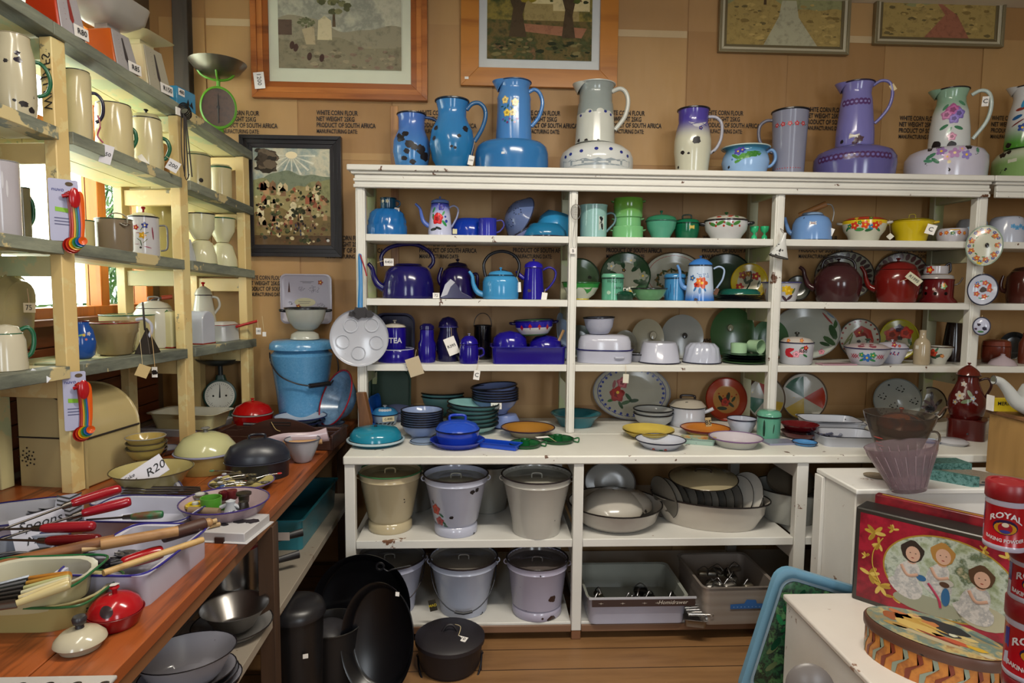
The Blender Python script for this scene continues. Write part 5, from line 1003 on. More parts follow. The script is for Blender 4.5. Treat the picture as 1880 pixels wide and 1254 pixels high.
V('casserole','pot','rust brown lidded casserole right of the fourth post',('s','3',1827,Y3+.02),[(26,0),(28,655),(28,635)],'#5e2414',chips=0,sq=1,lid=dict(prof=[(28,634),(26,626),(18,623),(0,623)],col='#6a2a18'))
PLATE('roasting_pan','pan','black pan standing on edge at the far right of the third shelf',1860,603,28,'3',3.31,'#101214',lean=6,ry=25)
V('bottle','bottle','rust coloured bottle at the right edge of the third shelf',('s','3',1879,Y3-.03),[(11,0),(12,660),(12,630),(5,618),(5,611)],'#5c2a1c',chips=0)
V('pot_lid','lid','pale scalloped lid with pink lines lying flat on the third shelf',('s','3',1840,Y3-.09),[(29,0),(22,661),(8,655),(4,652),(5,650),(0,649)],'#b4a4ac',chips=.3,hollow=False)

# ================================================================ COUNTER
def CV(name,cat,label,u,v,prof,col,z=None,**k):
    return V(name,cat,label,('c','c' if z is None else z,u,v),prof,col,**k)
ro=root('roasting_pan','tray','dark green enamel tray standing on end in the left back corner of the counter',(xat(719,3.31,.8015),3.31,.8015),0)
kk=3.3/FPX;b=MB(EN('#1f3c2c',.08));b.M=Matrix.Translation((0,-.022,50*kk)) @ Matrix.Rotation(PI/2-.1,4,'X');b.tray(38*kk,49*kk,.03,.06,EN('#1f3c2c',0,.6),flare=.9);b.build('tray_body',ro)
ro=root('tray','tray','bright blue tray seen on edge leaning against the first post',(xat(686,3.2,.80),3.2,.8025),0)
b=MB(None);b.M=Matrix.Rotation(.12,4,'Y').inverted() @ Matrix.Translation((0,0,.075)) @ Matrix.Rotation(PI/2,4,'Y') @ Matrix.Rotation(.25,4,'X');b.tray(.074,.07,.022,.03,EN('#1f5ab0'));b.build('tray_body',ro)
ro=root('bread_board','board','warped brown wooden board leaning on the first post',(xat(668,2.95,.8),2.955,.803),0)
b=MB(WOOD('#6a4424','#3c2412',.6,2));g=[(-.022,.0),(.028,.0),(.03,.07),(.012,.15),(.0,.2),(-.036,.2),(-.024,.1)]
b.add([(x,-.012+z*.05,z) for x,z in g]+[(x+.01,.012+z*.05,z) for x,z in g],[tuple(range(7))[::-1],tuple(range(7,14))]+[(i,(i+1) % 7,7+(i+1) % 7,7+i) for i in range(7)],None,False);b.build('board',ro,bevel=.003)
CV('casserole','pot','pale lavender covered dish behind the small blue scalloped pot',731,775,[(24,0),(30,762),(34,752)],'#6a74a0',chips=0,rim='#2c2c50',lid=dict(prof=[(34,751),(28,743),(8,738)],col='#7c84ae',knob=(4,731)))
CV('casserole','pot','small pot with blue scalloped lid, white knob and a striped price tag',707,783,[(18,0),(21,776),(24,762),(24,759)],'#8fa4bc',chips=0,rim='#1c2440',lid=dict(prof=[(24.5,758),(18,750),(12,748),(4,747)],col='#3a84b8',knob=(4.5,743),knobcol='#b9c0c8',dec=[('e',697+i*5,750,3,'#c0c4cc',0,.6) for i in range(5)]),dec=[('l',690+i*8,774,4,'#20242c',10*i) for i in range(5)],parts=[('tag',713,764,21,9,'C-R90',27,-4,None,'#c9bfa0')])
def stack(name,lab,grp,u,vbot,rb,rt,v0,n,dv,col,rim,r0,sy=1,tip=None,rimr=1.5):
    """bowls nested in each other: the lowest rests on the counter, each next sits a little higher"""
    s0=None
    for i in range(n):
        vt=v0-dv*i
        if i==0: s0=o=CV(name,'bowl',lab(i),u,vbot,[(rb,0),(rb*1.05,vbot-8),((rb+rt)/2+4,(vbot+vt)/2-2),(rt,vt)],col,chips=0,rim=rim,rimr=rimr,group=grp)
        else:
            o=V(name,'bowl',lab(i),('z',u,s0.P.y,s0.P.z+dv*i*s0.k),[(rb,0),(rb*1.05,s0.vb-dv*i-4),((rb+rt)/2+4,(s0.vb+v0)/2-dv*i),(rt,vt)],col,chips=0,rim=rim,rimr=rimr,group=grp,rot=0,roll=(tip or 0) if i >=n-2 else 0)
    return o
GRP='nested blue bowls with black rims'
stack('bowl',lambda i: ('white blue bowl carrying the nested black rimmed bowls by the blue pot','black rimmed blue bowl inside the pile left of the blue pot')[i > 0] if i < 6 else 'topmost black rimmed blue bowl of the pile left of the blue pot',GRP,775,806,20,38,777,7,4.2,'#8393b8','#12141e',0)
stack('bowl',lambda i: ('big aqua bowl behind the two bowl piles, lower of its pair','big aqua bowl behind the two bowl piles, upper of its pair')[i],'pair of large aqua bowls',814,765,26,44,724,2,6,'#6aa0a4','#101c1c',0)
stack('bowl',lambda i: ('lowest aqua bowl of the tall pile behind the blue pot','aqua bowl in the middle of the tall tilting pile','aqua bowl in the middle of the tall tilting pile','aqua bowl in the middle of the tall tilting pile','aqua bowl in the middle of the tall tilting pile','topmost aqua bowl of the tall tilting pile')[i],'nested aqua bowls',868,798,24,47,776,6,7.4,'#84b4b4','#0e1a1c',0,tip=3)
ib=CV('bowl','bowl','upturned lavender blue bowl under the tilted pile at the back',926,789,[(31,0),(30,775),(22,760),(0,757)],'#7486b8',hollow=False,chips=0,foot='#1c2040')
for i in range(6):
    V('bowl','bowl',('lavender bowl with black rim lowest on the upturned bowl','lavender bowl inside the black rimmed pile at the back','lavender bowl inside the black rimmed pile at the back','lavender bowl inside the black rimmed pile at the back','lavender bowl inside the black rimmed pile at the back','tilted lavender bowl on top of the black rimmed pile at the back')[i],('z',909+(i==0)*0,ib.P.y,ib.P.z+(ib.vb-757+i*4.2)*ib.k),[(22,0),(24,ib.vb-(ib.vb-757+i*4.2)-4),(36,742-i*4.2),(42,731-i*4.6)],'#7484b4',chips=0,rim='#0c0c18',rimr=1.6,group='nested lavender bowls',roll=-5 if i==5 else 0,parts=[('tag',911,737,19,11,'R100',46,0)] if i==2 else ())
CV('casserole','pot','turquoise divided round dish with a white rim and domed lid',690,823,[(38,0),(44,818),(49,808),(52,806)],'#1c7088',chips=0,rim='#a9bcc4',rimr=2.2,lid=dict(prof=[(48,804),(47,796),(40,787),(20,783),(4,782.5)],col='#1d7a94',knob=(4,780),knobcol='#2a2c30'),parts=())
CV('plate','plate','round pale blue mirror plate lying before the nested bowls',778,818,[(24,0),(26,-2),(26,-3),(24,-3.5)],'#8496b0',hollow=False,chips=0,rim='#181c28',rimr=.8)
pl=CV('plate','plate','royal blue plate under the royal blue pot',840,826,[(34,0),(40,820),(50,807),(51,806)],'#1f34a8',chips=0,th=2)
V('casserole','pot','royal blue lidded pot standing in the royal blue plate',('z',840,pl.P.y,pl.P.z+.006),[(32,0),(34,812),(37,808),(37,804),(39,801),(40,788)],'#1c3cb0',chips=0,rim='#0e1440',lid=dict(prof=[(40.5,786),(34,777),(16,771),(5,770)],col='#2048b4',knob=(9,761),loop=True,knobcol='#1c3cb0'))
ro=root('tray','tray','small narrow royal blue tray tilted on the counter front',tuple(onZ(918,822,.802))[:2]+(.803,),-.42);b=MB(None);b.tray(.095,.035,.022,.008,EN('#1a48b8'),flare=.88);b.build('tray_body',ro)
CV('plate','plate','deep plate with an orange and purple striped border',969,806,[(26,0),(30,799),(38,788),(49,784)],'#b9b09c',chips=.2,rim='#28182c',inside='#a0702c',th=1,dec=[])
def candle(u,v,l,r=30):
    o=CV('chamberstick','candle holder',l,u,v,[(r-6,0),(r-3,v-4),(r,v-12)],'#17552c',chips=.2,th=1.2,rim='#0c2c18',parts=())
    b=MB(EN('#185a2e'));K=o.kx;b.lathe([(.0,.002),(9*K,.002),(8*K,8*K),(9.5*K,13*K),(7.5*K,13*K),(6*K,5*K),(0,5*K)],seg=20);b.build('candle_socket',o.root);b=MB(EN('#185a2e'));b.tube([(r*K,0,6*K),((r+9)*K,-3*K,9*K),((r+8)*K,-3*K,1*K),((r-1)*K,0,3*K)],1.4*K);b.build('finger_handle',o.root);return o
candle(964,825,'green enamel chamberstick nearest the counter edge',29);candle(1024,817,'green enamel chamberstick nearer the second post with a paper slip',29)
ro=root('price_tag','tag','white paper slip and string lying on the green chamberstick',tuple(onZ(996,802,.83))[:2]+(.828,),.3);b=MB(PAPER);b.box((-.03,-.012,0),(.03,.012,.0012));b.tube([(.03,0,0),(.06,-.02,-.02),(.09,-.015,-.024)],.0012,PLAIN('#b8a27c',.9));b.build('slip',ro)
V('bowl','bowl','teal bowl with a wide lip behind the second post',('z',1057,3.172,.8015),[(27,0),(30,785),(36,768),(46,758)],'#286c78',chips=.1,rim='#3a4a4c')
# decorate striped plate border
PLATE('platter','platter','large oval platter with a red flower and blue dashed border behind the counter',1158,727,70,'c',3.33,'#a8a698',ry=53,rim='#8a8a92',dec=[('circ',62,0,6,'#2c3c88',30,'s'),('r',1132,727,13,'#8a2020'),('f',1133,723,12,'#a82c28',10),('r',1141,705,10,'#a85c64'),('l',1126,708,8,'#9a5a5c',80),('l',1153,731,9,'#2a4a30',-50),('l',1163,737,9,'#1f3c28',10),('l',1139,746,8,'#2a4a30',-60),('l',1121,738,7,'#3a6a3c',20),('l',1148,741,9,'#3a5a38',20),('circ',58,0,2.4,'#2c3c88',30,'d')],lean=17,deep=.06)
stack('bowl',lambda i: ('white black rimmed bowl, lower of the pair before the large platter','white black rimmed bowl, upper of the pair before the large platter')[i],'pair of white black rimmed bowls',1199,786,22,36.5,758,2,7.5,'#b0b2b0','#14161a',0)
CV('saucepan','saucepan','white lidded saucepan with a stub handle and chipped rim',1261,786,[(31,0),(34,784),(34,772),(32,770),(33,745)],'#b2b4bc',chips=.15,rim='#1a1a1e',lid=dict(prof=[(34,744),(26,735),(10,731)],col='#a69e90',chips=.5,knob=(8,725),loop=True,knobcol='#2a2020'),parts=[('handle',[(1292,755),(1301,751),(1308,747)],3.4,'#b9bbc2'),('tag',1299,766,10,18,'85',36,-8,None,'#a8946a')])
PLATE('plate','plate','orange shaded plate with a dark tulip standing on the counter',1332,738,37,'c',3.30,'#b07c3c',band='#a03414',rim='#8a2410',ry=40,lean=20,dec=[('r',1330,740,8,'#9a2818'),('l',1322,735,8,'#20301c',120),('l',1335,730,9,'#20301c',80),('l',1341,744,7,'#20301c',-40),('l',1325,752,9,'#20301c',0),('l',1345,734,6,'#2a3a20',60)]+[('d',1318+i*8,725+(i % 2)*4,1.4,'#9a2818') for i in range(5)])
def umbrella(u,v,r,l,ry,seed):
    segs=[];cols=['#1f5a44','#b0aca0','#a02c18','#aaa694','#b89a2c','#b4b0a4']
    for i in range(6):
        a0=seed+PI*2*i/6;segs.append(('w',u,v,1,cols[i],0,[(0,0)]+[(r*.93*math.cos(a0+j*PI/15),r*.93*math.sin(a0+j*PI/15)) for j in range(6)]))
    PLATE('plate','plate',l,u,v,r,'c',3.30,'#b0aca0',rim='#5a4a3c',ry=ry,dec=segs+[('f',u-r*.5,v-r*.2,r*.25,'#c8a020'),('l',u-r*.2,v-r*.5,r*.2,'#c8881c',60)])
umbrella(1404,735,35,'parasol patterned plate behind the third post',40,2.2);umbrella(1474,732,42,'parasol patterned plate with green, red and yellow wedges right of the third post',44,3.6)
for i in range(2): V('plate','plate',('yellow plate, lower of the two stacked','yellow plate, upper of the two stacked')[i],('z',1190,2.91,.8015+i*.008),[(30,0),(36,-4),(48,-13)],'#c8b050',chips=0,th=1,group='yellow plates')
CV('bowl','bowl','shallow white bowl with tiny flowers and dark rim at the counter front',1212,827,[(28,0),(33,822),(40,812),(46.5,806)],'#b9bdcc',chips=0,rim='#1c1f30',dec=[('f',1200,818,3,'#a83c48'),('l',1214,819,4,'#2c6a48',0),('f',1222,818,3,'#a83c48')])
CV('plate','plate','red edged cream soup plate on the counter',1294,803,[(28,0),(33,800),(40,790),(46,785)],'#b89c4c',chips=0,rim='#5c1410',inside='#b4702c',bands=[(792,'#7a1c14')])
ro=root('dish','dish','small rectangular dish with worn orange flowers',tuple(onZ(1282,814,.802))[:2]+(.802,),-.35);b=MB(None);b.tray(.078,.036,.026,.012,EN('#8fa89c',.5),flare=.85,inner=BLOTCH(['#a06030','#b8905c','#8aa08c','#b07c40'],30,3,.3));b.build('dish_body',ro)
CV('plate','plate','white plate with a red mesh centre and purple rim at the counter front',1350,824,[(30,0),(36,818),(44,806),(50,802)],'#b8b8b0',chips=.1,rim='#6a4c74',th=1,inside='#c0b8c0',u0=1350)
CV('bowl','bowl','plain white bowl with dark blue rim beside the mint canister',1361,796,[(17,0),(20,789),(26,777),(27.5,768)],'#b4b8c8',chips=0,rim='#15172c')
CV('canister','canister','chipped mint green canister with a dark banded lid on the counter',1410,808,[(21,0),(22,800),(22,765)],'#58977e',chips=.15,dec=[('s',1402,785,18,'#20382c',90),('s',1420,783,9,'#20382c',85)],lid=dict(prof=[(23,763),(22.5,757),(18,753),(0,752.5)],col='#5c9a82',rim='#1c2a26'))
for i in range(2): V('dish','dish',('dark red shallow dish, lower of two','dark red shallow dish, upper of two')[i],('z',1468,2.9,.8015+i*.036),[(24,0),(30,-3),(36,-11)],'#5c0c14',chips=0,group='dark red dishes')
ro=root('trivet','tile','pale grey glass square lying at the counter front',tuple(onZ(1430,813,.802))[:2]+(.802,),.1);b=MB(EN('#84869a',.1));b.loft([(.07,.045,.006,0),(.07,.045,.006,.008)]);b.build('slab',ro)
CV('dish','saucer','small sky blue saucer at the counter front',1477,820,[(18,0),(20,817),(23.5,811)],'#4c86bc',chips=0,rim='#16203c',rimr=.9)
ro=root('measuring_scoop','scoop','grey shell shaped scoops tied with string and a price tag',tuple(onZ(1512,806,.802))[:2]+(.803,),.2)
for i,(dx,dy,dz,s_) in enumerate(((-.04,0,0,1),(.01,.02,.003,1.1),(.05,-.01,.002,.9))):
    b=MB(EN('#5c6078',.15));b.M=Matrix.Translation((dx,dy,dz)) @ Matrix.Rotation(.4*i,4,'Z');b.lathe([(.01*s_,0),(.03*s_,.008),(.038*s_,.022),(.036*s_,.022),(.028*s_,.011),(0,.004)],seg=24,sx=1.3,flute=(12,.05,0,0,.03));b.tube([(.045*s_,0,.02),(.085*s_,0,.026)],.004);b.build('scoop_bowl',ro)
b=MB(PLAIN('#c4b8a0',.8));pp=onZ(1534,823,.80)
b.box((.012,-.09,-.012),(.034,-.05,-.0105),M=Matrix.Translation((.02,0,.012)) @ Matrix.Rotation(.3,4,'Z'));b.tube([(.03,-.045,.004),(.0,0,.02)],.001,PLAIN('#b8a27c'));b.build('price_tag',ro)
def WT(u,v,hw,hd,h,l,z=None,rz=0,col='#b6bac6',name='tray',rim='#15171f',rc=.03):
    p=onZ(u,v,.8015 if z is None else z);kk=proj(p)[2]/FPX;hw *=kk
    ro=root(name,name.replace('_',' '),l,(p.x,p.y+hd*.9,.8015 if z is None else z),rz);b=MB(None);b.tray(hw,hd,h,rc,EN(col,.12),flare=.86);b.build('tray_body',ro)
    if rim: b=MB(EN(rim));b.ring(hw,.0018,h+.002,sy=hd/hw,sq=3.2,seg=48);b.build('rim',ro)
    return ro
WT(1548,792,50,.10,.030,'white tray with thin black rim, lower of the two at the back',rz=-.05);WT(1540,787,52,.10,.030,'white tray with thin black rim, upper of the two at the back',z=.834,rz=-.14)
WT(1570,822,55,.10,.045,'deeper white baking dish behind the smoky measuring jug',rz=-.1);
PLATE('colander','colander','white enamel colander standing on edge with groups of dark holes',1645,742,44,'c',3.26,'#aab0ac',rim='#7c8482',ry=44,dec=[('d',1645+cx_+7*math.cos(i),742+cy_+6*math.sin(i)*(1 if i % 2 else .5),1.1,'#202624') for cx_,cy_ in ((-28,-10),(4,-26),(30,-6),(-6,6),(18,22),(-26,18)) for i in range(9)]+[('d',1628,710,1.8,'#303838')],back=True,deep=.25)
PLATE('plate','plate','brown and cream leaf patterned plate standing behind the coffee pot',1706,752,30,'c',3.27,'#958a6c',rim='#2c2018',ry=38,dec=[('l',1706+20*math.cos(i*2.4)*(i % 3)/2.2,752+26*math.sin(i*2.4)*(i % 3)/2.2,8,['#2c1a12','#5c2a1c','#3a2418'][i % 3],47*i) for i in range(16)])
st=CV('warmer','pot stand','dark red square warmer with a lamp opening and pierced holes',1772,809,[(36,0),(36,800),(36,772),(38,768),(38,766)],'#4c1410',chips=.2,sq=2.5,hollow=False,dec=[('w',1748,788,1,'#0a0606',0,[(-.035,-.03),(.03,-.03),(.03,.03),(-.035,.03)]),('d',1776,791,2,'#140606'),('d',1783,789,2,'#140606'),('d',1790,791,2,'#140606'),('d',1783,795,2,'#140606'),('f',1803,781,4,'#9a8a84')])
V('coffee_pot','coffee pot','dark red pear shaped coffee pot with white daisies on its warmer',('z',1773,st.P.y,ztop(st,766)),[(29,0),(33,758),(37,742),(34,728),(24,708),(20,698),(20,690)],'#4e1210',chips=.05,lid=dict(prof=[(23,688),(20,681),(14,676),(4,670)],col='#5a1c12',knob=(4,665),rim='#2c0c0a'),
  dec=[('f',1765,703,5,'#b4aca4',10,'#c8b898'),('f',1759,724,8.5,'#b0a89c',30,'#c0a060'),('f',1784,727,5,'#9aa4b0'),('l',1772,733,9,'#6a7a5c',20),('l',1778,720,8,'#7a8a74',120),('f',1750,736,5,'#8a8480'),('l',1790,736,5,'#8a8488',-40),('f',1790,716,3,'#8a7a9a')],parts=[('handle',[(1792,697),(1808,692),(1815,704),(1808,722),(1800,738)],2.6,'#2c0e0c'),('spout',[(1742,752,4),(1734,752,3.4),(1728,760,3),(1722,768,3)],'#5c4434')])
ro=root('salt_cellar','dish','low white lidded dish lying before the warmer',tuple(onZ(1748,815,.802))[:2]+(.802,),-.1);b=MB(EN('#b9b9c0',.1));b.lathe([(0,0),(.055,0),(.065,.012),(.05,.022),(0,.024)],seg=28);b.build('body',ro)
CV('dish','saucer','blue and white saucer peeking behind the smoky jug handle',1709,815,[(14,0),(17,812),(20,808)],'#2f6ab0',inside='#a8bcd4',chips=0)
CV('casserole','pot','low casserole with an orange and black glazed lid behind the smoky jug',1652,806,[(34,0),(42,795),(50,783)],'#8a6a50',chips=0,lid=dict(prof=[(51,782),(44,770),(24,760),(6,757)],col='#3a2c2c',matl=BLOTCH(['#241c24','#2c2c44','#a0582c','#3a3040','#8a4c28'],14,3,.2),knob=(5,747),knobcol='#7a3020'))

# ================================================================ LOWER SHELVES: buckets
def bucket(l,u,vb_,row,rt,rb,vr,col,footring=True,rimc='#221c1e',lidv=None,lidc=None,chips=.12,dec=(),parts=(),beads=True,group=None,ears_=True):
    vc=vb_-rb*.37;pr=[(rb,0)]
    if footring: pr +=[(rb+1.5,-3),(rb+1,-15),(rb-2.5,-18)]
    vt=vr+13
    pr +=[(rb+(rt-rb)*.12,vc-26),(rb+(rt-rb)*.86-1,vt+2),(rb+(rt-rb)*.86+1.5,vt-1),(rb+(rt-rb)*.86,vt-4),(rt,vr)]
    o=CV('bucket','bucket',l,u,vb_,pr,col,z=ROW[row],chips=chips,rim=rimc,rimr=1.6,dec=dec,parts=parts)
    if lidc:
        K=o.kx;R,z=o.pr[-1];lv=lidv*K;b=MB(EN(lidc,chips));b.lathe([(R*.985,z-.001),(R*.93,z-lv),(R*.55,z-lv*1.1),(R*.5,z-lv*.9),(R*.2,z-lv*.9),(0,z-lv*.85)],seg=40)
        L=b.build('lid',o.root)
        b=MB(EN(lidc));b.tube([(-.022,0,z-lv*.9),(-.018,0,z-lv*.9+.018),(.018,0,z-lv*.9+.018),(.022,0,z-lv*.9)],.0035);b.build('knob',L)
    if ears_:
        for g in (-1,1):
            R=o.R(o.H(vr+10));b=MB(o.m);b.ring(4.5*o.kx,1.2*o.kx,0,M=Matrix.Translation((g*(R+.004),0,o.H(vr+9))) @ Matrix.Rotation(PI/2,4,'X'),seg=16);b.build('handle_lug',o.root)
    return o
bucket('cream enamel bucket with green rim and lid, leftmost on the middle shelf',717,983,'b',58,39,860,'#b6a888',rimc='#3c6a44',lidv=6,lidc='#a0906c')
bucket('white enamel bucket with red roses and a recessed lid',837,989,'b',59,38,866,'#b3b6c8',lidv=10,lidc='#98988c',dec=[('r',796,923,10,'#a02820'),('r',805,945,9,'#8a1c24'),('l',809,932,6,'#2c5a44',-30),('l',816,948,6,'#2c5a44',-50),('l',789,910,4,'#2c3a34',-60),('l',818,953,5,'#2c5a44',-10),('x',829,934,4,'chip'),('x',800,860,5,'chip'),('x',868,888,5,'chip'),('x',878,886,5,'chip'),('x',811,981,4,'chip'),('x',860,977,3,'chip'),('x',876,972,3,'chip')])
bucket('large plain white bucket with a looped lid, rightmost on the middle shelf',984,991,'b',64,43,867,'#b3b0a8',footring=False,lidv=8,lidc='#98968c',dec=[('x',1020,976,4,'chip'),('x',942,981,3,'chip'),('x',1021,942,1.2,'chip')])
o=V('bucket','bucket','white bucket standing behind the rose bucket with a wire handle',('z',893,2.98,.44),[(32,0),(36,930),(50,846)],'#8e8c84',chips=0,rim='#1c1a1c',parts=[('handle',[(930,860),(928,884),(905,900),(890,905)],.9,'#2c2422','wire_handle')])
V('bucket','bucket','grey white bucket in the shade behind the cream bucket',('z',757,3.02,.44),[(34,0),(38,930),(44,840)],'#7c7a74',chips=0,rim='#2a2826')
bucket('white bucket with lid behind the leaning black pans, bottom shelf',716,1136,'f',66,46,1016,'#a2a6bc',footring=False,lidv=7,lidc='#6a6660',parts=[('drop',1030,52,1.0,'#3a3638','#a08050',4)])
bucket('white bucket with a dropped wire handle and dark grip, bottom shelf',851,1137,'f',62,43,1017,'#a6acbe',footring=False,lidv=7,lidc='#75706a',dec=[('x',887,1116,4,'chip'),('x',890,1112,2,'chip')],parts=[('drop',1032,62,1.0,'#3a3c42','#2c2c30',4),('tag',798,1076,13,20,'MAD',66,-12,None,'#2a2418',PLAIN('#c8b02c'))])
bucket('white bucket with rust holes and a rusty base, right on the bottom shelf',985,1143,'f',56,44,1020,'#a4a0b4',lidv=8,lidc='#5c5452',chips=.3,dec=[('x',1015,1078,8,'#3a2824'),('x',1014,1118,9,'#3a2824'),('x',1014,1128,5,'#3a2824'),('x',986,1124,7,'#3a2824'),('x',996,1113,2.6,'#3a2824'),('x',966,1101,1.6,'#3a2824'),('x',955,1136,6,'#5a4030'),('x',975,1141,7,'#6a4c34'),('x',1004,1143,7,'#4a3024'),('x',1022,1136,5,'#4a3024')])
# basins
zb=.44
PLATE('plate','lid','plain white lid standing on edge behind the round basin',1119,898,46,'b',3.05,'#8f8c86',ry=46,rim='#5a5450',lean=14)
bs1=CV('basin','basin','round white wash basin behind the middle post holding two chipped lids',1128,977,[(52,0),(60,965),(76,945),(82,925),(86,920)],'#b3ada4',z=zb,chips=.1,rim='#1c1818',rimr=1.5,th=1.2)
V('pot_lid','lid','chipped white domed lid leaning in the round basin, in front',('z',1124,bs1.P.y-.02,zb+.075),[(56,0),(54,-6),(38,-20),(12,-28),(0,-29)],'#b0aaa0',chips=.3,hollow=False,rim=None,tilt=14,dec=[])
V('pot_lid','lid','second chipped white lid behind at the right in the round basin',('z',1160,bs1.P.y+.03,zb+.075),[(38,0),(36,-6),(26,-16),(0,-22)],'#a19a90',chips=.5,hollow=False,tilt=10,roll=8)
tub=CV('bath_tub','tub','big oval white enamel tub full of upright plates and lids',1300,974,[(78,0),(84,965),(100,930),(102,915),(110,908)],'#bab2a6',z=zb,chips=.12,sy=.62,rim='#1e1a1a',rimr=1.6)
for i in range(13):
    u=1212+i*13.2;c=['#6a665e','#8a867c','#55524c','#706c64','#4a4844','#5f5c56','#7a766e','#504e4a','#6c6860','#605c56','#a8a49c','#b8b4ac','#c0bcb2'][i];r=[40,38,36,34,33,33,32,32,34,36,42,46,30][i]*.00245
    ro=root('plate','plate',['leftmost upright plate in the oval tub','pale upright plate second from the left in the oval tub'][i] if i < 2 else (['grey plate standing upright among others in the oval tub'][0] if i < 10 else ['white plate leaning right in the oval tub beside the lid','tallest white plate leaning right in the oval tub','small white plate at the right end of the oval tub'][i-10]),(xat(u,tub.P.y+.01,zb+.02+r),tub.P.y+.0,zb+.012+r),.35,group='upright plates in the oval tub' if 2 <=i < 10 else None)
    b=MB(EN(c,.1));b.M=Matrix.Rotation(math.radians(-12 if i < 3 else (10 if i < 10 else 22+4*(i-10))),4,'Y') @ Matrix.Rotation(PI/2,4,'Y');pr=[(0,.0),(r*.6,.002),(r*.75,.008),(r,.016)];b.lathe(pr,seg=32);b.lathe([(a,c_+.002) for a,c_ in pr],seg=32);b.build('plate_body',ro)
    b=MB(EN('#141414'));b.M=Matrix.Rotation(math.radians(-12 if i < 3 else (10 if i < 10 else 22+4*(i-10))),4,'Y') @ Matrix.Rotation(PI/2,4,'Y');b.ring(r,.0016,.017);b.build('rim',ro)
o=V('pot_lid','lid','large beige lid with an iron loop lying across the plates in the tub',('z',1291,tub.P.y-.02,.648),[(64,0),(62,-3),(44,-7),(42,-9),(20,-10),(18,-12),(0,-12)],'#8f8468',chips=.06,hollow=False,rim=None,tilt=6,foot='#1c1814');b=MB(PLAIN('#2c2018',.5,.5));b.tube([(-.035,0,.02),(-.03,0,.04),(0,0,.045),(.03,0,.04),(.035,0,.02)],.004);b.build('handle',o.root)
V('pot_lid','lid','beige lid standing in the basin at the far right of the middle shelf',('z',1452,2.9,zb+.15),[(46,0),(44,-5),(20,-12),(0,-13)],'#7c7262',chips=.1,hollow=False,tilt=25)
CV('basin','basin','round white basin cut off by the right lower post',1447,962,[(38,0),(48,950),(64,915),(68,890)],'#a3a39c',z=zb,chips=0,rim='#1e1a18',rimr=1.4)
zf=.075
# tubs on the bottom shelf
p=onZ(1158,1147,zf);kk=proj(p)[2]/FPX
ro=root('storage_tub','tub','white rectangular tub with a brown trade strip across its front',(p.x+.03,p.y+.17,zf+.001),.0)
b=MB(None);b.tray(95*kk,.175,.115,.03,EN('#a9a9ba',.03),flare=.93,th=.004,lip=.008,inner=EN('#8d9088'));b.build('tub_body',ro)
b=MB(PLAIN('#33211c',.5));b.box((-86*kk,-.183,.085),(104*kk,-.177,.118));b.box((-92*kk,-.184,.117),(106*kk,-.176,.124),PLAIN('#a9a9b0',.4))
sf=flat((0,-.1835,.1),(1,0,0),(0,0,1),(0,-1,0));b.text('Homidrawer',sf,.024,62*kk,.002,PLAIN('#c8bfb4'),0,.3,e=.0005)
for x in (-70,-30,10,48-14): 
    for a,c in ((.012,.001),(.001,.006)): b.add([sf(x*kk-a,0,.0004),sf(x*kk,-c,.0004),sf(x*kk+a,0,.0004),sf(x*kk,c,.0004)],[(0,1,2,3)],PLAIN('#c8bfb4'),False)
b.build('trade_strip',ro)
def junk(name,cat,l,base,n,w,d,cols,seed,hh=.02,group=None):
    g=random.Random(seed)
    for i in range(n):
        x,y=g.uniform(-w,w),g.uniform(-d,d);c=g.choice(cols);a=g.uniform(0,PI)
        r_=root(name,cat,l,(base[0]+x,base[1]+y,base[2]+g.uniform(0,hh)),a,group);b=MB(METAL(c,.35));s_=g.uniform(.02,.032)
        b.loft([(s_,s_*.6,.006,0),(s_*1.05,s_*.65,.008,.012),(s_*.8,s_*.4,.01,.02),(s_*.3,s_*.1,.003,.021)]);b.build('cutter_body',r_)
        b=MB(METAL('#8c8c90',.3));b.tube([(-s_,0,.018),(0,0,.04),(s_,0,.018)],.002,flat=2);b.build('handle',r_)
junk('pastry_cutter','cutter','small metal pastry cutter in the white rectangular tub',(ro.location.x+.02,ro.location.y,zf+.02),9,.17,.08,['#6a665e','#8a8474','#4a4a48'],5,.03,'metal bits in the white tub')
p=onZ(1360,1146,zf);ro=root('storage_tin','tin','ribbed aluminium bin with a blue crest on its front',(p.x-.01,p.y+.17,zf+.001),.02)
b=MB(PLAIN('#948a82',.4,.35));lv=[]
for i in range(12): z=.16*i/11;lv.append((.155+.006*z/.16+(.002 if i % 3==1 else 0),.17+(.002 if i % 3==1 else 0),.03,z))
lv +=[(.168,.178,.03,.162),(.168,.178,.03,.166),(.155,.166,.03,.163),(.148,.16,.03,.005)];b.loft(lv);b.build('bin_body',ro)
b=MB(PLAIN('#2f5a94',.4));sf=flat((.04,-.1765,.085),(1,0,0),(0,0,1),(0,-1,0));b.add([sf(x,y,.001) for x,y in ((-.085,-.014),(.085,-.014),(.085,.006),(.03,.008),(.025,.024),(-.015,.026),(-.025,.009),(-.085,.006))],[tuple(range(8))],None,False)
for i in range(9): b.add([sf(-.07+i*.016+dx,-.006+dy,.0016) for dx,dy in ((-.002,0),(0,-.003),(.002,0),(0,.003))],[(0,1,2,3)],PLAIN('#8aa4c8'),False)
b.build('crest',ro)
junk('pastry_cutter','cutter','small metal pastry cutter heaped in the ribbed aluminium bin',(ro.location.x+.03,ro.location.y,zf+.085),16,.1,.12,['#c0bcb8','#8a8884','#6a6660','#b0a898'],9,.06,'metal bits in the aluminium bin')
p=onZ(1282,1144,zf);ro=root('baking_tin','tin','narrow silver tin of bottle openers between the tub and the bin',(p.x,p.y+.06,zf+.001),-.25)
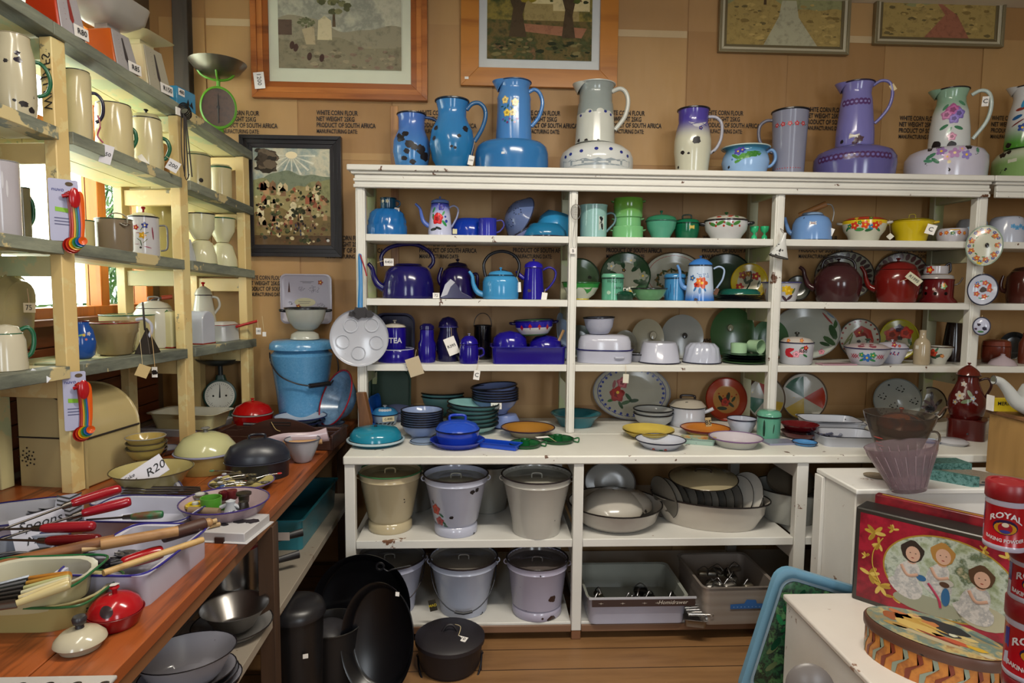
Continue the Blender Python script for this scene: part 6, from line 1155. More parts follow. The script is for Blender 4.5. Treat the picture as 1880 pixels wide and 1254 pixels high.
b=MB(METAL('#9c9c9e',.25));b.tray(.05,.115,.035,.012,METAL('#9c9c9e',.25),flare=.86);b.build('tin_body',ro)
for i in range(7): r2=root('bottle_opener','opener','slim silver opener lying across the narrow tin',(ro.location.x+.0,p.y+.0+.017*i-.01,zf+.038+.002*i),-.2+.06*i,'silver openers in the narrow tin');b=MB(METAL('#a8a6a4',.25));b.tube([(-.045,0,0),(.045,0,.006)],.004,flat=.5);b.ring(.008,.002,.007,c=(.05,0),seg=14);b.build('opener_body',r2)
# ================================================================ CREAM RACK: what stands on it
LR=-math.atan2(LD.x,LD.y)
def lroot(name,cat,l,u,row,ins,rz=0,dz=0,group=None):
    p=lplace(u,row,ins);return root(name,cat,l,(p.x,p.y,p.z+dz),LR+rz,group)
CR,GRN='#c9bc96','#1c5a3c'
V('jug','jug','large chipped cream enamel jug with a green handle, leftmost on the upper cream shelf',('L','2',30,.05),[(38,0),(42,190),(41,110),(34,84),(33,72)],'#b9b096',chips=.35,rim='#9a9078',dec=[('x',38,108,5,'#20182c'),('x',39,120,7,'#20182c'),('x',46,196,8,'chip'),('x',62,204,7,'chip'),('x',28,192,3,'chip')],parts=[('handle',[(66,111),(80,112),(93,124),(98,145),(90,165),(72,173)],4.5,GRN)])
V('tankard','mug','tall lilac white enamel mug with raised marks at the left edge',('L','3',6,.09),[(36,0),(37,430),(38,300)],'#aea9b0',chips=.05,rim='#8a8a8c',dec=[('s',10,335,16,'#c4c2c8',90),('s',18,350,16,'#c4c2c8',90)])
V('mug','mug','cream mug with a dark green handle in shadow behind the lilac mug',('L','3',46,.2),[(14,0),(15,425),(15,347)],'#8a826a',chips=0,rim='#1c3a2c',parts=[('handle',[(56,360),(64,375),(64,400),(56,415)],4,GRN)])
V('coffee_pot','coffee pot','squat cream enamel pot with green rim and green handle, left of the first cream post',('L','4',14,.09),[(40,0),(41,680),(38,625),(32,612)],'#c0b8a2',chips=.05,rim=GRN,lid=dict(prof=[(31,611),(24,600),(10,596),(0,595)],col='#bcb5a0'),parts=[('handle',[(42,606),(55,602),(65,612),(66,632),(60,650),(50,657)],5,GRN),('tag',73,690,34,10,'345',30,38,(52,680),'#d8dae0')])
ro=lroot('roasting_tray','tray','cream oval tray standing on end behind the squat green handled pot',40,'4',.2)
b=MB(None);b.M=Matrix.Translation((0,0,.15)) @ Matrix.Rotation(-PI/2+.15,4,'Z') @ Matrix.Rotation(PI/2-.12,4,'X') @ Matrix.Rotation(.0,4,'Z');b.tray(.085,.145,.03,.08,EN('#a89a6c',.05),flare=.86);b.build('tray_body',ro)
ro=lroot('price_tag','tag','small hanging card marked 75 beside the cream oval tray',60,'4',.06,dz=.19);b=MB(PLAIN('#b8a888',.8));b.box((-.02,-.001,-.015),(.02,.001,.015));b.text('75',flat((0,-.0015,0),(1,0,0),(0,0,1),(0,-1,0)),.024,0,0);b.tube([(0,0,.015),(-.004,0,.06)],.001,PLAIN('#8a6a4c'));b.build('card',ro)
# mugs
V('mug','mug','tall cream mug with navy handle and pink string, right of the first cream post',('L','2',146,.08),[(26,0),(27,240),(27,142),(24,136)],CR,chips=0,rim='#26222a',parts=[('handle',[(166,172),(180,170),(192,182),(193,203),(186,217),(178,222)],3.6,'#181430'),('tag',195,283,19,34,'150',30,14,(184,222),'#c9c6cc'),('handle',[(182,214,30),(186,232,30),(180,250,30),(190,262,30)],1.6,'#a03058','pink_string')])
V('mug','mug','wide cream mug with green handle in the middle of three',('L','2',212,.08),[(35,0),(36,275),(35,205),(32,196)],'#c9ba8e',chips=0,rim='#241e20',parts=[('handle',[(243,232),(251,240),(252,255),(245,268)],4,GRN)])
V('mug','mug','lidded cream mug with dark green handle beside the second cream post',('L','2',272,.08),[(29,0),(31,296),(29,230),(27,222)],'#c9bd94',chips=0,rim='#2a2c28',lid=dict(prof=[(28,221),(22,214),(8,211)],col='#c2b88e',knob=(5,203),knobcol='#2a2622'),parts=[('handle',[(299,252),(309,256),(314,270),(308,286),(302,291)],4,GRN),('tag',318,306,20,20,'200',34,28,(306,290),'#d0ced0'),('tag',264,301,9,20,'',34,-35)])
V('tin','tin','cream lidded tin with black screw knob behind the second cream post',('L','2',363,.1),[(25,0),(26,335),(26,288)],'#b5a880',chips=.1,rim='#4a5a3c',lid=dict(prof=[(26,287),(22,283),(0,281)],col='#b0a57c'),dec=[('d',370,334,4,'#201c1c')])
V('tin','tin','smaller cream tin with a handle on the lid beside the third cream post',('L','2',407,.08),[(19,0),(20,350),(20,310)],'#c2b68e',chips=0,rim='#2c5a3c',lid=dict(prof=[(20,308),(17,305),(0,303)],col='#c0b48c'))
ro=lroot('egg_beater','whisk','bundle of dark wire whisks hanging on the second cream post',336,'1',-.045,dz=.0);k4=2.7/FPX
b=MB(METAL('#3a3634',.4))
for i in range(5): b.ring(.022,.0022,0,M=Matrix.Translation((.0,.004*i,-.03-.004*i)) @ Matrix.Rotation(PI/2,4,'X') @ Matrix.Rotation(.25*i,4,'Y'),seg=20)
for i in range(3): b.tube([(.0,.006*i,-.05),(.003*i,.006*i,-.12),(-.004+.012*i,.006*i,-.3)],.0028)
b.tube([(-.01,.0,-.05),(-.014,0,-.2),(0,0,-.31),(.016,0,-.29)],.002);b.build('wires',ro)
b=MB(PAPER);b.box((-.016,-.028,-.06),(-.012,-.0,-.03));b.build('price_tag',ro)
# third shelf
V('saucepan','pot','cream pot half hidden behind the measuring spoon card',('L','3',157,.13),[(18,0),(19,455),(19,406)],'#b5aa7c',chips=0,rim='#1c4a34')
V('stock_pot','pot','grey brown enamel pot with a raised wire handle',('L','3',211,.09),[(33,0),(35,458),(36,412),(35,404)],'#7c6e5c',chips=.08,rim='#203c2c',parts=[('handle',[(200,408,30),(206,397,34),(222,395,36),(235,402,34),(234,416,36),(222,412,37)],1.4,'#8f8a7c','wire_handle'),('frontear',236,412,8,6,1.6)])
V('canister','canister','white enamel container painted with small wild flowers, red knob on its lid',('L','3',266,.1),[(28,0),(29,462),(28.5,400)],'#b9b7bc',chips=0,rim='#1e1c24',rimr=1.8,lid=dict(prof=[(28,399),(18,393),(6,391)],col='#c2bb9c',knob=(5,380),knobcol='#8a1414'),dec=[('f',251,420,5,'#8a1c24'),('f',268,416,6,'#2c3480',20),('f',263,434,6.5,'#b88a20'),('s',262,422,5,'#3a5a38',60),('s',255,430,4,'#7a2c30',0),('s',270,430,5,'#3a5a38',20),('s',256,442,5,'#3a5a38',-40),('s',268,444,6,'#6a6a38',45),('s',260,448,6,'#3a5a38',100),('d',259,456,2,'#3a3a38'),('s',272,455,7,'#8a3050',-15),('s',283,430,12,'#7a3040',95),('s',252,450,4,'#7a2c30',0)],parts=[('handle',[(294,414),(308,415),(310,436),(308,456),(296,460)],1.8,'#5a5658')])
V('bowl','bowl','upturned cream bowl against the window behind the flowered container',('L','3',292,.24),[(36,0),(38,440),(38,385),(30,366),(0,362)],'#c9bc7c',chips=0,hollow=False,dec=[])
for (u,l1,l2,r_,vt,vm,vb_) in ((372,'cream bowl with black rim balanced on its upturned twin, nearer to the second cream post','upturned cream bowl with green rim carrying the bowl nearer the second cream post',28,394,440,483),(411,'cream bowl with green rim balanced on its upturned twin by the third cream post','upturned cream bowl under its twin by the third cream post',26,402,445,490)):
    a=V('bowl','bowl',l2,('L','3',u,.09),[(r_,0),(r_-1,vb_-14),(r_-8,vm+7),(r_-15,vm+2),(0,vm+1)],'#cbc7a4',hollow=False,chips=0,foot=GRN,group='cream bowls standing in pairs')
    V('bowl','bowl',l1,('z',u-2,a.P.y,ztop(a,vm+1)),[(r_-15,0),(r_-12,vm-4),(r_-3,vm-20),(r_-2,vt)],'#cac6a4',chips=0,rim=['#1e1c20',GRN][u > 400],group='cream bowls standing in pairs')
V('bowl','bowl','white upturned bowl just showing behind the second cream post',('L','3',340,.12),[(22,0),(20,470),(12,440),(0,436)],'#b9bcc0',hollow=False,chips=0)
# fourth shelf
V('vase','vase','round bright blue vase with tiny flowers behind the first cream post',('L','4',152,.12),[(16,0),(24,652),(27,628),(22,606),(15,596),(15,590)],'#1c4c9c',chips=0,rim='#4a1c28',dec=[('f',156,614,3,'#c8a848'),('f',166,612,4,'#b8b8c8'),('f',160,622,2.6,'#a86a80'),('l',150,614,4,'#8aa84c',20),('f',174,622,2.4,'#9ab0d8')])
V('jelly_mould','mould','large tan fluted mould with a red rim and white loop handle',('L','4',213,.1),[(28,0),(33,648),(42,612),(45,608),(46,592)],'#8f7d58',chips=0,rim='#7a1c18',flute=(12,.06,4,650,612),parts=[('handle',[(252,588),(268,586),(281,597),(280,613),(268,626),(258,629)],3.6,'#a9abb8','handle',.5),('tag',260,678,20,22,'',52,24,(256,600),'#b8a070')])
V('saucepan','saucepan','cream saucepan with green rim and green handle behind the tan mould',('L','4',236,.2),[(46,0),(50,640),(52,585),(52,578)],'#bcb488',chips=0,rim=GRN,parts=[('handle',[(284,592),(300,584),(314,572)],4.5,'#2c5a34','handle',.5,.5)])
V('kettle','pot','white lidded pot with an orange wooden bail grip by the window',('L','4',285,.16),[(36,0),(38,635),(38,575),(32,566)],'#c4c2b4',chips=0,lid=dict(prof=[(34,565),(26,557),(10,552)],col='#bdb9ac',knob=(6,545),loop=True,knobcol='#8a8680'),parts=[('handle',[(262,566),(272,556),(290,548),(302,547)],1.4,'#3a3638','wire'),('handle',[(300,547),(320,545)],5,None,'wooden_grip',1,0,WOOD('#a8442a','#7a2a16',.4,0))])
ro=lroot('grater','grater','dark folded tin lying on the front edge, tied with string',268,'4',.02,.2);b=MB(METAL('#4c4642',.5));b.add([(-.03,-.03,0),(.03,-.03,0),(.0,.01,.1),(-.03,.06,0),(.03,.06,0),(.0,.02,.1)],[(0,1,2),(3,5,4),(0,2,5,3),(1,4,5,2),(0,3,4,1)],None,False);b.tube([(0,0,.09),(-.005,0,.2)],.004);b.build('body',ro,bevel=.002)
b=MB(PLAIN('#b89a6c',.9));b.tube([(0.02,-.01,.12),(.035,-.02,.04),(.04,-.02,-.05)],.0012);b.box((.03,-.024,-.09),(.05,-.022,-.05),PAPER);b.motif('x',.04,-.07,.012,'chip',flat((0,-.0245,0),(1,0,0),(0,0,1),(0,-1,0)));b.build('price_tag',ro)
ro=lroot('bread_tin','tin','tall cream enamel box with red bottom edge by the second cream post',312,'4',.12);b=MB(EN('#bdb68c'));b.loft([(.06,.07,.01,0),(.06,.07,.01,.15),(.055,.065,.01,.155)]);b.build('body',ro);b=MB(EN('#8a1c18'));b.loft([(.0615,.0715,.01,0),(.0615,.0715,.01,.005)]);b.build('base_line',ro)
ro=lroot('bread_tin','tin','white arched enamel box with red bottom edge behind the second cream post',362,'4',.10);b=MB(EN('#b9bcc8'))
P=[(-.05,0),(.05,0),(.05,.1)]+[(.05*math.cos(a),.1+.05*math.sin(a)) for a in [PI*i/10 for i in range(1,10)]]+[(-.05,.1)];n=len(P)
b.add([(-.06,x,z) for x,z in P]+[(.06,x,z) for x,z in P],[tuple(range(n)),tuple(range(n,2*n))[::-1]]+[(i,i+n,(i+1) % n+n,(i+1) % n) for i in range(n)],None,False);b.build('body',ro,bevel=.004);b=MB(EN('#8a1c18'));b.box((-.061,-.051,0),(.061,.051,.005));b.build('base_line',ro)
V('coffee_pot','coffee pot','white enamel coffee pot with a red knob between the cream posts',('L','4',376,.16),[(28,0),(26,610),(20,570),(15,542)],'#bfbcae',chips=0,rim='#3a2c2c',lid=dict(prof=[(17,541),(13,532),(4,526)],col='#c4c0b0',knob=(4,518),knobcol='#b01c1c'),parts=[('handle',[(392,545),(402,548),(405,562),(396,575),(392,582)],2.6,'#c4c2ba')])
ro=lroot('baking_pan','pan','rectangular white pan with a lid and long red handle',409,'4',.09);b=MB(None);b.tray(.055,.075,.075,.015,EN('#bfc0c2'),flare=.93);b.build('pan_body',ro)
b=MB(EN('#8a1c1c'));b.ring(.055,.0018,.077,sy=1.36,sq=7,seg=40);b.build('rim',ro);b=MB(EN('#c0bdb8'));b.loft([(.05,.07,.015,.078),(.04,.055,.015,.09),(.01,.02,.01,.094)]);b.build('lid',ro)
b=MB(EN('#a81c1c'));b.tube([(.055,.03,.065),(.10,.03,.078),(.165,.03,.095)],.007);b.build('handle',ro)
ro2=b=MB(PAPER);b.box((.158,.027,.03),(.183,.029,.062));b.tube([(.165,.03,.1),(.17,.028,.06)],.0012,PLAIN('#c8b890'));b.text('180',flat((.1705,.0265,.046),(1,0,0),(0,0,1),(0,-1,0)),.016,0,0);b.box((.19,.03,.02),(.208,.032,.042));b.tube([(.198,.03,.042),(.19,.03,.12)],.0008,PLAIN('#c8b890'));b.build('price_tag',ro)
# ---- top of the cream rack: scales
def kscale(u,l,side,face,w,h,ins,bowl=None,price='R80',gp=None):
    ro=lroot('kitchen_scale','scale',l,u,'1',ins,0)
    b=MB(EN(side,0,.35));b.hexa([(-.13,0,0),(0,0,0),(0,w,0),(-.13,w,0)],[(-.12,.015,h),(-.03,.015,h),(-.03,w-.015,h),(-.12,w-.015,h)]);b.build('body',ro,bevel=.006)
    b=MB(EN(face,0,.2));b.hexa([(0.0005,.004,.0),(.006,.004,0),(.006,w-.004,0),(.0005,w-.004,0)],[(-.0295,.018,h-.004),(-.025,.018,h-.004),(-.025,w-.018,h-.004),(-.0295,w-.018,h-.004)]);b.build('face_panel',ro,bevel=.002)
    sf=lambda x,y,e=0: Vector((.0072-.0315*(y/h)+e,w/2+x*(1-.25*y/h),y));b=MB(PLAIN(gp or '#3a3436',.5));b.add([sf(-.004,h*.85),sf(.004,h*.85),sf(.009,h*.3),sf(0,h*.22),sf(-.009,h*.3)],[(0,1,2,3,4)],None,False)
    for i in range(7): b.add([sf(-.03,h*(.25+.1*i)),sf(-.026,h*(.25+.1*i)),sf(-.026,h*(.257+.1*i)),sf(-.03,h*(.257+.1*i))],[(0,1,2,3)],None,False)
    b.build('dial_pointer',ro)
    b=MB(PAPER);b.hexa([(.008,w*.45,.0),(.0095,w*.45,.0),(.0095,w*.98,.0),(.008,w*.98,.0)],[(.006,w*.45,.038),(.0075,w*.45,.038),(.0075,w*.98,.038),(.006,w*.98,.038)]);b.text(price,lambda x,y,e=0: Vector((.0100-.05*y+e,w*.72+x,.019+y)),.026,0,0,INK,.01);b.build('price_tag',ro)
    if bowl:
        m=EN(bowl[0],0,.3);b=MB(m);cz=h+.02
        b.hexa([(-.10,.03,h),(-.05,.03,h),(-.05,w-.03,h),(-.10,w-.03,h)],[(-.10,.03,cz),(-.05,.03,cz),(-.05,w-.03,cz),(-.10,w-.03,cz)])
        if bowl[1]=='bowl': b.loft([(.05,.06,.02,cz),(.09,.11,.04,cz+.035),(.105,.125,.05,cz+.09),(.1,.12,.05,cz+.09),(.085,.105,.04,cz+.04),(.045,.055,.02,cz+.008)],M=Matrix.Translation((-.075,w/2,0)))
        else: b.loft([(.045,.05,.01,cz),(.085,.09,.02,cz+.018),(.088,.093,.02,cz+.02),(.08,.085,.02,cz+.02),(.04,.045,.01,cz+.005)],M=Matrix.Translation((-.075,w/2,0)))
        b.build('weighing_pan',ro)
    return ro
kscale(108,'orange kitchen scale with red pointer at the near end of the cream rack top','#b8340c','#a9a4aa',.115,.17,.01,None,'R80','#8a2c28')
kscale(212,'orange kitchen scale with a big white plastic bowl on top','#c05808','#a6a2a4',.125,.14,.01,('#a8a49c','bowl'),'R85')
kscale(272,'cream kitchen scale with a flat square pan on top','#c4b890','#a8a290',.14,.17,.01,('#c8bf94','pan'),'R150')
ro=lroot('money_box','tin','small sky blue tin box with a price ticket by the green scale',325,'1',.015);b=MB(EN('#3a8ab4',.1));b.box((-.08,0,0),(0,.13,.085));b.build('body',ro,bevel=.004)
b=MB(PAPER);b.box((0.0005,.01,.05),(.002,.05,.078));b.text('480',lambda x,y,e=0: Vector((.0025+e,.03+x,.064+y)),.022,0,0,INK,.01);b.build('price_tag',ro)
b=MB(PLAIN('#14161c',.5));b.add([(.001,.06,.02),(.001,.075,.05),(.001,.085,.025),(.001,.1,.045),(.001,.11,.015)],[(0,1,2),(2,3,4)],None,False);b.build('slot',ro)
p=lplace(404,'1',.12);p.z +=.007
ro=root('hanging_pan_scale','scale','old lime green dial scale with a round metal pan on top of the cream rack',(p.x,p.y,p.z),.25)
GM=EN('#5c9a2c',.2,.35);b=MB(GM);b.loft([(.05,.04,.015,0),(.045,.035,.015,.02),(.02,.015,.01,.04),(.018,.012,.01,.12)]);b.build('stand',ro)
b=MB(GM);b.M=Matrix.Translation((0,0,.18)) @ Matrix.Rotation(PI/2,4,'X');b.lathe([(0,-.03),(.07,-.03),(.085,-.01),(.088,.018),(.08,.022),(.078,.02)],seg=40,sy=1.15,sx=.95);dd=b.build('dial_case',ro)
b=MB(BLOTCH(['#2c201c','#4a3428','#3a2a24'],25,4,.35));b.M=Matrix.Translation((0,0,.18)) @ Matrix.Rotation(PI/2,4,'X');b.lathe([(0,.018),(.079,.018)],seg=40,sy=1.15,sx=.95);b.build('dial',dd)
b=MB(PLAIN('#0c0a0a',.4));b.tube([(0,-.024,.105,.002),(0,-.024,.175,.0035),(0,-.024,.245,.001)],.002);b.lathe([(0,0),(.008,0),(.008,.004),(0,.005)],M=Matrix.Translation((0,-.021,.18)) @ Matrix.Rotation(PI/2,4,'X'),seg=14);b.build('pointer',dd)
b=MB(GM);b.M=Matrix.Translation((0,0,.045));b.tube([(0,0,.225),(0,0,.27)],.009);b.tube([(-.1,0,.33),(-.07,0,.285),(0,0,.268),(.06,0,.285),(.08,0,.335)],.006,flat=1.6);b.tube([(0,-.08,.32),(0,-.05,.28),(0,0,.268),(0,.05,.28),(0,.08,.32)],.005);b.build('cradle',ro)
b=MB(METAL('#7a776c',.38));b.M=Matrix.Translation((0,0,.045));b.lathe([(0,.285),(.05,.288),(.1,.31),(.128,.345),(.132,.35),(.126,.348),(.098,.314),(.05,.291),(0,.288)],seg=44);b.build('weighing_pan',ro)
# measuring spoon cards
def spooncard(u,v0,v1,l,w=30):
    c=onplane(u,(v0+v1)/2,LA+LN*.012,LN);kk=proj(c)[2]/FPX;h=(v1-v0)*kk;ro=root('measuring_spoons','measuring spoons',l,tuple(c),-math.atan2(c.x,c.y)+.25)
    hw=w*kk/2;b=MB(PLAIN('#a6a8c4',.4));b.loft([(hw*1.3,h/2,.006,-.001),(hw*1.3,h/2,.006,.001)],M=Matrix.Rotation(PI/2,4,'X'))
    sf=flat((0,-.0015,0),(1,0,0),(0,0,1),(0,-1,0));b.motif('e',hw*.5,h*.43,.011,'#5a4c3c',sf);b.add([sf(x*hw,y*h,.0004) for x,y in ((-.8,-.02),(1.0,-.05),(1.0,.02),(-.8,.05))],[(0,1,2,3)],PLAIN('#7ab02c'),False)
    for i in range(3): b.add([sf(x,y,.0004) for x,y in ((-hw*.9,-h*(.12+.05*i)),(hw*.6,-h*(.13+.05*i)),(hw*.6,-h*(.145+.05*i)),(-hw*.9,-h*(.135+.05*i)))],[(0,1,2,3)],PLAIN('#4a4c70'),False)
    b.text('nuvo',sf,.017,-hw*.5,h*.33,PLAIN('#2c3480'));b.build('backing_card',ro)
    for i,c_ in enumerate(('#8c1410','#b8341c','#d09a10','#2c7a4c','#2c5aa0','#d05410')):
        b=MB(EN(c_,0,.25));x=hw*(.35+.16*i);y0=-.004-.0045*i
        b.tube([(x-.004,y0,h*.30,.008),(x+.004,y0,h*.2,.0085),(x+.006,y0-.001,-h*.2,.006),(x+.002,y0-.002,-h*.45,.005)],.006,flat=.28,seg=10)
        s_=.026-.0026*i;b.lathe([(0,-s_*.3),(s_*.6,-s_*.25),(s_,.003),(s_*.93,.003),(s_*.5,-s_*.15),(0,-s_*.2)],M=Matrix.Translation((x+.002,y0-.006,-h*.57+.003*i)) @ Matrix.Rotation(PI/2,4,'X'),seg=24);b.build('spoon',ro)
    b=MB(EN('#a8141c',0,.2));b.lathe([(0,-.004),(.012,-.003),(.016,0),(.012,.004),(0,.005)],M=Matrix.Translation((hw*.7,-.03,h*.2)) @ Matrix.Rotation(PI/2,4,'X'),sy=2.0,seg=20);b.tube([(-hw*.2,-.01,h*.22),(hw*.4,-.02,h*.25)],.006);b.build('clip',ro)
    return ro
spooncard(118,330,442,'card of rainbow measuring spoons hanging high on the first cream post',36)
spooncard(138,682,790,'card of rainbow measuring spoons hanging low on the first cream post',28)
# ================================================================ ON THE TABLE
def TB(name,cat,label,u,v,prof,col,**k): return V(name,cat,label,('c','T',u,v),prof,col,**k)
def TP(u,v,z=.80): return onZ(u,v,z)
# bread bin behind the first cream post
p=TP(235,900);ro=root('bread_bin','bread bin','big cream roll top bread bin with punched vent holes behind the first cream post',(-1.585,2.215,.8006),LR+.0)
Lb,Hb=.26,.34;prof=[(0,0),(0,.17)]+[(.17-.17*math.cos(a),.17+.15*math.sin(a)) for a in [PI/2*i/8 for i in range(1,9)]]+[(.24,.32),(.24,0)]
b=MB(EN('#b5a374',.25));n=len(prof);f=lambda x,y: (.27-x,y)
b.add([(.25-x,0,z) for x,z in prof]+[(.25-x,Lb,z) for x,z in prof],[tuple(range(n)),tuple(range(n,2*n))[::-1]]+[(i,(i+1) % n,(i+1) % n+n,i+n) for i in range(n)],None,False);b.build('bin_body',ro,bevel=.006)
b=MB(PLAIN('#241c18',.6));b.tube([(.252,.0,.17),(.252,Lb,.17)],.0035,n=1);b.tube([(.25-x,-.002,z) for x,z in prof[1:10]],.003,n=2);b.tube([(.0,-.002,.17),(.25,-.002,.17)],.0028,n=1)
for i in range(20): a=i*2.4;b.lathe([(0,.001),(.0035,.001)],M=Matrix.Translation((.035+.004*i**.72*math.cos(a),-.001,.1+.004*i**.72*math.sin(a))) @ Matrix.Rotation(PI/2,4,'X'),seg=8)
b.build('seams_and_vents',ro)
p=onplane(52,0,LA,LN)
# items at the far end
PLATE('plate','plate','green plate with a parrot like splash of yellow and red behind the rack',205,770,44,None,2.62,'#a9aca8',band='#1c4a2c',rim='#1c4a2c',ry=46,dec=[('w',205,770,1,'#1c4a2c',0,[(-40,30),(-38,-10),(-20,-38),(10,-42),(24,-20),(0,-10),(-10,20)]),('l',205,750,9,'#a83420',-50),('l',214,758,10,'#c88a20',-60),('l',198,742,7,'#c8a828',20),('l',220,766,9,'#b89a2c',-70)],lean=12)
ro=root('enamel_stand','tray','chipped white enamel slab lying under the cream baking dish',tuple(TP(318,800))[:2]+(.80,),LR);b=MB(EN('#a9aab0',.5));b.loft([(.14,.16,.02,0),(.145,.165,.02,.03),(.14,.16,.02,.034)],M=Matrix.Translation((-.02,.14,0)));b.build('slab',ro)
ro=root('baking_dish','dish','rectangular cream baking dish behind the second cream post',tuple(TP(322,792,.835))[:2]+(.835,),-.15);b=MB(None);b.tray(.17,.10,.07,.035,EN('#b8b184'),flare=.8,lip=.012,inner=EN('#c2bfae'));b.build('dish_body',ro,loc=(0,.12,0))
p=TP(400,775);ro=root('kitchen_scale','scale','green black dial scale with a dark round pan, behind the rack',(p.x,p.y+.05,.80),.25)
GD=EN('#1c3a30',.1,.35);k6=proj(p)[2]/FPX
b=MB(GD);b.loft([(.06,.05,.02,0),(.055,.045,.02,.03),(.05,.03,.03,.1),(.03,.02,.015,.2),(.02,.015,.01,.235)]);b.build('stand',ro)
b=MB(GD);M=Matrix.Translation((0,-.035,.135)) @ Matrix.Rotation(PI/2,4,'X');b.lathe([(0,-.02),(.075,-.02),(.078,.012),(.07,.014)],seg=40,M=M,sy=1.05);dc=b.build('dial_case',ro)
b=MB(PLAIN('#c2c2b8',.4));b.lathe([(0,.012),(.07,.012)],seg=40,M=M,sy=1.05);sf=lambda x,y,e=0: M @ Vector((x,y,.0125+e))
for i in range(40): a=2*PI*i/40;r1=.064;r0=.057 if i % 5 else .05;c,s_=math.cos(a),math.sin(a);b.add([sf(r0*c-.0008*s_,r0*s_+.0008*c),sf(r1*c-.0008*s_,r1*s_+.0008*c),sf(r1*c+.0008*s_,r1*s_-.0008*c),sf(r0*c+.0008*s_,r0*s_-.0008*c)],[(0,1,2,3)],INK,False)
b.motif('d',-.03,0,.005,'#16181a',sf);b.motif('d',.03,0,.005,'#16181a',sf);b.add([sf(-.004,-.01,.001),sf(.004,-.01,.001),sf(.003,.05,.001),sf(.001,.055,.001)],[(0,1,2,3)],INK,False);b.build('dial',dc)
b=MB(EN('#2c3436',.1,.35));b.tube([(0,0,.22),(0,0,.285)],.012);b.lathe([(0,.285),(.06,.288),(.1,.305),(.118,.32),(.112,.321),(.09,.306),(0,.293)],seg=40);b.build('weighing_pan',ro)
TB('casserole','pot','glossy bright red lidded pot behind the wooden caddy',465,793,[(30,0),(34,780),(37,766),(37.5,758)],'#900c0c',chips=0,rim='#8a8684',lid=dict(prof=[(37,756),(31,745),(14,737),(5,735)],col='#a81010',knob=(4,730)))
# pail tower
zt=.80
tn=V('tin','tin','printed cream tin under the blue speckled slop pail',('z',570,3.18,.80),[(38,0),(38,-20)],'#8f8468',hollow=False,chips=.5)
PB=BLOTCH(['#3f78a6','#5a92bc','#4c86b2','#6aa0c6'],60,4,.2)
sp=V('pail','bucket','tall sky blue speckled slop pail with flat lid and wire handle',('z',556,tn.P.y,ztop(tn,-20)),[(43,0),(47,722),(54,672),(57,650),(51,644),(48,640)],'#4c86b2',matl=PB,chips=0,lid=dict(prof=[(59,639),(58,630),(52,624),(0,622)],col='#5a92b8',matl=PB),parts=[('handle',[(499,645,10),(502,662,30),(518,682,52),(545,695,60),(570,700,62)],1.4,'#2a2426','wire_handle'),('handle',[(608,700,40),(622,680,20),(620,655,5),(610,640,0)],1.4,'#2a2426','wire_handle'),('handle',[(568,700,62),(606,699,46)],4.6,'#1c181a','grip')])
e1=V('bowl','bowl','small white upturned bowl as foot under the white two handled pan',('z',560,sp.P.y,ztop(sp,622)),[(27,0),(25,613),(14,607),(0,607)],'#b0b0a4',hollow=False,chips=0)
V('preserving_pan','pan','white enamel pan with two black handles on the blue pail',('z',562,sp.P.y,ztop(e1,607)),[(14,0),(22,602),(33,588),(39,566)],'#a9aaa2',chips=.15,rim='#16161a',rimr=1.6,parts=[('ears',571,6,9,2.6,'#121218')])
ro=root('print_tray','tray','pale rounded tray printed with botanical drawings standing behind the pail',(xat(562,3.33,1.3),3.335,.82),0)
k7=3.33/FPX;zc=onY(562,549,3.33).z-.82;b=MB(EN('#9c98a6',0,.3));b.loft([(46*k7,45*k7,.03,0),(46*k7,45*k7,.03,.012),(44*k7,43*k7,.03,.014),(42*k7,41*k7,.025,.008)],M=Matrix.Translation((0,.012,zc)) @ Matrix.Rotation(PI/2,4,'X'))
b.build('tray_body',ro);b=MB(INK);sf=lambda x,y,e=0: Vector((x*k7,.0035-e,zc+y*k7));IK=PLAIN('#4c4850',.6)
for i in range(7): w_=5-i*.6;b.add([sf(-30-w_/2,12+i*2.4,.0006),sf(-30+w_/2,12+i*2.4,.0006),sf(-30,17+i*2.4,.0006)],[(0,1,2)],PLAIN('#5a3c34'),False)
g=random.Random(3)
for cx_,cy_,n_,sp_ in ((-8,18,26,6),(14,17,50,10),(-28,-8,24,5),(26,-12,30,7)):
    for i in range(n_): a=g.uniform(0,6.3);r_=sp_*g.random()**.5;x,y=cx_+r_*math.cos(a),cy_+.7*r_*math.sin(a);b.add([sf(x,y,.0006),sf(x+1.2,y+.4,.0006),sf(x+.6,y+1.4,.0006)],[(0,1,2)],IK,False)
b.motif('e',-2*1,-6,19,'#a9a488',lambda x,y,e=0: sf(x,y,e),0,extra=.42);b.motif('f',-14,-14,5,'#8a4a30',sf,0);b.motif('f',26,30,5,'#7a3c28',sf,0);[b.add([sf(x0,y0,.0012),sf(x0+w0,y0,.0012),sf(x0+w0,y0+.7,.0012),sf(x0,y0+.7,.0012)],[(0,1,2,3)],IK,False) for x0,y0,w0 in ((-10,31,24),(-6,29,16),(-14,-5,22),(-12,-8,18))];b.build('printed_face',ro)
ro=root('cardboard_box','box','plain cardboard box standing behind the blue pail',(onY(560,620,3.3).x,3.33,.80));b=MB(PLAIN('#a48456',.8));b.box((-.085,-.02,0),(.085,.02,.42));b.build('box_body',ro,bevel=.002)
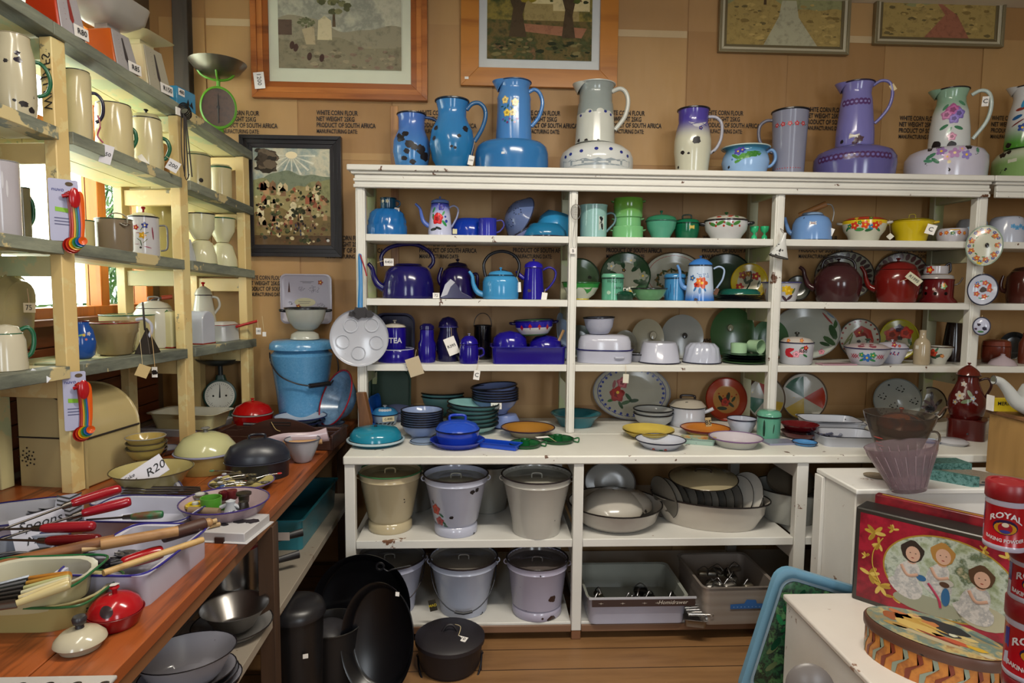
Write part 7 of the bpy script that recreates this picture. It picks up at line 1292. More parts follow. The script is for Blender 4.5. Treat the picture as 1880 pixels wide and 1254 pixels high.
# plates and bowls near the corner
a1=V('plate','plate','blue rimmed plate, lower one by the frying pan handle',('z',552,3.0,.835),[(30,0),(36,-5),(46,-10)],'#8f9fb4',chips=0,rim='#161c3c',th=1)
V('plate','plate','white plate with blue rim, upper of the two behind the caddy',('z',552,3.0,.858),[(30,0),(38,-5),(49,-10)],'#a9b4c4',chips=0,rim='#1c2450',th=1)
V('bowl','bowl','pale blue bowl behind the right end of the wooden caddy',('z',606,3.0,.80),[(14,0),(18,-8),(27,-20)],'#7c8a9c',chips=0,rim='#161c2c')
TB('saucer','saucer','small white saucer on the table corner',620,789,[(12,0),(20,-4)],'#a9aeb4',chips=0,rim=None,hollow=False)
PLATE('basin','basin','blue marbled basin with a red rim leaning on its side at the table corner',640,735,40,'T',3.1,'#6a86a0',rim='#8a1c28',back=False,deep=.75,lean=24,rotz=-.75,face=False,ry=42,matl=BLOTCH(['#3c4c5c','#6a8cae','#54708c','#7c9cba'],9,4,.2))
b=MB(EN('#18141a',0,.3));ro=root('frying_pan','pan','black iron pan with a long handle beneath the blue plates',(a1.P.x-.06,2.96,.801),0);b.lathe([(0,0),(.075,0),(.085,.018),(.08,.018),(.07,.004),(0,.004)],c=(.08,.03,0));b.tube([(0.0,.03,.018),(-.1,.02,.04),(-.19,.0,.05)],.011,flat=.6);b.build('pan_body',ro)
# wooden caddy
p=TP(500,826);ro=root('cutlery_caddy','caddy','dark wooden cutlery caddy with an arched centre handle',(p.x,p.y,.80),-.08)
DW=WOOD('#3a221a','#22120e',.4,0,18);hx=112*proj(p)[2]/FPX;dy=.2
b=MB(DW);b.box((-hx,0,0),(hx,.012,.055));b.box((-hx,dy,0),(hx,dy+.012,.055));b.box((-hx,0,0),(-hx+.012,dy,.065));b.box((hx-.012,0,0),(hx,dy,.065));b.box((-hx,0,0),(hx,dy,.008));b.build('tray_body',ro,bevel=.003)
b=MB(DW);P=[]
for i in range(21): t=-1+2*i/20;P.append((t*(hx-.013),.06+.055*max(0,math.cos(t*PI/1.5))**1.1))
sl=[(-.05,.088),(.05,.088),(.05,.1),(-.05,.1)]
b.add([(x,dy/2-.006,.01) for x,z in P]+[(x,dy/2-.006,z) for x,z in P]+[(x,dy/2+.006,.01) for x,z in P]+[(x,dy/2+.006,z) for x,z in P],sum([[(i,i+1,22+i,21+i),(42+i+1,42+i,63+i,64+i),(21+i,22+i,64+i,63+i)] for i in range(20)],[]),None,False);b.build('handle_board',ro)
b=MB(PLAIN('#0e0808',.8));b.tube([(-.045,dy/2-.007,.086),(.045,dy/2-.007,.086),(.045,dy/2-.007,.098),(-.045,dy/2-.007,.098)],.002,closed=True,smooth=False);b.tube([(-.04,dy/2-.01,.1),(-.02,dy/2-.014,.07),(0,dy/2-.012,.06)],.0015,PLAIN('#a8905c'));b.build('hand_slot',ro)
ro=root('rolling_pin','packet','clear plastic packet with a wooden dough stick on the white bowl',tuple(TP(545,815,.86))[:2]+(.875,),.15);b=MB(EN('#b8a4ac',0,.15));b.tube([(-.12,0,.0,.012),(-.05,0,.01,.02),(.06,0,.01,.022),(.12,0,.02,.028)],.02,flat=.45,seg=12);b.tube([(-.05,-.02,-.006),(.1,-.022,-.004)],.01,WOOD('#b08a60','#8a6440',.5,0));b.build('packet',ro)
TB('bowl','bowl','white bowl with a thin rim carrying the plastic packet',556,851,[(14,0),(18,-4),(28,-26),(33,-42)],'#a2a4ac',chips=0,rim='#3c3c4c')
ro=root('colander_tray','plate','white oval plate with a magenta line left of the wooden caddy',tuple(TP(432,806))[:2]+(.801,),.1);b=MB(EN('#a9a4b0'));b.lathe([(0,0),(.08,0),(.125,.02),(.123,.021),(.078,.003),(0,.003)],sy=.7);b.build('plate_body',ro);b=MB(EN('#8a2c5c'));b.ring(.12,.0015,.0205,sy=.7);b.build('rim_line',ro)
# big casseroles
TB('casserole','pot','large cream casserole with a pale domed lid and steel knob',380,874,[(48,0),(54,862),(57,846),(58,830),(60,828)],'#8f7844',g2='#a08a54',gz=(870,830),chips=0,rim='#8c8ca4',rimr=2,lid=dict(prof=[(59,826),(56,818),(42,802),(22,794),(8,792)],col='#b9b688',matl=EN('#b4b284',0),knob=(9,782),knobcol='#6a6864'))
TB('roaster','roaster','black oval roaster with a domed lid before the wooden caddy',474,886,[(56,0),(58,876),(59,846),(61,844)],'#14161e',chips=0,sy=.72,matl=EN('#15171f',.05,.35),rim='#2c2e3a',lid=dict(prof=[(61,842),(60,832),(58,828),(50,816),(26,806),(7,803)],col='#1a1c26',matl=EN('#1c1f2a',.05,.35),knob=(9,796),loop=True))
def st2(n,u,v,r0,r1,h,dh,cols,labs,rims,grp=None,z=.80,sy=1):
    o=None
    for i in range(n):
        if i==0: o=f_=CV('bowl','bowl',labs[i],u,v,[(r0,0),(r0*1.1,-2),((r0+r1)/2+3,-h*.6),(r1,-h)],cols[i],z=z,chips=0,rim=rims[i],group=grp,sy=sy)
        else: o=V('bowl','bowl',labs[i],('z',u+i % 2,f_.P.y,f_.P.z+dh*i*f_.k),[(r0,0),(r0*1.1,-2),((r0+r1)/2+3,-h*.6),(r1,-h)],cols[i],chips=0,rim=rims[i],group=grp,sy=sy)
    return f_
st2(4,266,858,26,42,22,6,['#26221f','#2c2826','#5a5030','#1f1c1c'],['black bowl lowest under the cream bowls','second dark bowl under the cream bowls','olive dish between black ones under the cream bowls','upper black dish under the cream bowls'],['#16161a','#44444c','#2c2a20','#3a3a40'])
st2(3,268,846,24,38,20,10,['#a89454','#a89656','#a48e50'],['cream enamel bowl lowest of three beside the bread bin','cream enamel bowl middle of three beside the bread bin','cream enamel bowl topmost of three beside the bread bin'],['#3a3228','#3a3228','#8a867c'],z=.87)
TB('plate','plate','white dish behind the dark bowls with a metal thing in it',300,838,[(16,0),(24,-6),(30,-12)],'#7c7c84',chips=.1,rim='#4a4a58')
cb_=TB('basin','basin','shallow cream wash basin holding a handwritten R20 sign',281,912,[(48,0),(52,-5),(66,-26),(79,-40)],'#a89c68',chips=0,rim='#4a4030',th=1)
ro=root('price_sign','sign','torn white sign reading Cake Icing Set R20 in the cream basin',(cb_.P.x,cb_.P.y-.035,cb_.P.z+.05),-math.atan2(cb_.P.x,cb_.P.y));b=MB(PLAIN('#c9c8d4',.8));M=Matrix.Translation((0.0,0,.018)) @ Matrix.Rotation(-.55,4,'Y') @ Matrix.Rotation(-.7,4,'X')
b.box((-.075,-.0008,-.036),(.062,.0008,.036),M=M);sf=flat(M @ Vector((0,-.0012,0)),M.to_3x3() @ Vector((1,0,0)),M.to_3x3() @ Vector((0,0,1)),M.to_3x3() @ Vector((0,-1,0)))
b.text('R20',sf,.04,.028,-.004,INK,0,.3);b.text('Cake',sf,.018,-.05,.02,INK,0,.3);b.text('Icing',sf,.018,-.048,.002,INK,0,.3);b.text('Set',sf,.018,-.045,-.016,INK,0,.3);b.build('card',ro)
b=MB(PLAIN('#8a6a3c',.8));
cp_=TB('plate','plate','pale yellow plate full of souvenir teaspoons near the table edge',445,908,[(40,0),(46,-5),(61,-14)],'#b3a66c',chips=0,rim='#5a4c7c',th=1)
def teaspoon(base,a,L,c,l,grp,knob=None,z=0,name='teaspoon',dip=.0):
    ro=root(name,'spoon',l,base,a,grp);b=MB(METAL(c,.22));b.tube([(-L/2,0,.006,.0028),(-L*.1,0,.008+dip,.0016),(L*.22,0,.004,.002)],.002,flat=.6,seg=6)
    b.lathe([(0,-.004),(.008,-.003),(.0125,.002),(.0115,.002),(.007,-.002),(0,-.003)],c=(L*.34,0,.004),sx=1.5,seg=18);q=b.build('metal',ro)
    if knob: b=MB(EN(knob,0,.3));b.lathe([(0,-.002),(.007,-.002),(.009,0),(.007,.002),(0,.002)],c=(-L/2,0,.007),seg=14);b.build('crest',ro)
g=random.Random(21)
for i,c in enumerate(('#b02020','#2c3c8c','#c8c8cc','#b8a040','#3a5aa0','#c8c8d0','#a83030','#2a2a6a','#b8b8bc','#c0a850','#3c6a4c','#a8a8b0')):
    teaspoon((cp_.P.x+g.uniform(-.075,.07),cp_.P.y+g.uniform(-.05,.03),.812+.0035*i),g.uniform(-.9,.9)+(PI if i % 3==0 else 0),.11,'#a8a6a4','souvenir teaspoon with a small enamel crest on the yellow plate','teaspoons on the yellow plate',c)
pk=TB('bowl','bowl','pink white bowl with a purple rim holding bottle stoppers and odds',414,972,[(52,0),(60,-6),(76,-24),(84,-38)],'#a08c94',chips=.1,rim='#3a2c6c',rimr=1.6,th=1,inside='#a89498')
K_=pk.kx;bx=lambda u,v,z=.83: onZ(u,v,z)
def small(name,cat,l,u,v,fn,z=.835,rz=0,grp=None):
    p=onZ(u,v,z);ro=root(name,cat,l,(p.x,p.y,z),rz,grp);b=MB(None);fn(b);b.build('body',ro);return ro
small('cookie_cutter','cutter','apple green plastic cutter with a flat handle in the pink bowl',388,934,lambda b: (b.lathe([(.028,0),(.03,.035),(.027,.035),(.025,.002),(0,.002)],EN('#4c8c2c',0,.3),seg=24),b.box((.02,-.012,.002),(.085,.012,.007),EN('#4c8c2c',0,.3))),rz=-.2)
small('cookie_cutter','cutter','yellow plastic ring with a white centre in the pink bowl',359,934,lambda b: (b.ring(.022,.007,.01,EN('#b8a010',0,.3),seg=24),b.lathe([(0,0),(.01,0),(.009,.02),(0,.022)],EN('#b9b9b4'),seg=14)))
small('napkin_ring','ring','metal rimmed white knob at the back left of the pink bowl',367,916,lambda b: (b.ring(.02,.004,.012,METAL('#8a8680',.3),seg=24),b.lathe([(0,0),(.016,0),(.014,.018),(0,.022)],EN('#b4b4b0'),seg=16)),z=.845)
small('bottle_stopper','stopper','orange red cap at the back of the pink bowl',386,920,lambda b: b.lathe([(0,0),(.017,0),(.015,.012),(0,.014)],EN('#a8381c'),seg=16),z=.84)
small('bottle_stopper','stopper','round maroon knob in the pink bowl',412,918,lambda b: b.lathe([(0,0),(.01,0),(.018,.012),(.016,.026),(0,.032)],EN('#4c1018',0,.2),seg=16),z=.84)
small('bottle_stopper','stopper','ribbed maroon cap beside the maroon knob in the pink bowl',426,916,lambda b: b.lathe([(0,0),(.014,0),(.017,.004),(.015,.028),(0,.03)],EN('#5c1c20',0,.3),seg=16),z=.842)
small('pepper_pot','shaker','pewter stopper with a wide top in the pink bowl',448,922,lambda b: b.lathe([(0,0),(.014,0),(.016,.02),(.022,.024),(.022,.03),(0,.034)],METAL('#6c6660',.35),seg=18),z=.84)
small('bottle_stopper','stopper','dull metal thimble lower right in the pink bowl',447,936,lambda b: b.lathe([(0,0),(.018,0),(.013,.025),(0,.028)],METAL('#54504e',.4),seg=16),z=.838,rz=1)
small('whistle','toy','small clear white plastic figure in the middle of the pink bowl',424,938,lambda b: (b.lathe([(0,0),(.02,0),(.012,.02),(.014,.03),(0,.036)],EN('#a8acb4',0,.1),seg=12),b.tube([(-.03,0,.01),(0,0,.02),(.03,0,.008)],.006,EN('#a8acb4',0,.1))),z=.838)
for i in range(9):
    small('button','button','little black or white button among the odds in the pink bowl',430+(i*13) % 48,940-(i*7) % 14,lambda b: b.lathe([(0,0),(.008,0),(.008,.004),(0,.006)],EN(['#16161c','#a8a8ac','#2c2c38'][i % 3],0,.3),seg=12),z=.838,grp='buttons in the pink bowl')
small('cookie_cutter','cutter','long brown cork lying front left in the pink bowl',372,944,lambda b: b.tube([(-.04,0,.01),(.05,0,.008)],.012,PLAIN('#7a6650',.7),n=1),z=.832,rz=-.1)
# trays with implements
def RT(l,pts,h,col,rim,z=.80,rc=.03,inner=None,name='enamel_tray',chips=.15,flare=.85):
    """tray from two picture points of its near long side, depth in metres"""
    (ua,va),(ub,vb),dep=pts;A,B=onZ(ua,va,z+h),onZ(ub,vb,z+h);d=(B-A);hw=d.length/2;a=math.atan2(d.y,d.x);n_=Vector((-math.sin(a),math.cos(a),0));c=(A+B)/2+n_*dep/2
    ro=root(name,'tray',l,(c.x,c.y,z),a);b=MB(None);b.tray(hw,dep/2,h,rc,EN(col,chips),flare=flare,lip=.01,inner=inner and EN(inner,.05));b.build('tray_body',ro)
    b=MB(EN(rim,0,.25));b.ring(hw,.0028,h+.002,sy=dep/2/hw,sq=4.5,seg=56);b.build('rim',ro);return ro
RT('white enamel tray with blue rim behind, holding cutlery and red knob',((165,932),(340,905),.16),.035,'#b4b5c6','#4a4a78')
RT('white enamel tray with chipped corner holding a fork',((120,958),(330,962),.22),.05,'#b9bacb','#2c2a60',inner='#b8bacb')
RT('deep white enamel tray with cobalt rim holding wooden spoons and a scoop',((90,1058),(268,1060),.30),.075,'#b0acbc','#2a2478',inner='#bab9c8',flare=.9,rc=.02)
RT('worn white enamel tray of tangled utensils at the far left',((-60,975),(95,955),.22),.05,'#a9a7b6','#1c1a50',inner='#9a9aa2')
RT('white enamel basin with grey stripes under the spoons sign at the left edge',((-80,1040),(70,1030),.18),.05,'#8f95a4','#20245c')
# forks lying in a row behind pink bowl
for i in range(6):
    p=onZ(340,893+i*4.0,.845);ro=root('fork','fork','steel fork laid in the row between the cream basin and the pink bowl',(p.x,p.y,.838),-.12+.02*i,'steel forks in a row');b=MB(METAL('#7c7876',.3));b.tube([(-.13,0,0,.003),(0,0,.004,.004),(.05,0,.002,.006)],.004,flat=.4)
    for j in (-1.5,-.5,.5,1.5): b.tube([(-.13,0,0),(-.15,j*.004,.002),(-.2,j*.0045,.004)],.0013,seg=5)
    b.build('fork_body',ro)
# red handled tools lying across the trays
def tool(l,pa,pb,pc,za,zb,zc,rr,col,name='basting_spoon',cat='utensil',shaft='#6c6662',tipc=None):
    """handle from pa to pb (picture points at heights za, zb), steel shaft on to pc"""
    A,B,C_=onZ(*pa,za),onZ(*pb,zb),onZ(*pc,zc);ro=root(name,cat,l,tuple(B));d=A-B
    b=MB(EN(col,.1,.2) if isinstance(col,str) else col);b.tube([(0,0,0,rr*.62),tuple(d*.08)+(rr*.85,),tuple(d*.35)+(rr,),tuple(d*.7)+(rr*1.08,),tuple(d*.95)+(rr*.95,),tuple(d)+(rr*.5,)],rr,seg=14);b.build('handle',ro)
    b=MB(METAL(shaft,.3));s_=C_-B;b.tube([tuple(-s_.normalized()*.006)+(rr*.7,),tuple(s_.normalized()*.02)+(rr*.55,),tuple(s_.normalized()*.025)+(.0032,),tuple(s_*.9)+(.003,)],.003,n=2);b.build('shaft',ro);return ro,s_
tool('upper red handled whisk pointing up right over the spoons sign',(222,897),(130,925),(-30,985),.93,.915,.885,.0135,'#8c0f1c')
tool('second red handled tool beneath the first, before the striped cloth',(241,920),(150,943),(-30,1000),.92,.905,.875,.013,'#901424')
tool('third red handled tool lying level over the spoons sign',(174,966),(76,970),(-40,973),.91,.905,.90,.0125,'#8c1824')
tool('fourth darker red handled tool under the third',(184,990),(85,993),(-40,990),.90,.895,.89,.0125,'#5c0a12')
tool('fork with a worn green handle in the chipped white tray',(300,944),(240,949),(150,955),.845,.845,.84,.011,BLOTCH(['#5a2c20','#2c5a3c','#2c6a44','#6a3c28'],12,3,.3),'toasting_fork')
ro,s_=tool('ice cream scoop with a bright red handle in the deep tray',(300,1012),(222,1035),(150,1045),.855,.85,.85,.016,'#9c1018','ice_cream_scoop','scoop','#5a5a62')
b=MB(METAL('#565662',.35));b.box((-.035,-.012,-.008),(.0,.012,.012),M=Matrix.Translation(s_*.35));b.lathe([(0,-.03),(.02,-.022),(.03,0),(.027,0),(.018,-.018),(0,-.025)],c=tuple(s_*1.2),M=None,seg=24,sx=1.2);b.build('scoop_bowl',ro)
def stick(l,pa,pb,za,zb,r0,r1,col,c2,name='wooden_spoon',cat='spoon',extra=None,flat=1):
    A,B=onZ(*pa,za),onZ(*pb,zb);ro=root(name,cat,l,tuple(A));d=B-A;b=MB(WOOD(col,c2,.5,0,20));b.tube([(0,0,0,r0*.9),tuple(d*.05)+(r0,),tuple(d*.5)+((r0+r1)/2,),tuple(d*.95)+(r1,),tuple(d)+(r1*.9,)],r0,seg=12,flat=flat);b.build('shaft',ro)
    if extra: extra(ro,d)
    return ro
stick('long brown wooden paddle lying across the trays from the left edge',(-20,1047),(210,990),.875,.905,.02,.012,'#7a4c28','#4c2c16')
stick('thick pale rolling stick ending over the tray corner',(185,1000),(327,975),.90,.90,.013,.0125,'#9c7448','#7a5430','dough_stick','stick')
stick('thin pale wooden spoon lying over the rim of the deep tray',(190,1052),(372,991),.885,.88,.007,.0075,'#b0905c','#8c6c40')
stick('pale wooden stick under the brown paddle',(150,1010),(300,985),.895,.885,.006,.006,'#a88c64','#86684a')
def mash(ro,d):
    b=MB(METAL('#8c8684',.25));b.tube([tuple(d*.72)+(.016,),tuple(d*.8)+(.0165,)],.016,n=1,seg=14);b.build('ferrule',ro)
    b=MB(WOOD('#a88458','#86643c',.5,0));b.tube([tuple(d*1.0)+(.009,),tuple(d*1.12)+(.012,),tuple(d*1.2)+(.007,)],.01,seg=10);b.build('turned_end',ro)
stick('dark wooden sharpening steel with a metal band across the tray corner',(300,985),(375,962),.885,.885,.016,.017,'#3c2018','#241210','sharpening_steel','steel',mash)
stick('pale pencil like wooden peg by the pink bowl',(366,965),(398,955),.845,.85,.006,.006,'#b09468','#8c7048','wooden_peg','peg')
stick('second pale wooden peg lying lower by the pink bowl',(378,968),(404,962),.835,.835,.006,.006,'#a88c60','#8c7048','wooden_peg','peg')
# sign SPOONS
A=onZ(45,945,.9);ro=root('price_sign','sign','white card handwritten Spoons in the left tray',(A.x+.04,A.y,.86),-math.atan2(A.x,A.y)+.1);b=MB(PLAIN('#b9b9c6',.8));M=Matrix.Rotation(-.12,4,'Y') @ Matrix.Rotation(-.35,4,'X');b.box((-.06,-.001,-.09),(.055,.001,.045),M=M)
sf=flat(M @ Vector((0,-.0016,0)),M.to_3x3() @ Vector((1,0,0)),M.to_3x3() @ Vector((0,0,1)),M.to_3x3() @ Vector((0,-1,0)));b.text('Spoons',sf,.032,0,.018,INK,0,.3);b.text('Mixing',sf,.028,0,-.02,INK,0,.3);b.text('R20',sf,.034,0,-.062,INK,0,.3);b.build('card',ro)
# striped cloth handle
A=onZ(110,915,.86);ro=root('striped_spatula','spatula','black and white herringbone striped paddle behind the red handles',(onZ(128,945,.87).x,onZ(128,945,.87).y,.875),.5);b=MB(EN('#8a8c98'));b.loft([(.032,.05,.02,-.002),(.032,.05,.02,.002)],M=Matrix.Rotation(1.1,4,'X'))
M=Matrix.Rotation(1.1,4,'X');sf=lambda x,y,e=0: M @ Vector((x,y,.0022+e))
for i in range(8):
    y=-.045+.0115*i
    for s_ in (-1,1): b.add([sf(0,y,.0003),sf(s_*.028,y+.012,.0003),sf(s_*.028,y+.017,.0003),sf(0,y+.005,.0003)],[(0,1,2,3)],INK,False)
b.build('blade',ro)
def wires(l,u,v,z,seed,n=5,rz=0,w=.09):
    g=random.Random(seed);p=onZ(u,v,z)
    for i in range(n): ro=root('utensil','utensil',l,(p.x+g.uniform(-.03,.03),p.y+g.uniform(-.04,.04),z+.004*i),rz+g.uniform(-.5,.5),'loose steel utensils '+l.split(' in ')[-1].split(' at ')[-1]);b=MB(METAL(g.choice(['#6c6a6c','#8a8888','#4c4a4c']),.3));b.tube([(-w,0,0),(0,.01*g.uniform(-1,1),.01),(w*.6,0,.004)],.0028,flat=.7);b.lathe([(0,-.003),(.016,0),(.02,.006),(.018,.006),(.012,.001),(0,0)],c=(w*.8,0,.0),sx=1.4,seg=18);b.build('spoon_body',ro)
wires('steel ladle or spoon lying in the far left tray',40,935,.81,4);wires('steel spoon lying in the deep cobalt rimmed tray',190,1040,.815,8,6);wires('steel spoon lying in the striped basin',20,1030,.82,15,5)
# print box with bow ties
p=onZ(395,1000,.80);ro=root('card_box','box','flat white box lid printed with black bow shapes near the table edge',(p.x-.0,p.y+.09,.80),-.12);kb=proj(p)[2]/FPX
b=MB(EN('#b0aeb0',0,.35));b.box((-.085,-.075,0),(.085,.075,.028));b.box((-.095,-.082,0),(.095,.082,.004));sf=flat((0,0,.0285),(1,0,0),(0,1,0),(0,0,1))
for x,y in ((-.035,.0),(.045,.01)):
    b.motif('x',x-.015,y,.022,'#17181c',sf,e=.0004);b.motif('x',x+.018,y+.004,.022,'#17181c',sf,e=.0005)
b.motif('x',0,-.02,.012,'#17181c',sf,e=.0004);b.build('box_body',ro,bevel=.003)
b=MB(PLAIN('#2c140c',.8));b.box((.005,-.0825,.0),(.03,-.076,.016));b.build('notch',ro)
# foreground left
zf0=.80
d1=RT('cream oval pie dish with green rim, lower of two at the left front',((-120,1120),(150,1118),.17),.055,'#a0905c','#2c5a34',rc=.085,inner='#b0a67c',name='pie_dish',chips=.1)
d2=RT('cream oval pie dish with green rim holding bone handled knives, upper',((-120,1095),(128,1085),.17),.05,'#aaa07a','#1c5a34',z=.845,rc=.085,inner='#b5b2a0',name='pie_dish',chips=0)
for i in range(6):
    A=onZ(-60+i*6,1120-i*7,.892);B=onZ(30+i*5,1108-i*9,.905);C_=onZ(128,1072-i*3,.92);ro=root('table_knife','knife',['cream handled table knife, frontmost of those in the pie dish','cream handled knife second from the front in the pie dish','cream handled knife in the middle of the pie dish','cream handled knife behind the middle in the pie dish','amber handled knife at the back of the pie dish','amber handled fork at the very back of the pie dish'][i],tuple(B))
    b=MB(EN(['#b8a878','#bfb084','#b9b496','#a8a878','#a87c34','#a8702c'][i],0,.25));d=C_-B;b.tube([(0,0,0,.006),tuple(d*.5)+(.0085,),tuple(d*.95)+(.0095,),tuple(d)+(.006,)],.008,flat=.7,seg=12);b.build('handle',ro);b=MB(METAL('#7c7a78',.25));b.tube([(0,0,0),tuple(A-B)],.009,flat=.15,n=1);b.build('blade',ro)
p=onZ(213,1150,.80)
o=TB('butter_dish','dish','glossy red round lidded cooker with a white chip sticker',214,1163,[(42,0),(46,-5),(54,-24),(55,-27)],'#8a0c14',chips=0,rim='#6c0a10',lid=dict(prof=[(53,-28),(52,-33),(46,-43),(32,-53),(14,-58),(9,-59)],col='#9c1018',matl=EN('#981018',0),knob=(10,-75),dec=[('e',196,1104,11,'#2c2024',0,.8)]),dec=[])
b=MB(PAPER);K=o.kx;b.motif('x',0,0,.009,'#b8b4b4',flat((.0,0,75.6*o.k),(1,0,0),(0,1,0),(0,0,1)));b.build('sticker',o.root)
o=TB('pot_lid','lid','chipped cream enamel lid with a black knob at the table front',149,1205,[(40,0),(44,-6),(47,-9),(52,-14),(50,-20),(38,-30),(18,-36),(8,-38)],'#b0a892',chips=.35,hollow=False)
b=MB(EN('#2a282c',0,.35));K=o.kx;b.lathe([(9*K,37*o.k),(8*K,44*o.k),(13*K,47*o.k),(15*K,56*o.k),(12*K,60*o.k),(0,60*o.k)],seg=24);b.build('knob',o.root)
p=onZ(90,1262,.80);ro=root('perforated_tray','tray','white perforated enamel sheet at the bottom left corner',(onZ(60,1262,.803).x,onZ(60,1262,.803).y,.802),.0);b=MB(EN('#a9a6a4',.05));b.box((-.3,-.2,0),(.13,.022,.008));sf=flat((0,0,.0085),(1,0,0),(0,1,0),(0,0,1))
for i in range(8):
    for j in range(3): b.motif('e',-.2+i*.046,-.004-j*.05,.008,'#1a1416',sf,0,e=.0003,extra=.8)
b.build('sheet',ro,bevel=.003)
# ================================================================ UNDER THE TABLE
zs=.435
def UB(name,cat,label,u,v,prof,col,z=zs,**k): return V(name,cat,label,('c',z,u,v),prof,col,**k)
p=onZ(575,1000,zs);ro=root('roasting_pan','pan','turquoise rectangular enamel pan on the lower table shelf',(-.87,2.78,zs+.001),PI/2-.02);b=MB(None);b.tray(.29,.17,.13,.02,EN('#2a7c8c',.15),flare=.9,lip=.01,inner=EN('#1f5c68',.1));b.build('pan_body',ro)
for i,(v,dz) in enumerate(((948,.13),(985,.06))):
    p=onZ(560,975+i*22,zs);ro=root('frying_pan','pan',('black cast iron pan handle poking out before the turquoise pan, upper','black cast iron pan lying lowest before the turquoise pan')[i],(-.86,2.30-.05*i,zs+.075-.065*i),0);IR=PLAIN('#121014',.45);b=MB(IR);b.lathe([(0,0),(.1,0),(.115,.04),(.11,.04),(.096,.005),(0,.005)],c=(-.07,0,0));b.build('pan_body',ro);b=MB(IR);b.tube([(.03,0,.035,.012),(.1,.05,.04,.012),(.175,.1,.045,.016)],.012,flat=.7);b.build('handle',ro)
    if i==0: b=MB(PLAIN('#a89c94',.8));b.box((.1,.02,.045),(.15,.022,.075));b.build('price_tag',ro)
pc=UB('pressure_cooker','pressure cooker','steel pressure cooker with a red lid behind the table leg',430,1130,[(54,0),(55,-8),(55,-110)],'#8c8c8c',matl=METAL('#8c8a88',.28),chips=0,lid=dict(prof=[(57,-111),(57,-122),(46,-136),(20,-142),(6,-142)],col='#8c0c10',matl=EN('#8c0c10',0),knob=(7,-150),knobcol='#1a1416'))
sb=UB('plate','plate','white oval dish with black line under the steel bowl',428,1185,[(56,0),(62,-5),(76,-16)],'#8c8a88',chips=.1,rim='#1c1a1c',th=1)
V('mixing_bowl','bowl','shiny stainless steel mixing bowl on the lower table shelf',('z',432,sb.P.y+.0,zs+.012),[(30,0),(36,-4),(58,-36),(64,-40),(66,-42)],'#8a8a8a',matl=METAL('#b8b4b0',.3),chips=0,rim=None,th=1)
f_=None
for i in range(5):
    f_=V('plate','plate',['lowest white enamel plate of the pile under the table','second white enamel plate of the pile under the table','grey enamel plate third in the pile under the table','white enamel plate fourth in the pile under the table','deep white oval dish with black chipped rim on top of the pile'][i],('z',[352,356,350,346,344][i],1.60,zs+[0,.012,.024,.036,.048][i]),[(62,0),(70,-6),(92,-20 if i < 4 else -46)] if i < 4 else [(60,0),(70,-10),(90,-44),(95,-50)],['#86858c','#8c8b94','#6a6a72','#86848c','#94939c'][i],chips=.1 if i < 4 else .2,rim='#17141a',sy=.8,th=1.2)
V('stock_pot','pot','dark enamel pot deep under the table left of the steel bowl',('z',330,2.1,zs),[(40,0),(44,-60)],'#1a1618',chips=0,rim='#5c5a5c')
# ================================================================ ON THE FLOOR
IR=PLAIN('#0e0d11',.38)
o=V('bin','bin','tall black lidded metal bin on the floor by the table leg',('c',0.0,548,1325),[(44,0),(46,-30),(50,-176),(50,-180)],'#151416',matl=EN('#141315',.03,.4),chips=0,parts=[('tag',562,1174,9,8,'',51,0)],lid=dict(prof=[(55,-180),(55,-186),(50,-198),(36,-204),(0,-207)],col='#1c1b1e',matl=EN('#1d1c1f',.03,.35)))
o=V('cauldron','pot','wide iron pot with a lid inside it, front floor beside the black bin',('c',0.0,614,1272),[(42,0),(48,-50),(52,-104),(53,-108)],'#141212',matl=PLAIN('#151314',.5),chips=0,rim='#2a2826',parts=[('frontear',610,1235,9,6,2.4,'#2a2624')])
V('pot_lid','lid','matt grey iron lid tilted inside the wide iron pot',('z',612,o.P.y,.19),[(36,0),(34,-5),(20,-12),(0,-13)],'#232124',matl=PLAIN('#2c2a2e',.5),hollow=False,chips=0,tilt=10,roll=14)
def bigpan(l,u,v,r,Y,lean,rotz,ry):
    c=onY(u,v,Y);ph=math.atan2(u-940,FPX);k=proj(c)[2]/FPX;ro=root('preserving_pan','pan',l,(c.x,Y,ry*k*math.cos(math.radians(lean))+.004),rotz);b=MB(EN('#09090d',0,.3));R=r*k;q=ry/r
    b.M=Matrix.Rotation(-math.radians(lean),4,'X') @ Matrix.Diagonal((1,1,q,1)) @ Matrix.Rotation(PI/2,4,'X');pr=[(0,0),(R*.8,0),(R*.86,.01),(R*.95,.05),(R,.055),(R,.051),(R*.97,.048),(R*.88,.004),(R*.82,-.006),(0,-.006)];b.lathe(pr,seg=56);b.build('pan_body',ro);return ro,R,q,b.M
bigpan('huge black round pan leaning behind, by the rack foot',665,1122,88,2.49,8,.1,98)
ro,R_,q_,M_=bigpan('huge black oval pan leaning in front of another black pan',702,1142,70,2.28,10,-.25,102)
b=MB(PAPER);b.M=M_;b.box((R_*.45,R_*.80,.056),(R_*.55,R_*.87,.058));b.build('price_tag',ro)
ro=root('ring_hook','pan hook','black looped iron hook at the top of the leaning black pans',tuple(onY(698,1040,2.46)),0);b=MB(IR);b.ring(.014,.005,0,M=Matrix.Rotation(PI/2,4,'X'),seg=18);b.tube([(.012,0,-.008),(.03,0,-.02),(.05,.0,-.012),(.12,.005,.0)],.004);b.build('hook',ro)
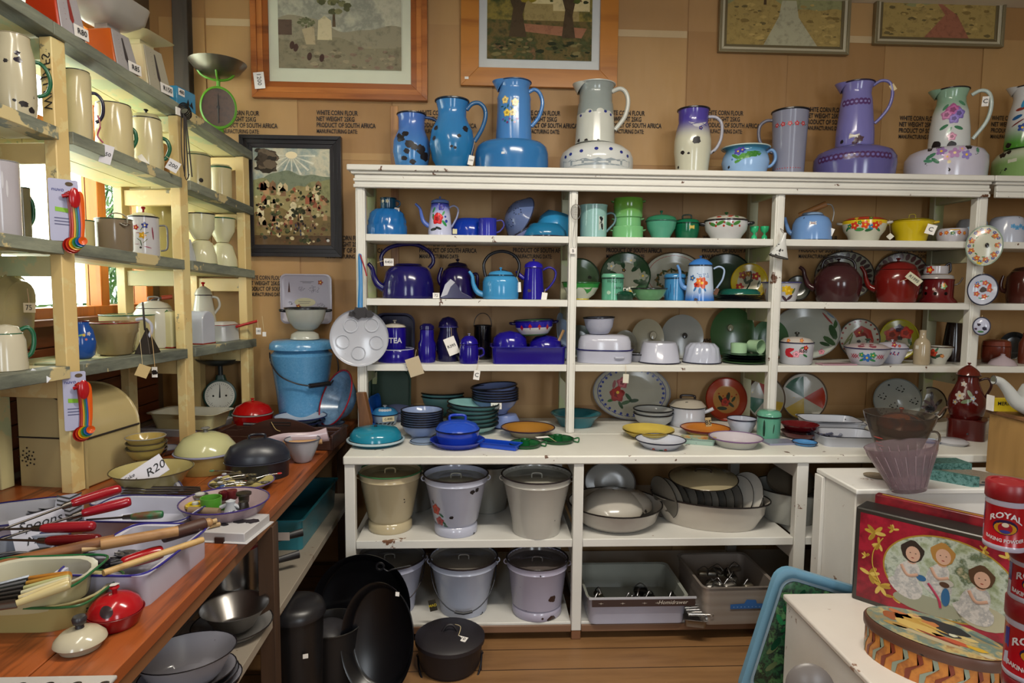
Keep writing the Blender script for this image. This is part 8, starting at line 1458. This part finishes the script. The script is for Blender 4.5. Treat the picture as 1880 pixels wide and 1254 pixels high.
o=V('cast_iron_pot','pot','black cast iron bake pot with flat lid and price ticket on the floor',('c',0.0,826,1252),[(50,0),(56,-12),(60,-48),(61,-50)],'#151114',matl=PLAIN('#16131a',.5),chips=0,lid=dict(prof=[(64,-50),(64,-57),(58,-61),(30,-65),(0,-66)],col='#1b171b',matl=PLAIN('#1d191e',.5)),parts=[('drop',1200,44,1.8,'#1c1c24',None,7)])
b=MB(PLAIN('#1c181c',.5));K=o.k;b.tube([(-.03,0,65*K),(-.012,0,76*K),(.012,0,76*K),(.03,0,65*K)],.006);b.build('lid_handle',o.root)
b=MB(PAPER);b.M=Matrix.Translation((.045,-.055,64*K)) @ Matrix.Rotation(-.5,4,'Z') @ Matrix.Rotation(.1,4,'X');b.box((-.022,-.014,0),(.022,.014,.0015));b.text('110',flat((0,0,.002),(1,0,0),(0,1,0),(0,0,1)),.022,0,0);b.tube([(-.02,.01,0),(-.03,.05,.012),(-.06,.06,.01)],.0014,PLAIN('#b8a884'));b.build('price_tag',o.root)
# ================================================================ RIGHT FOREGROUND
zc=.752
SM=bpy.data.materials.new('smoky_plastic');SM.use_nodes=True;g_=SM.node_tree.nodes['Principled BSDF'];g_.inputs['Base Color'].default_value=(.35,.30,.26,1);g_.inputs['Transmission Weight'].default_value=.93;g_.inputs['Roughness'].default_value=.06;g_.inputs['IOR'].default_value=1.12
SP=bpy.data.materials.new('violet_plastic');SP.use_nodes=True;g_=SP.node_tree.nodes['Principled BSDF'];g_.inputs['Base Color'].default_value=(.56,.46,.50,1);g_.inputs['Transmission Weight'].default_value=.85;g_.inputs['Roughness'].default_value=.1;g_.inputs['IOR'].default_value=1.15
V('measuring_jug','jug','smoky brown transparent conical measuring jug on the white crate',('z',1645,2.44,zc),[(22,0),(24,866),(66,768),(69,758)],'#6a5a50',matl=SM,chips=0,th=1.6,dec=[('s',1604,800,11,'#a83830',0),('s',1606,808,8,'#a83830',0),('s',1608,815,10,'#a83830',0),('s',1611,822,7,'#a83830',0)],parts=[('handle',[(1692,788),(1712,785),(1718,798),(1708,815),(1690,822)],2.6,None,'handle',1,0,SM)])
p=onZ(1692,915,zc);ro=root('ribbed_cup','cup','violet ribbed plastic cup tilted beside the smoky jug',(p.x,p.y+.07,zc),-math.atan2(p.x,p.y));kk=proj(p)[2]/FPX*.83
b=MB(SP);b.M=Matrix.Translation((0,0,.008)) @ Matrix.Rotation(math.radians(-12),4,'Y');b.lathe([(0,0),(36*kk,0),(38*kk,8*kk),(72*kk,92*kk),(75*kk,104*kk),(73*kk,104*kk),(70*kk,92*kk),(36*kk,9*kk),(0,3*kk)],seg=64);b.build('cup_body',ro)
b2_=MB(EN('#a8949c',0,.15));b2_.M=b.M
for i in range(22): a=2*PI*i/22;b2_.tube([((37.5*kk)*math.cos(a),(37.5*kk)*math.sin(a),10*kk),(71*kk*math.cos(a),71*kk*math.sin(a),90*kk)],.0014,seg=6)
b2_.build('ribs',ro)
# marbled book box
ro=root('marbled_box','box','flat open box with green marbled borders on the white crate',(1.86,2.42,zc),0);MG=BLOTCH(['#16302c','#2c5a54','#5a8480','#1c3c38'],90,4,.5)
b=MB(MG);b.box((-.10,.02,.0),(.12,.11,.05));b.build('back_spine',ro,bevel=.003);b=MB(MG);b.hexa([(-.14,.02,0),(-.11,.02,0),(.03,-.13,0),(.0,-.13,0)],[(-.14,.02,.04),(-.11,.02,.04),(.03,-.13,.04),(.0,-.13,.04)]);b.build('side_edge',ro)
b=MB(EN('#8a7e70',0,.3))
for i in range(5): b.hexa([(-.10+.045*i,.018,.012),(-.065+.045*i,.018,.012),(.06+.045*i,-.125,.012),(.025+.045*i,-.125,.012)],[(-.10+.045*i,.018,.026),(-.065+.045*i,.018,.026),(.06+.045*i,-.125,.026),(.025+.045*i,-.125,.026)])
b.build('slats',ro)
ro=root('wooden_box','box','pale wooden box with a darker lid under the white teapot',(2.19,2.40,zc),-.02);b=MB(WOOD('#a8824c','#8f6c3c',.55,2,6));b.box((-.105,-.11,0),(.25,.1,.245));b.build('box_body',ro,bevel=.003);b=MB(WOOD('#7c5634','#5c3c22',.5,0,9));b.box((-.115,-.12,.246),(.26,.11,.262));b.build('lid',ro,bevel=.003)
zb2=zc+.262
ro=root('yellow_box','box','small yellow printed carton behind the teapot spout',(onY(1842,760,2.46).x,2.462,zb2),-.1);b=MB(PLAIN('#c8b020',.5));b.box((-.05,-.018,0),(.09,.018,.05));b.box((-.055,-.02,.0),(-.0505,.02,.062),PAPER);b.text('MERINO',flat((.0,-.019,.032),(1,0,0),(0,0,1),(0,-1,0)),.02,0,0,INK,.01);b.build('carton',ro)
p=onY(1885,760,2.34);ro=root('teapot','teapot','white teapot with a curved spout on the wooden box at the right edge',(p.x+.065,2.34,zb2),-.12);b=MB(EN('#b4b6b4',0));b.lathe([(0,0),(.05,0),(.085,.04),(.09,.075),(.07,.12),(.05,.13)],seg=40);b.build('pot_body',ro)
b=MB(EN('#b4b6b4',0));b.tube([(-.06,-.01,.035,.032),(-.11,-.012,.06,.026),(-.145,-.014,.105,.02),(-.175,-.015,.135,.0165),(-.2,-.015,.142,.016)],.02,seg=20);b.build('spout',ro);b=MB(EN('#3a3840'));b.ring(.0162,.0014,0,M=Matrix.Translation((-.2,-.015,.142)) @ Matrix.Rotation(-PI/2,4,'Y'),seg=20);b.lathe([(0,0),(.014,0)],EN('#6a6a5c'),M=Matrix.Translation((-.2012,-.015,.142)) @ Matrix.Rotation(-PI/2,4,'Y'),seg=20);b.build('spout_rim',ro)
b=MB(EN('#b0b2b8',0));b.lathe([(.052,.13),(.05,.142),(.045,.148),(.04,.165),(0,.168)],seg=32);b.build('lid',ro)
# dishes behind ribbed cup
V('dish','dish','flat white dish with a dark rim at the right on the white crate',('z',1790,2.36,zc),[(24,0),(30,-3),(40,-8)],'#a9aaa8',chips=0,rim='#1c1a1c',th=1)
V('coaster','plate','thin brass edged oval plate poking out behind the ribbed cup',('z',1610,2.43,zc+.0),[(22,0),(26,-2)],'#7c6c54',chips=0,hollow=False)
# girls' tin
A=onZ(1573,1095,.402);A=Vector((1.315,2.13,.402));dr=Vector((.65,-.76,0)).normalized();TL,TH=.56,.335
ro=root('picture_tin','tin','large red and gold tin with an oval picture of three girls',tuple(A),math.atan2(dr.y,dr.x))
b=MB(METAL('#5c5a58',.45));b.box((0,0,0),(TL,.10,TH));b.build('tin_body',ro,bevel=.006)
sf=flat((TL/2,-.0008,TH/2),(1,0,0),(0,0,1),(0,-1,0));b=MB(None);RED=BLOTCH(['#7c1424','#941c30','#6a1020','#8a1828'],10,4,.3)
rect(b,sf,-TL/2+.016,-TH/2+.016,TL/2-.016,TH/2-.016,RED,.0002)
GO=[PLAIN('#b8983c',.35,.2),PLAIN('#c8ae58',.35,.2),PLAIN('#a08030',.35,.2)];g=random.Random(12)
for (cx_,cy_,s_) in ((-.215,.09,.03),(-.2,.055,.022),(-.225,-.06,.03),(-.19,-.09,.03),(-.15,-.115,.024),(-.24,.0,.014),(.215,.09,.03),(.19,.06,.022),(.225,.03,.022),(.21,-.06,.03),(.2,-.1,.028),(.24,.0,.016),(-.16,.118,.016),(.15,.118,.02),(.09,.125,.014)):
    for j in range(6): a=g.uniform(0,6.3);b.motif('l',cx_+s_*.55*math.cos(a),cy_+s_*.55*math.sin(a),s_*.6,GO[j % 3],sf,math.degrees(a),e=.0005+.0001*j)
for s_ in (-1,1): b.tube([tuple(sf(s_*(.19+.03*math.cos(t)),.05*t,.001)) for t in (-1.6,-1,-.4,.4,1,1.6)],.0018,GO[0])
ov=lambda rx,ry,m,e,n=48: b.add([sf(.0+rx*math.cos(2*PI*i/n),ry*math.sin(2*PI*i/n),e) for i in range(n)],[tuple(range(n))],m,False)
ov(.186,.136,GO[2],.0008);ov(.181,.131,BLOTCH(['#5a6a4a','#8a9478','#a8b0a4','#4c5c44','#b4a88c'],16,4,.3),.001)
def bl(x,y,rx,ry,c,e,n=18,wob=.0):
    b.add([sf(x+rx*(1+wob*math.sin(5*t))*math.cos(t),y+ry*(1+wob*math.cos(4*t))*math.sin(t),e) for t in [2*PI*i/n for i in range(n)]],[tuple(range(n))],PLAIN(c,.35),False)
bl(-.05,-.105,.1,.03,'#8a8c78',.0012);bl(.1,-.09,.07,.04,'#a09c84',.0012)
DR=BLOTCH(['#a8a4a0','#bcb8b4','#949494','#c4beb8'],40,4,.35)
for (x,y,hair,dw,dh,e) in ((-.1,.058,'#2c2420',.07,.105,.0016),(-.015,.075,'#9a7038',.06,.09,.0014),(.09,.035,'#4c3626',.075,.1,.0018)):
    b.add([sf(x+dw*(.45+.55*abs(math.sin(t/2)))*math.cos(t)*(1 if math.sin(t) < 0 else .7),y-.03-dh*.62+dh*.62*math.sin(t),e) for t in [2*PI*i/24 for i in range(24)]],[tuple(range(24))],DR,False)
    bl(x,y-.028,.014,.012,'#b08c78',e+.0002);bl(x,y+.003,.034,.036,hair,e+.0003,wob=.08);bl(x+.002,y-.005,.021,.026,'#b89480',e+.0005)
    bl(x-.006,y-.002,.0024,.0014,'#2c2020',e+.0007,8);bl(x+.01,y-.002,.0024,.0014,'#2c2020',e+.0007,8);bl(x+.002,y-.018,.0045,.0018,'#8a3c34',e+.0007,8)
    b.tube([tuple(sf(x-.03,y-.05,e+.0005)),tuple(sf(x-.01,y-.08,e+.001)),tuple(sf(x+.02,y-.07,e+.0005))],.005,PLAIN('#b08c78',.4),flat=.3)
bl(-.07,-.02,.014,.01,'#2c5a84',.0026);bl(-.0,-.06,.012,.03,'#2c5a84',.0026);bl(.0,-.012,.02,.012,'#a8a49c',.0027);bl(-.005,-.02,.014,.009,'#4a3428',.003);b.tube([tuple(sf(-.05,-.03,.0025)),tuple(sf(-.02,-.07,.0025)),tuple(sf(-.012,-.1,.0025))],.004,PLAIN('#9c2c48',.4),flat=.4)
b.build('printed_lid_face',ro)
ro=root('picture_tin','tin','red tin lid with a gold line lying behind the three girls tin',(1.60,1.975,.402),math.atan2(dr.y,dr.x));b=MB(BLOTCH(['#6c1420','#54101a','#8a2028'],10,3,.35));b.box((-.28,.0,0),(.28,.035,.36));b.build('tin_body',ro,bevel=.004);b=MB(GO[0]);b.box((-.26,.012,.3601),(.26,.018,.361));b.build('gold_line',ro)
# oval tin
p=onZ(1713,1167,.505);dpt=proj(p)[2];kk=dpt/FPX;ph=math.atan2(1713-940,FPX);A_,B_=138*kk*math.cos(ph),.105
ro=root('oval_tin','tin','oval biscuit tin with a painted dancer lid and orange sides',(p.x,p.y,.402),-math.atan2(p.x,p.y)-.22)
OS=BLOTCH(['#b0642c','#c07c34','#8a4c24'],22,3,.4)
b=MB(OS);b.lathe([(0,0),(A_*.97,0),(A_*.97,.085)],sy=B_/A_,seg=64)
for i in range(16):
    a0=-PI+PI*i/15;sfo=lambda x,y,e=0,a0=a0: Vector(((A_*.97+.001+e)*math.cos(a0+x/A_+.12*math.sin(y*60)),(B_*.97+.001+e)*math.sin(a0+x/A_+.12*math.sin(y*60)),.04+y))
    b.poly([(-.006,-.038),(.006,-.038),(.007,-.01),(.004,.02),(.007,.042),(-.006,.042),(-.003,.015),(-.007,-.012)],sfo,EN(['#8a9484','#7a3420'][i % 2],0,.35),.0004,2)
b.build('tin_body',ro)
b=MB(EN('#5a3c30',.1,.4));b.lathe([(A_*.96,.083),(A_*1.0,.084),(A_*1.01,.09),(A_*1.01,.108),(A_*.99,.114),(0,.116)],sy=B_/A_,seg=64);L=b.build('lid',ro)
b=MB(None);q_=B_/A_;sfl=lambda x,y,e=0: Vector((x,y*q_,.1165+e));BG=BLOTCH(['#a8905c','#8a7a54','#5c7470','#b09c68','#7c4c30'],12,4,.35)
b.add([sfl(A_*.965*math.cos(2*PI*i/60),A_*.965*math.sin(2*PI*i/60)) for i in range(60)],[tuple(range(60))],BG,False)
def pb(x,y,rx,ry,c,e,rot=0,wob=.12): 
    c_,s_=math.cos(rot),math.sin(rot);P=[(rx*(1+wob*math.sin(3*t))*math.cos(t),ry*(1+wob*math.cos(5*t))*math.sin(t)) for t in [2*PI*i/22 for i in range(22)]]
    b.add([sfl(A_*(x+a*c_-d*s_),A_*(y+a*s_+d*c_),e) for a,d in P],[tuple(range(22))],PLAIN(c,.35),False)
pb(.05,.45,.38,.3,'#1a1c24',.0003,-.3);pb(.2,.1,.16,.12,'#22242c',.0005);pb(-.25,.15,.28,.4,'#a8843c',.0004,.5);pb(-.2,-.1,.35,.22,'#b89c58',.0006,-.2);pb(-.1,.35,.12,.16,'#a86838',.0007);pb(-.55,.4,.2,.12,'#a8643c',.0004,-.5);pb(-.6,.1,.15,.25,'#8a4c2c',.0004);pb(.3,-.2,.3,.1,'#a84c30',.0006,-.15);pb(.6,-.2,.14,.1,'#b8942c',.0008);pb(.45,.2,.12,.1,'#b8a46c',.0006);pb(.25,.12,.06,.08,'#b8b8a4',.0009);pb(.0,-.45,.5,.1,'#a4987c',.0005,-.05);pb(.75,-.4,.1,.08,'#b0a890',.0006);pb(.6,.5,.25,.06,'#4c6464',.0004,-.6);pb(-.45,-.35,.2,.12,'#9c7c44',.0005,.4);pb(-.05,.2,.05,.25,'#b09048',.001,1.1);pb(.1,-.3,.3,.05,'#7a2c24',.0008,-.2);pb(-.35,.5,.1,.1,'#c0a060',.0009);pb(-.33,.55,.05,.05,'#a8785c',.0011)
b.build('painted_top',L)
# baking powder tins
def powder(u,Y,z,l,h=.112,r=.0475,rot=0):
    x=xat(u,Y,z);ro=root('baking_powder_tin','tin',l,(x,Y,z),-math.atan2(x,Y)+rot);RD=EN('#9c0c18',.02,.25)
    b=MB(RD);WH=EN('#a9a4b4',.05);b.lathe([(0,0),(r*.97,0),(r,.003),(r,.010),(r*.985,.011),(r*.985,h*.66),(r,h*.67),(r,h*.74),(r*.93,h*.75)],mats=[WH,WH,WH,WH,RD,WH,WH,WH],seg=48)
    sf_=lambda x_,y_,e=0: Vector(((r*.985+e)*math.sin(x_/r),-(r*.985+e)*math.cos(x_/r),y_))
    def arch(t,y0,bend,size,m,sx=1.0,st=0): 
        vs,fs=glyphs(t,.03);w=max(abs(p_[0]) for p_ in vs)*size*sx
        b.add([sf_(p_[0]*size*sx,y0+p_[1]*size+bend*(1-(p_[0]*size*sx/w)**2),.0014) for p_ in vs],fs,m,False)
    W_=PLAIN('#c4bcc0',.4);q_=r/.0475;arch('ROYAL',h*.45,h*.09,.0215*q_,W_,1.05);arch('BAKING POWDER',h*.19,-h*.03,.0128*q_,W_,.84)
    b.motif('e',0,h*.36,.0225,'#241438',sf_,0,e=.0004,extra=.72);b.motif('e',0,h*.345,.020,'#b07c20',sf_,0,e=.0007,extra=.62);b.motif('e',0,h*.35,.0125,'#8c1424',sf_,0,e=.001,extra=.95);b.motif('e',0,h*.3,.009,'#2c3478',sf_,0,e=.0013,extra=.4);b.motif('e',0,h*.4,.006,'#c8b8a4',sf_,0,e=.0013,extra=.8)
    for s_ in (-1,1): b.motif('w',s_*.056,h*.5,1,'#3a2c7c',sf_,0,e=.0004,extra=[(-.008,-.02),(.008,-.025),(.008,.02),(-.006,.018)]);b.motif('w',s_*.056,h*.25,1,'#b4b0c4',sf_,0,e=.0004,extra=[(-.008,-.02),(.008,-.02),(.008,.01),(-.004,.006)])
    b.build('tin_body',ro)
    b=MB(EN('#7c1018',0,.35));b.lathe([(r*1.02,h*.745),(r*1.05,h*.76),(r*1.05,h*.97),(r*.98,h),(r*.8,h),(r*.78,h*.985),(0,h*.985)],seg=48);b.build('lid',ro)
    return ro
zt_=[.4025,.555,zat(1880,1240,1.27),zat(1880,1100,1.27),zat(1885,1003,1.27)]
powder(1885,1.27,zt_[0],'baking powder tin at the foot of the stack at the right edge',zt_[1]-zt_[0]-.0006,.05)
powder(1888,1.27,zt_[1],'baking powder tin second from the bottom of the stack',zt_[2]-zt_[1]-.0006,.05)
powder(1893,1.27,zt_[2],'wide baking powder tin with a blue line under its lid, cut by the edge',zt_[3]-zt_[2]-.0006,.052)
powder(1898,1.27,zt_[3],'baking powder tin directly under the topmost one',zt_[4]-zt_[3]-.0006,.046)
powder(1843,1.27,zt_[4]+.0006,'topmost red baking powder tin, standing a little left of the others',zat(1843,883,1.27)-zt_[4],.038)
# blue tray leaning on the crate
b=MB(EN('#6c9cba',.08,.3));th_=math.radians(17);up0=Vector((0,.05,1)).normalized();ax0=Vector((1,0,0));n_=Vector((0,-1,.05)).normalized();P0=onY(1428,1034,2.238)
a_=ax0*math.cos(th_)-up0*math.sin(th_);up_=ax0*math.sin(th_)+up0*math.cos(th_)
ro=root('picture_tray','tray','pale blue rimmed tray with dark leafy picture leaning on the tall crate',tuple(P0));M=Matrix(((a_.x,up_.x,n_.x,0),(a_.y,up_.y,n_.y,0),(a_.z,up_.z,n_.z,0),(0,0,0,1))) @ Matrix.Translation((.2,-.26,0))
b.loft([(.2,.26,.06,-.012),(.2,.26,.06,.014),(.185,.245,.055,.018),(.165,.225,.05,.004),(.16,.22,.05,0)],M=M);b.build('tray_body',ro)
b=MB(EN('#8ba2b4',0,.3));b.loft([(.166,.226,.05,.0045),(.156,.216,.045,.005)],M=M,closed=False);b.build('pale_line',ro)
b=MB(BLOTCH(['#10161a','#1c2a28','#2c5a3c','#1a2022','#4c7a4c','#161c20'],14,4,.3));b.loft([(.154,.214,.045,.003),(.152,.212,.045,.005)],M=M)
sf=lambda x,y,e=0: M @ Vector((x,y,.0056+e));g=random.Random(6)
for i in range(36): b.motif('l',g.uniform(-.13,.13),g.uniform(-.19,.19),g.uniform(.015,.035),['#1f5c38','#2c7a4c','#14402c','#5a6a48'][i % 4],sf,g.uniform(0,180),e=.0003+.00002*i)
b.build('leaf_picture',ro)
p=onZ(1487,1300,.402) if False else onY(1487,1262,1.75);ro=root('pot_lid','lid','plain grey disc lid leaning at the bottom edge before the low crate',(p.x,1.75,p.z-.0),-.3);b=MB(EN('#6c6664',.1,.35));b.M=Matrix.Rotation(-.2,4,'X') @ Matrix.Rotation(PI/2,4,'X');b.lathe([(0,.012),(.06,.01),(.068,0),(.066,-.002),(0,.006)]);b.build('lid_body',ro)
